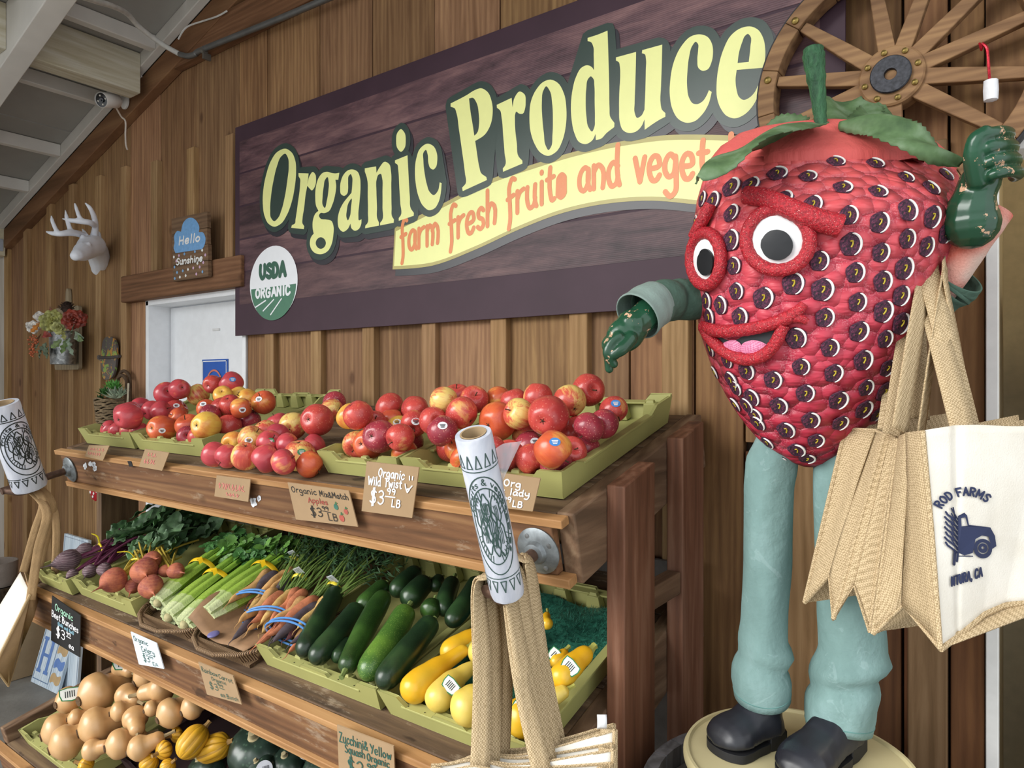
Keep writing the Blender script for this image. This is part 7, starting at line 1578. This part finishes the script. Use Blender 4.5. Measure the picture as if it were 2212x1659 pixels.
# galvanised pocket of silk flowers on a board
def fq(x, y, y_): return wl(40+x/5.35, 620+y/5.35, y_)
fb0 = fq(620, 950, 0); fp = thing('flower_bucket', 'galvanised wall bucket of silk autumn flowers on a paddle board', 'wall flowers', fb0)
bw = wood('grey_paddle_board', '746650', '918168', 'a4957a', 'z', 22, .75, .2, knots=False)
p0, p1 = fq(475, 960, -.02), fq(760, 215, -.02); bz0, bz1 = p0.z, p1.z; x0, x1 = p0.x, p1.x; hx = fq(620, 60, -.02)
m = MB(); r = .022
def rc(x, z, sx, sz): return [(x+sx*r*(1-cos(a)), z+sz*r*(1-sin(a))) for a in [pi/2*i/5 for i in range(6)]]
out = rc(x0, bz0, 1, 1)+rc(x1, bz0, -1, 1)[::-1]+rc(x1, bz1, -1, -1)+[(hx.x+.03, bz1), (hx.x+.02, bz1+.03), (hx.x+.017, hx.z), (hx.x+.01, hx.z+.015), (hx.x, hx.z+.02), (hx.x-.01, hx.z+.015), (hx.x-.017, hx.z), (hx.x-.02, bz1+.03), (hx.x-.03, bz1)]+rc(x0, bz1, 1, -1)[::-1]
m.prism(out, lambda a, b, h: Vector((a, -.030-h, b)), .018); m.build('paddle_board', bw, fp, loc=fb0, bevel=.003)
gv = NT('galvanised_steel'); v = gv.mapping((1, 1, 1)); vo = gv.n('ShaderNodeTexVoronoi'); vo.inputs['Scale'].default_value = 70; gv.l(v, vo.inputs['Vector']); gn = gv.noise(v, 30, 4); gv.bump(gn, .3, .004); gvm = gv.out(gv.ramp(vo.outputs['Color'], [(.2, '7c8084'), (.8, 'b6babd')]), .32, .85, .5)
bc = fq(535, 700, -.11); wr = 34*(bc-CAM).dot(VV)/F; bt_, bb_ = fq(535, 520, -.1).z, fq(550, 895, -.1).z
m = MB(); m.lathe([(wr*.88, bb_), (wr*.9, bb_+.004), (wr, bt_-.006), (wr*1.03, bt_), (wr*.99, bt_), (wr*.86, bb_+.006), (.001, bb_+.006)], 40, Matrix.Translation((bc.x, -.052-wr*.75, 0)) @ Matrix.Diagonal((1, .75, 1, 1)), cap=False, mod=None); m.build('bucket', gvm, fp, loc=fb0)
def bloom(c, R, m_, n=26, seed=0, name='flower'):
    rn = random.Random(seed); mb = MB(); fw = (CAM-Vector(c)).normalized(); fw = (fw+Vector((rn.uniform(-.3, .3), 0, rn.uniform(.1, .5)))).normalized(); qm = fw.to_track_quat('Z', 'Y').to_matrix()
    for k in range(n):
        u = (k+.5)/n; th = k*2.4; el = lerp(1.45, .1, u**.8); pr = R*lerp(.3, 1, u**.7); d = Vector((cos(th)*cos(el), sin(th)*cos(el), sin(el)*.75)); s_ = Vector((-sin(th), cos(th), 0)); nn = d.cross(s_)
        cpt = Vector(c)
        mb.grid(lambda a, b: cpt+qm @ (d*(pr*(.25+.75*b))+s_*((a-.5)*pr*.95*sin(pi*min(.92, .18+.75*b)))-nn*(pr*.22*((a-.5)*2)**2*b)+Vector((0, 0, .02*R*sin(a*9)*b))), 4, 5)
    mb.build(name, m_, fp, loc=fb0, fix=False)
def petal(c, e):
    return leafm('petal_'+c, c)
bloom(fq(640, 375, -.2), .066, petal('7a2e1f', 'b5603a'), 30, 1); bloom(fq(400, 395, -.22), .07, petal('9a9a58', 'c8c58a'), 34, 2); bloom(fq(470, 470, -.23), .042, petal('9c9c60', 'c8c58a'), 18, 7); bloom(fq(170, 460, -.2), .042, petal('d6d0c8', 'f'), 24, 3); bloom(fq(240, 345, -.17), .034, petal('d0cbc4', 'f'), 20, 4)
m = MB(); c = fq(560, 240, -.14); rn = random.Random(5)
for k in range(70):
    u = k/70; th = k*2.4; r = .034*sin(pi*(.15+.8*u)); p = c+Vector((r*cos(th), r*sin(th), .045*(u-.4)))+Vector((.02*(u-.5), 0, 0)); d = Vector((cos(th), sin(th), .5)).normalized(); s_ = d.cross(UU).normalized()
    m.add([p-s_*.007, p+s_*.007, p+d*.013+s_*.004, p+d*.013-s_*.004], [(0, 1, 2, 3)])
m.ball(c, .026, 12, 8, (1, 1, 1.4)); m.build('pine_cone', plain('3a2a22', .8, var=.4, scale=120), fp, loc=fb0, fix=False)
for k, (x, y, c, L, dx, dz) in enumerate(((250, 420, 'b5722a', .07, -.3, -.4), (285, 545, '8a3a30', .07, .9, -.1), (500, 610, '5f7040', .07, -.5, -.5), (590, 590, '6d7a68', .09, .2, -.8), (650, 560, '77836f', .08, .9, -.1), (620, 540, '66725c', .08, .6, .4), (560, 600, '566b3a', .08, 0, -.9), (680, 585, '5f7248', .06, .9, -.2), (320, 640, '5d6a55', .08, -.2, -.9), (280, 680, '67745f', .08, -.4, -.8), (340, 690, '55624c', .07, .2, -.9), (240, 640, '6d7a62', .06, -.7, -.5), (520, 510, '8f8f52', .06, .5, -.6), (390, 290, '7a4a3a', .05, -.5, .5))):
    m = MB(); big_leaf(m, fq(x, y, -.2), Vector((dx, -.15, dz)), Vector((0, -1, .2)), L, L*.28, random.Random(k)); m.build('silk_leaf', leafm('silk_'+c, c), fp, loc=fb0, fix=False)
br = plain('b8603c', .4)
rn = random.Random(8)
for k in range(46):
    u = k/46; x = lerp(175, 160, u)+rn.gauss(0, 36)*(1-.5*u); y = lerp(560, 790, u)+rn.gauss(0, 16)
    m = MB(); m.ball(fq(x, y, -.24+rn.uniform(-.015, .015)), .0055, 8, 6); m.build('berry', br, fp, loc=fb0)
m = MB()
for k in range(7): m.tube(curve3([fq(260, 540, -.21), fq(200+rn.uniform(-20, 20), 600+k*10, -.235), fq(150+rn.uniform(-40, 40), 620+k*25, -.24)], 4), .0012, 5)
m.build('berry_twig', plain('6a4a34', .8), fp, loc=fb0, fix=False)
# painted wooden scarecrow-like plaque
pl_ = thing('painted_plaque', 'dark wooden cutout painted with orange and green leaves above the basket', 'wall ornament', fq(1060, 820, 0))
LP_ = world_loc(pl_); m = MB(); o_ = [fq(x, y, -.02) for x, y in ((1025, 590), (1080, 575), (1125, 590), (1150, 640), (1165, 700), (1160, 760), (1172, 790), (1160, 840), (1150, 920), (1120, 1030), (1060, 1070), (1010, 1060), (990, 960), (970, 850), (938, 825), (940, 795), (980, 790), (990, 720), (1000, 640))]
op = smooth_loop([(p.x, p.z) for p in o_], True, 3); m.prism(op, lambda a, b, h: Vector((a, -.022-h, b)), .012)
pq = NT('painted_leaf_wood'); v = pq.mapping((1, 1, 1)); n1 = pq.noise(v, 18, 3, .6, .8); n2 = pq.noise(pq.mapping((1, 1, 1), loc=(4, 2, 1)), 22, 3, .6, .8)
pqm = pq.out(pq.mix(pq.ramp(n2, [(.58, 0.0), (.6, 1.0)]), pq.mix(pq.ramp(n1, [(.53, 0.0), (.56, 1.0)]), '5a524e', 'b5823c'), '7f9a4a'), .6); m.build('board', pqm, pl_, loc=LP_, bevel=.002)
m = MB(); a, b = fq(938, 815, -.036), fq(1170, 800, -.036); m.tube([a, a.lerp(b, .5)-UU*.004, b], .008, 8); m.build('hat_band', plain('4a4240', .7), pl_, loc=LP_)
# wicker wall basket with succulents
bk = thing('wall_basket', 'twig wall basket with green and grey succulents, hung beside the white door', 'basket', fq(1090, 1500, -.05)); LB_ = world_loc(bk)
tw = plain('7d6a50', .85, var=.35, scale=80); twd = plain('54412f', .85, var=.3)
T0, T1b = fq(910, 1290, -.095), fq(1230, 1270, -.095); Bz = fq(1060, 1800, -.06).z; cxb = (T0.x+T1b.x)/2; hwb = 31*(T0-CAM).dot(VV)/F; tz = T0.z
m = MB()
for k in range(26):
    u = k/25; z = lerp(Bz, tz, u); w = hwb*lerp(.55, 1, u); pts = []
    for q in range(25):
        a = 2*pi*q/24; pts.append(Vector((cxb+w*math.copysign(abs(cos(a))**.6, cos(a)), -.095+.065*math.copysign(abs(sin(a))**.6, sin(a))*lerp(.7, 1, u), z+.004*sin(a*3+k*2)+.003*sin(a*7+k))))
    m.tube(pts, .0052+.001*sin(k*3), 6)
m.build('woven_twigs', tw, bk, loc=LB_, fix=False)
m = MB(); m.lathe([(hwb*.5, Bz), (hwb*.93, tz-.01), (.001, tz-.02)], 24, Matrix.Translation((cxb, -.095, 0)) @ Matrix.Diagonal((1, .55, 1, 1)), cap=False); m.build('liner', plain('352a20', .9), bk, loc=LB_)
m = MB(); hx0, hz0 = fq(1230, 1280, -.05), fq(1230, 1000, -.05)
m.tube(curve3([fq(1180, 1280, -.03), fq(1150, 1100, -.03), fq(1180, 990, -.03), fq(1235, 975, -.03), fq(1285, 1050, -.03), fq(1290, 1280, -.03), fq(1270, 1400, -.03)], 6), .008, 8); m.tube(curve3([fq(1150, 1050, -.05), fq(1200, 1020, -.05), fq(1250, 1100, -.05), fq(1220, 1380, -.06)], 6), .009, 8); m.build('handle', twd, bk, loc=LB_)
for kind, cxx, cyy, R, n, c in (('a', 1120, 1130, .055, 26, '4f8a3c'), ('b', 1000, 1190, .05, 22, '3f6a34'), ('c', 1120, 1230, .075, 22, '87957f'), ('d', 1060, 1110, .045, 18, '5b9440'), ('e', 940, 1260, .04, 14, '3a5a30'), ('f', 1190, 1200, .05, 16, '7f8f76')):
    ms = leafm('succulent_'+c, c); c0 = fq(cxx, cyy+60, -.12)
    m = MB(); rn = random.Random(n*3)
    for q in range(n):
        th = 2.4*q; el = lerp(1.35, .25, q/n); d = Vector((cos(th)*cos(el), sin(th)*cos(el)*.8, sin(el))).normalized(); s_ = d.cross(UU).normalized(); L = R*rn.uniform(.8, 1.1); wv = .22 if kind not in 'cf' else .11
        m.add([c0, c0+d*L*.5+s_*L*wv, c0+d*L, c0+d*L*.5-s_*L*wv, c0+d*L*.5+d.cross(s_)*L*.1], [(0, 1, 4), (1, 2, 4), (2, 3, 4), (3, 0, 4)])
    m.build('succulent', ms, bk, loc=LB_, fix=False)
m = MB()
for k in range(2):
    P = curve3([fq(1270, 1120, -.12), fq(1265, 1250, -.13), fq(1255, 1400, -.13)] if k == 0 else [fq(920, 1520, -.12), fq(945, 1600, -.13), fq(935, 1720, -.13)], 14)
    for p in P: m.ball(p, .0045, 6, 5)
m.build('bead_string', plain('b5a88f', .5), bk, loc=LB_, fix=False)
# red spotted toadstool hanging below the top shelf end
ts = wl(206, 1058, -.06); tsd = thing('toadstool_ornament', 'red heart-shaped ornament with white spots behind the shelf leg', 'ornament', ts); m = MB(); R = .05
m.lathe([(.001, -.062), (R*.5, -.05), (R*.9, -.01), (R, .02), (R*.8, .045), (R*.3, .055), (.001, .055)], 24, Matrix.Translation(ts) @ Matrix.Diagonal((1.35, .45, 1, 1)), cap=False); m.build('body', plain('b01c26', .45), tsd, loc=ts)
for x, z in ((-.014, -.012), (.022, -.016), (.008, -.034), (.04, -.004), (.03, .02), (-.02, .025), (.002, .012)):
    m = MB(); m.ball(ts+Vector((x, -.0225*sqrt(max(0.05, 1-(x*x+z*z*.8)/.0026))+.001, z)), .0075, 10, 6, (1, .4, 1.1)); m.build('white_spot', plain('e8e6e2', .5), tsd, loc=ts)
# white and blue beach boards leaning at the wall
bwm = wood('whitewashed_board', '9fb0c0', 'c0ced9', 'd6dfe6', 'z', 16, .7, .15, stain=.2, stainc='8ea0b4', knots=False)
def beach(lab, q4, tall, paint):
    P = [Vector(p) for p in q4]; c = (P[2]+P[3])/2; o = thing('beach_sign', lab, 'sign', c); wd = (P[1]-P[0]).length; ht = (P[3]-P[0]).length; n = (P[1]-P[0]).cross(P[3]-P[0]).normalized(); n = -n if n.dot(CAM-c) < 0 else n
    def pl(x, y, h=0): u = x/wd; return P[0].lerp(P[1], u).lerp(P[3].lerp(P[2], u), 1-y/ht)+n*h
    m = MB()
    for k in range(3): m.prism([(wd*k/3+.001, 0), (wd*(k+1)/3-.001, 0), (wd*(k+1)/3-.001, ht), (wd*k/3+.001, ht)], lambda a, b, h: pl(a, b, -h), .016)
    m.build('boards', bwm, o, loc=c, bevel=.001)
    paint(o, pl, wd, ht, c); return o
bl_p, sa_p = plain('5f7fb8', .7, var=.1), plain('b79a70', .7, var=.1)
def paint1(o, pl, wd, ht, c):
    m = MB(); f = Flat()
    for y0 in (0, .5): pass
    x, y, h, w = .08*wd, .10*ht, .30*ht, .42*wd
    for xx in (x, x+w*.62): f.new().loops([rrect(xx+w*.08, y, xx+w*.30, y+h)]); f.new().loops([rrect(xx, y, xx+w*.38, y+h*.09)]); f.new().loops([rrect(xx, y+h*.91, xx+w*.38, y+h)])
    f.new().loops([rrect(x+w*.2, y+h*.46, x+w*.8, y+h*.55)])
    yy = y+h*1.25; f.pen([(x+w*.78, yy+h*.25), (x+w*.7, yy+h*.08), (x+w*.45, yy), (x+w*.2, yy+h*.12), (x+w*.12, yy+h*.45), (x+w*.2, yy+h*.8), (x+w*.5, yy+h*.95), (x+w*.78, yy+h*.75)], w*.09)
    f.to(m, lambda a, b: pl(a, b, .001)); m.build('letters', bl_p, o, loc=c, smooth=False, fix=False)
    for k in range(6):
        m = MB(); y = ht*(.06+.12*k); m.poly([smooth_loop([(wd*.64, y), (wd*.75, y+.01), (wd*.86, y-.004), (wd*.96, y+.006), (wd*.96, y+.05), (wd*.84, y+.04), (wd*.74, y+.055), (wd*.64, y+.042)], True, 3)], lambda a, b: pl(a, b, .001)); m.build('painted_wave', sa_p if k % 2 == 0 else bl_p, o, loc=c, smooth=False)
    m = MB(); f = Flat().pen([(wd*.04, ht*.04), (wd*.60, ht*.04)], .0022).pen([(wd*.04, ht*.04), (wd*.04, ht*.96)], .0022).pen([(wd*.60, ht*.04), (wd*.60, ht*.96)], .0022); f.to(m, lambda a, b: pl(a, b, .0012)); m.build('painted_border', plain('5a7596', .7), o, loc=c, smooth=False, fix=False)
f0_ = zp_ = None
A_b = hit(66, 1470, (0, 0, .0), (0, 0, 1)); B_b = hit(133, 1512, (0, 0, .0), (0, 0, 1))
A_b = hit(66, 1472, (0, 0, .002), (0, 0, 1)); B_b = hit(132, 1504, (0, 0, .002), (0, 0, 1)); lean = Vector((-.02, .28, 1)).normalized()*.62
ex = (B_b-A_b); ex = ex.normalized()*.30
beach('white beach board with blue letters and painted waves leaning below the shelf', (A_b+lean, A_b+ex+lean, A_b+ex, A_b), 1, paint1)
def paint2(o, pl, wd, ht, c):
    m = MB(); f = Flat().write('LIFE', wd*.14, ht-.17, .03, .004, wd*.6); f.pen([(.012, .02), (.012, ht-.014), (wd-.012, ht-.014), (wd-.012, .02)], .0016); f.to(m, lambda a, b: pl(a, b, .001)); m.build('lettering', plain('8a94a6', .7), o, loc=c, smooth=False, fix=False)
a = wl(139, 1152, -.10); b = wl(195, 1168, -.10); ex2 = Vector((.30, 0, 0))
beach('tall white board with thin grey lettering standing on the floor behind the beet crates', (a, a+ex2, a+ex2-UU*(a.z-.003)+Vector((0, -.06, 0)), a-UU*(a.z-.003)+Vector((0, -.06, 0))), 1, paint2)
# kraft carton with printed leaf and letters, silver pot and basket at the far end
def at_floor(px, py, z=0): return hit(px, py, (0, 0, z), (0, 0, 1))
cf = at_floor(52, 1410); cx_ = cf.x; cy_ = min(cf.y, -.3); tzz = 0.0
ct = thing('kraft_carton', 'brown kraft carton printed with black leaf and letters on the floor by the wall', 'box', (cx_, cy_+.12, 0)); LC = world_loc(ct)
m = MB(); m.box((cx_-.2, cy_, .001), (cx_+.42, cy_+.24, .34)); m.build('body', plain('a28a6a', .85, var=.06), ct, loc=LC, bevel=.003)
def cpl(a, b): return Vector((cx_+a, cy_-.0012, b))
m = MB(); f = Flat().write('ORNIA', -.02, .13, .035, .006, .30); f.to(m, cpl); f = Flat().pen([(.0, .23), (.14, .245), (.32, .26)], .004); f.new().loops([smooth_loop([(.24, .22), (.29, .235), (.31, .215), (.26, .20)], True, 3)]); f.new().loops([smooth_loop([(.15, .26), (.2, .30), (.26, .285), (.2, .26)], True, 3)]); f.to(m, cpl); m.build('print', plain('221f1d', .7), ct, loc=LC, smooth=False, fix=False)
pc = at_floor(-8, 1442); sp_ = thing('silver_pot', 'tall crinkled silver pot at the frame edge beside the carton', 'pot', (pc.x, pc.y, 0)); R = .105; ht_ = .48
m = MB(); m.lathe([(R*.7, .001), (R*.84, ht_*.5), (R, ht_-.01), (R*1.04, ht_), (R*.97, ht_), (R*.95, ht_-.004), (.001, ht_-.004)], 44, Matrix.Translation((pc.x, pc.y, 0)), cap=False, mod=lambda a, z: 1+.03*sin(15*a+z*30)+.02*sin(31*a)); m.build('body', plain('6b665f', .22, .9, var=.5, scale=50), sp_, loc=(pc.x, pc.y, 0))
bs = thing('grey_round_box', 'round grey fibre basket standing on the silver pot at the frame edge', 'basket', (pc.x, pc.y, ht_+.002)); MB_ = Matrix.Translation((pc.x, pc.y, ht_+.002)); LB3 = world_loc(bs)
m = MB(); m.lathe([(.09, .0), (.103, .05), (.106, .14), (.10, .14), (.085, .008), (.001, .008)], 36, MB_, cap=False); m.build('body', plain('8d8177', .8, var=.1, bump=.2), bs, loc=LB3)
m = MB(); m.lathe([(.0858, .10), (.05, .11), (.001, .115)], 24, MB_, cap=False); m.build('filling', plain('b3a08c', .9, var=.2, bump=.5, bscale=80), bs, loc=LB3)
# utility box and cable on the white end wall
ub = thing('utility_box', 'cream plastic switch box on the white end wall under an armoured cable', 'switch box', (-5.45, -.13, 2.5)); uz = hit(16, 515, (-5.44, 0, 0), (1, 0, 0)); yb = -.09
m = MB(); m.box((-5.449, yb-.05, uz.z-.13), (-5.38, yb+.05, uz.z+.10)); ub.location = (-5.415, yb, uz.z); m.build('housing', plain('c9c0a6', .5), ub, loc=ub.location, bevel=.006)
m = MB(); m.box((-5.379, yb-.035, uz.z-.1), (-5.372, yb+.035, uz.z-.02)); m.build('lens_panel', plain('a8adb8', .25), ub, loc=ub.location, bevel=.002)
ac = thing('armoured_cable', 'ribbed white armoured cable across the end wall below the roof', 'cable', (-5.42, -.3, 2.75)); zc = hit(30, 433, (-5.42, 0, 0), (1, 0, 0)); m = MB()
m.tube([Vector((-5.435, -.06-.012*k, zc.z+.02*sin(k*.05))) for k in range(90)], [.018 if k % 2 else .015 for k in range(90)], 10); m.build('cable', plain('c4c2be', .5), ac, loc=ac.location)
# ---- stock room things seen through the doorway
def shelfz(px, py, y): return hit(px, py, (0, y, 0), (0, 1, 0))
rk = thing('wire_shelving', 'chrome wire shelving with boxes in the stock room beyond the doorway', 'shelving', (.5, 1.1, 0)); stc = plain('8b8d90', .3, .9)
zs = [shelfz(2190, 755, .85).z, shelfz(2190, 925, .85).z, .55, .18]
for xx in (.12, 1.3):
    for yy in (.86, 1.35): m = MB(); m.tube([(xx, yy, 0), (xx, yy, 2.3)], .012, 10); m.build('upright', stc, rk, loc=(.5, 1.1, 0))
for z in zs:
    m = MB(); m.tube([(.12, .85, z), (1.3, .85, z)], .004, 6); m.tube([(.12, .85, z-.03), (1.3, .85, z-.03)], .004, 6)
    m.tube([(.12+.0295*k, .85, z-(.03 if k % 2 else 0)) for k in range(41)], .003, 5)
    for k in range(13): m.tube([(.12, .86+.04*k, z), (1.3, .86+.04*k, z)], .003, 5)
    m.build('wire_shelf', stc, rk, loc=(.5, 1.1, 0), fix=False)
def carton(lab, x0, x1, y0, y1, z0, z1, c, name='cardboard_box'):
    L_ = ((x0+x1)/2, (y0+y1)/2, z0); o = thing(name, lab, 'box', L_, 'boxes in the stock room'); m = MB(); m.box((x0, y0, z0), (x1, y1, z1)); m.build('carton', plain(c, .85, var=.08), o, loc=L_, bevel=.004)
    m = MB(); m.box((x0-.0006, (y0+y1)/2-.03, z1+.0004), (x1+.0006, (y0+y1)/2+.03, z1+.0012)); m.build('tape', plain('b09668', .4), o, loc=L_); m = MB(); m.box((x0+.03, y0-.0012, z0+(z1-z0)*.35), (x0+.2, y0-.0004, z0+(z1-z0)*.6)); m.build('printed_label', plain('5a4a3a', .7), o, loc=L_)
    return o
z1_ = zs[0]+.006
carton('plain tan cardboard box on the wire shelf beyond the doorway', .14, .72, .88, 1.3, z1_, z1_+.20, 'a5875a')
carton('darker cardboard box stacked on the tan one beyond the doorway', .14, .7, .88, 1.3, z1_+.205, z1_+.33, '7d603c')
z2_ = zs[1]+.006
o = thing('cleaning_carton', 'orange and white packet on the lower wire shelf beyond the doorway', 'packet', (.36, 1.0, z2_)); m = MB(); m.box((.2, .95, z2_), (.5, 1.1, z2_+.1)); m.build('orange_part', plain('c46a24', .5), o, loc=(.36, 1.0, z2_), bevel=.003); m = MB(); m.box((.2, .95, z2_+.1005), (.5, 1.1, z2_+.17)); m.build('white_part', plain('c9c4ba', .5), o, loc=(.36, 1.0, z2_), bevel=.003)
o = thing('black_crate', 'small black basket in front of the orange packet beyond the doorway', 'crate', (.24, .9, z2_)); m = MB()
for k in range(6): m.box((.15, .88, z2_+.001+k*.018), (.27, .94, z2_+.012+k*.018))
m.box((.155, .884, z2_+.001), (.265, .936, z2_+.105)); m.build('body', plain('1e1c1b', .6), o, loc=(.24, .9, z2_), fix=False)
ctt = thing('utility_cart', 'grey utility cart with caster wheels in the stock room doorway', 'cart', (.32, .55, 0)); gp = plain('77777a', .5, var=.08)
cb = shelfz(2150, 1560, .42); czb = .19
m = MB(); m.box((.02, .42, czb), (.75, .8, czb+.09)); m.build('deck', gp, ctt, loc=(.32, .55, 0), bevel=.006)
m = MB(); m.box((.16, .44, czb+.0905), (.75, .8, .95)); m.build('body', plain('69686c', .5), ctt, loc=(.32, .55, 0), bevel=.006)
m = MB(); m.tube(curve3([(.06, .44, czb+.09), (.06, .44, .9), (.1, .44, .96), (.16, .44, .96)], 4), .012, 8); m.build('push_handle', gp, ctt, loc=(.32, .55, 0))
for xx in (.1, .68):
    for yy in (.47, .75):
        m = MB(); m.lathe([(.001, -.016), (.06, -.016), (.066, -.008), (.066, .008), (.06, .016), (.001, .016)], 24, Matrix.Translation((xx, yy, .066)) @ Matrix.Rotation(pi/2, 4, 'Y')); w = m.build('wheel', plain('2a2a2c', .6), ctt, loc=(.32, .55, 0))
        m = MB(); m.box((xx-.024, yy-.025, .066), (xx-.019, yy+.025, czb)); m.box((xx+.019, yy-.025, .066), (xx+.024, yy+.025, czb)); m.box((xx-.024, yy-.025, czb-.012), (xx+.024, yy+.025, czb-.0005)); m.build('caster_fork', plain('8b8d90', .35, .8), ctt, loc=(.32, .55, 0))
sl = bpy.data.lights.new('stockroom_fill', 'POINT'); sl.energy = 9; sl.color = (1, .9, .72); sl.shadow_soft_size = .15; so = bpy.data.objects.new('stockroom_fill', sl); COL.objects.link(so); so.location = (.9, .75, 2.75)  # added fill light without a fixture, brightens the dim stock room
# wavy spray of dried stems at the frame edge
"""end"""
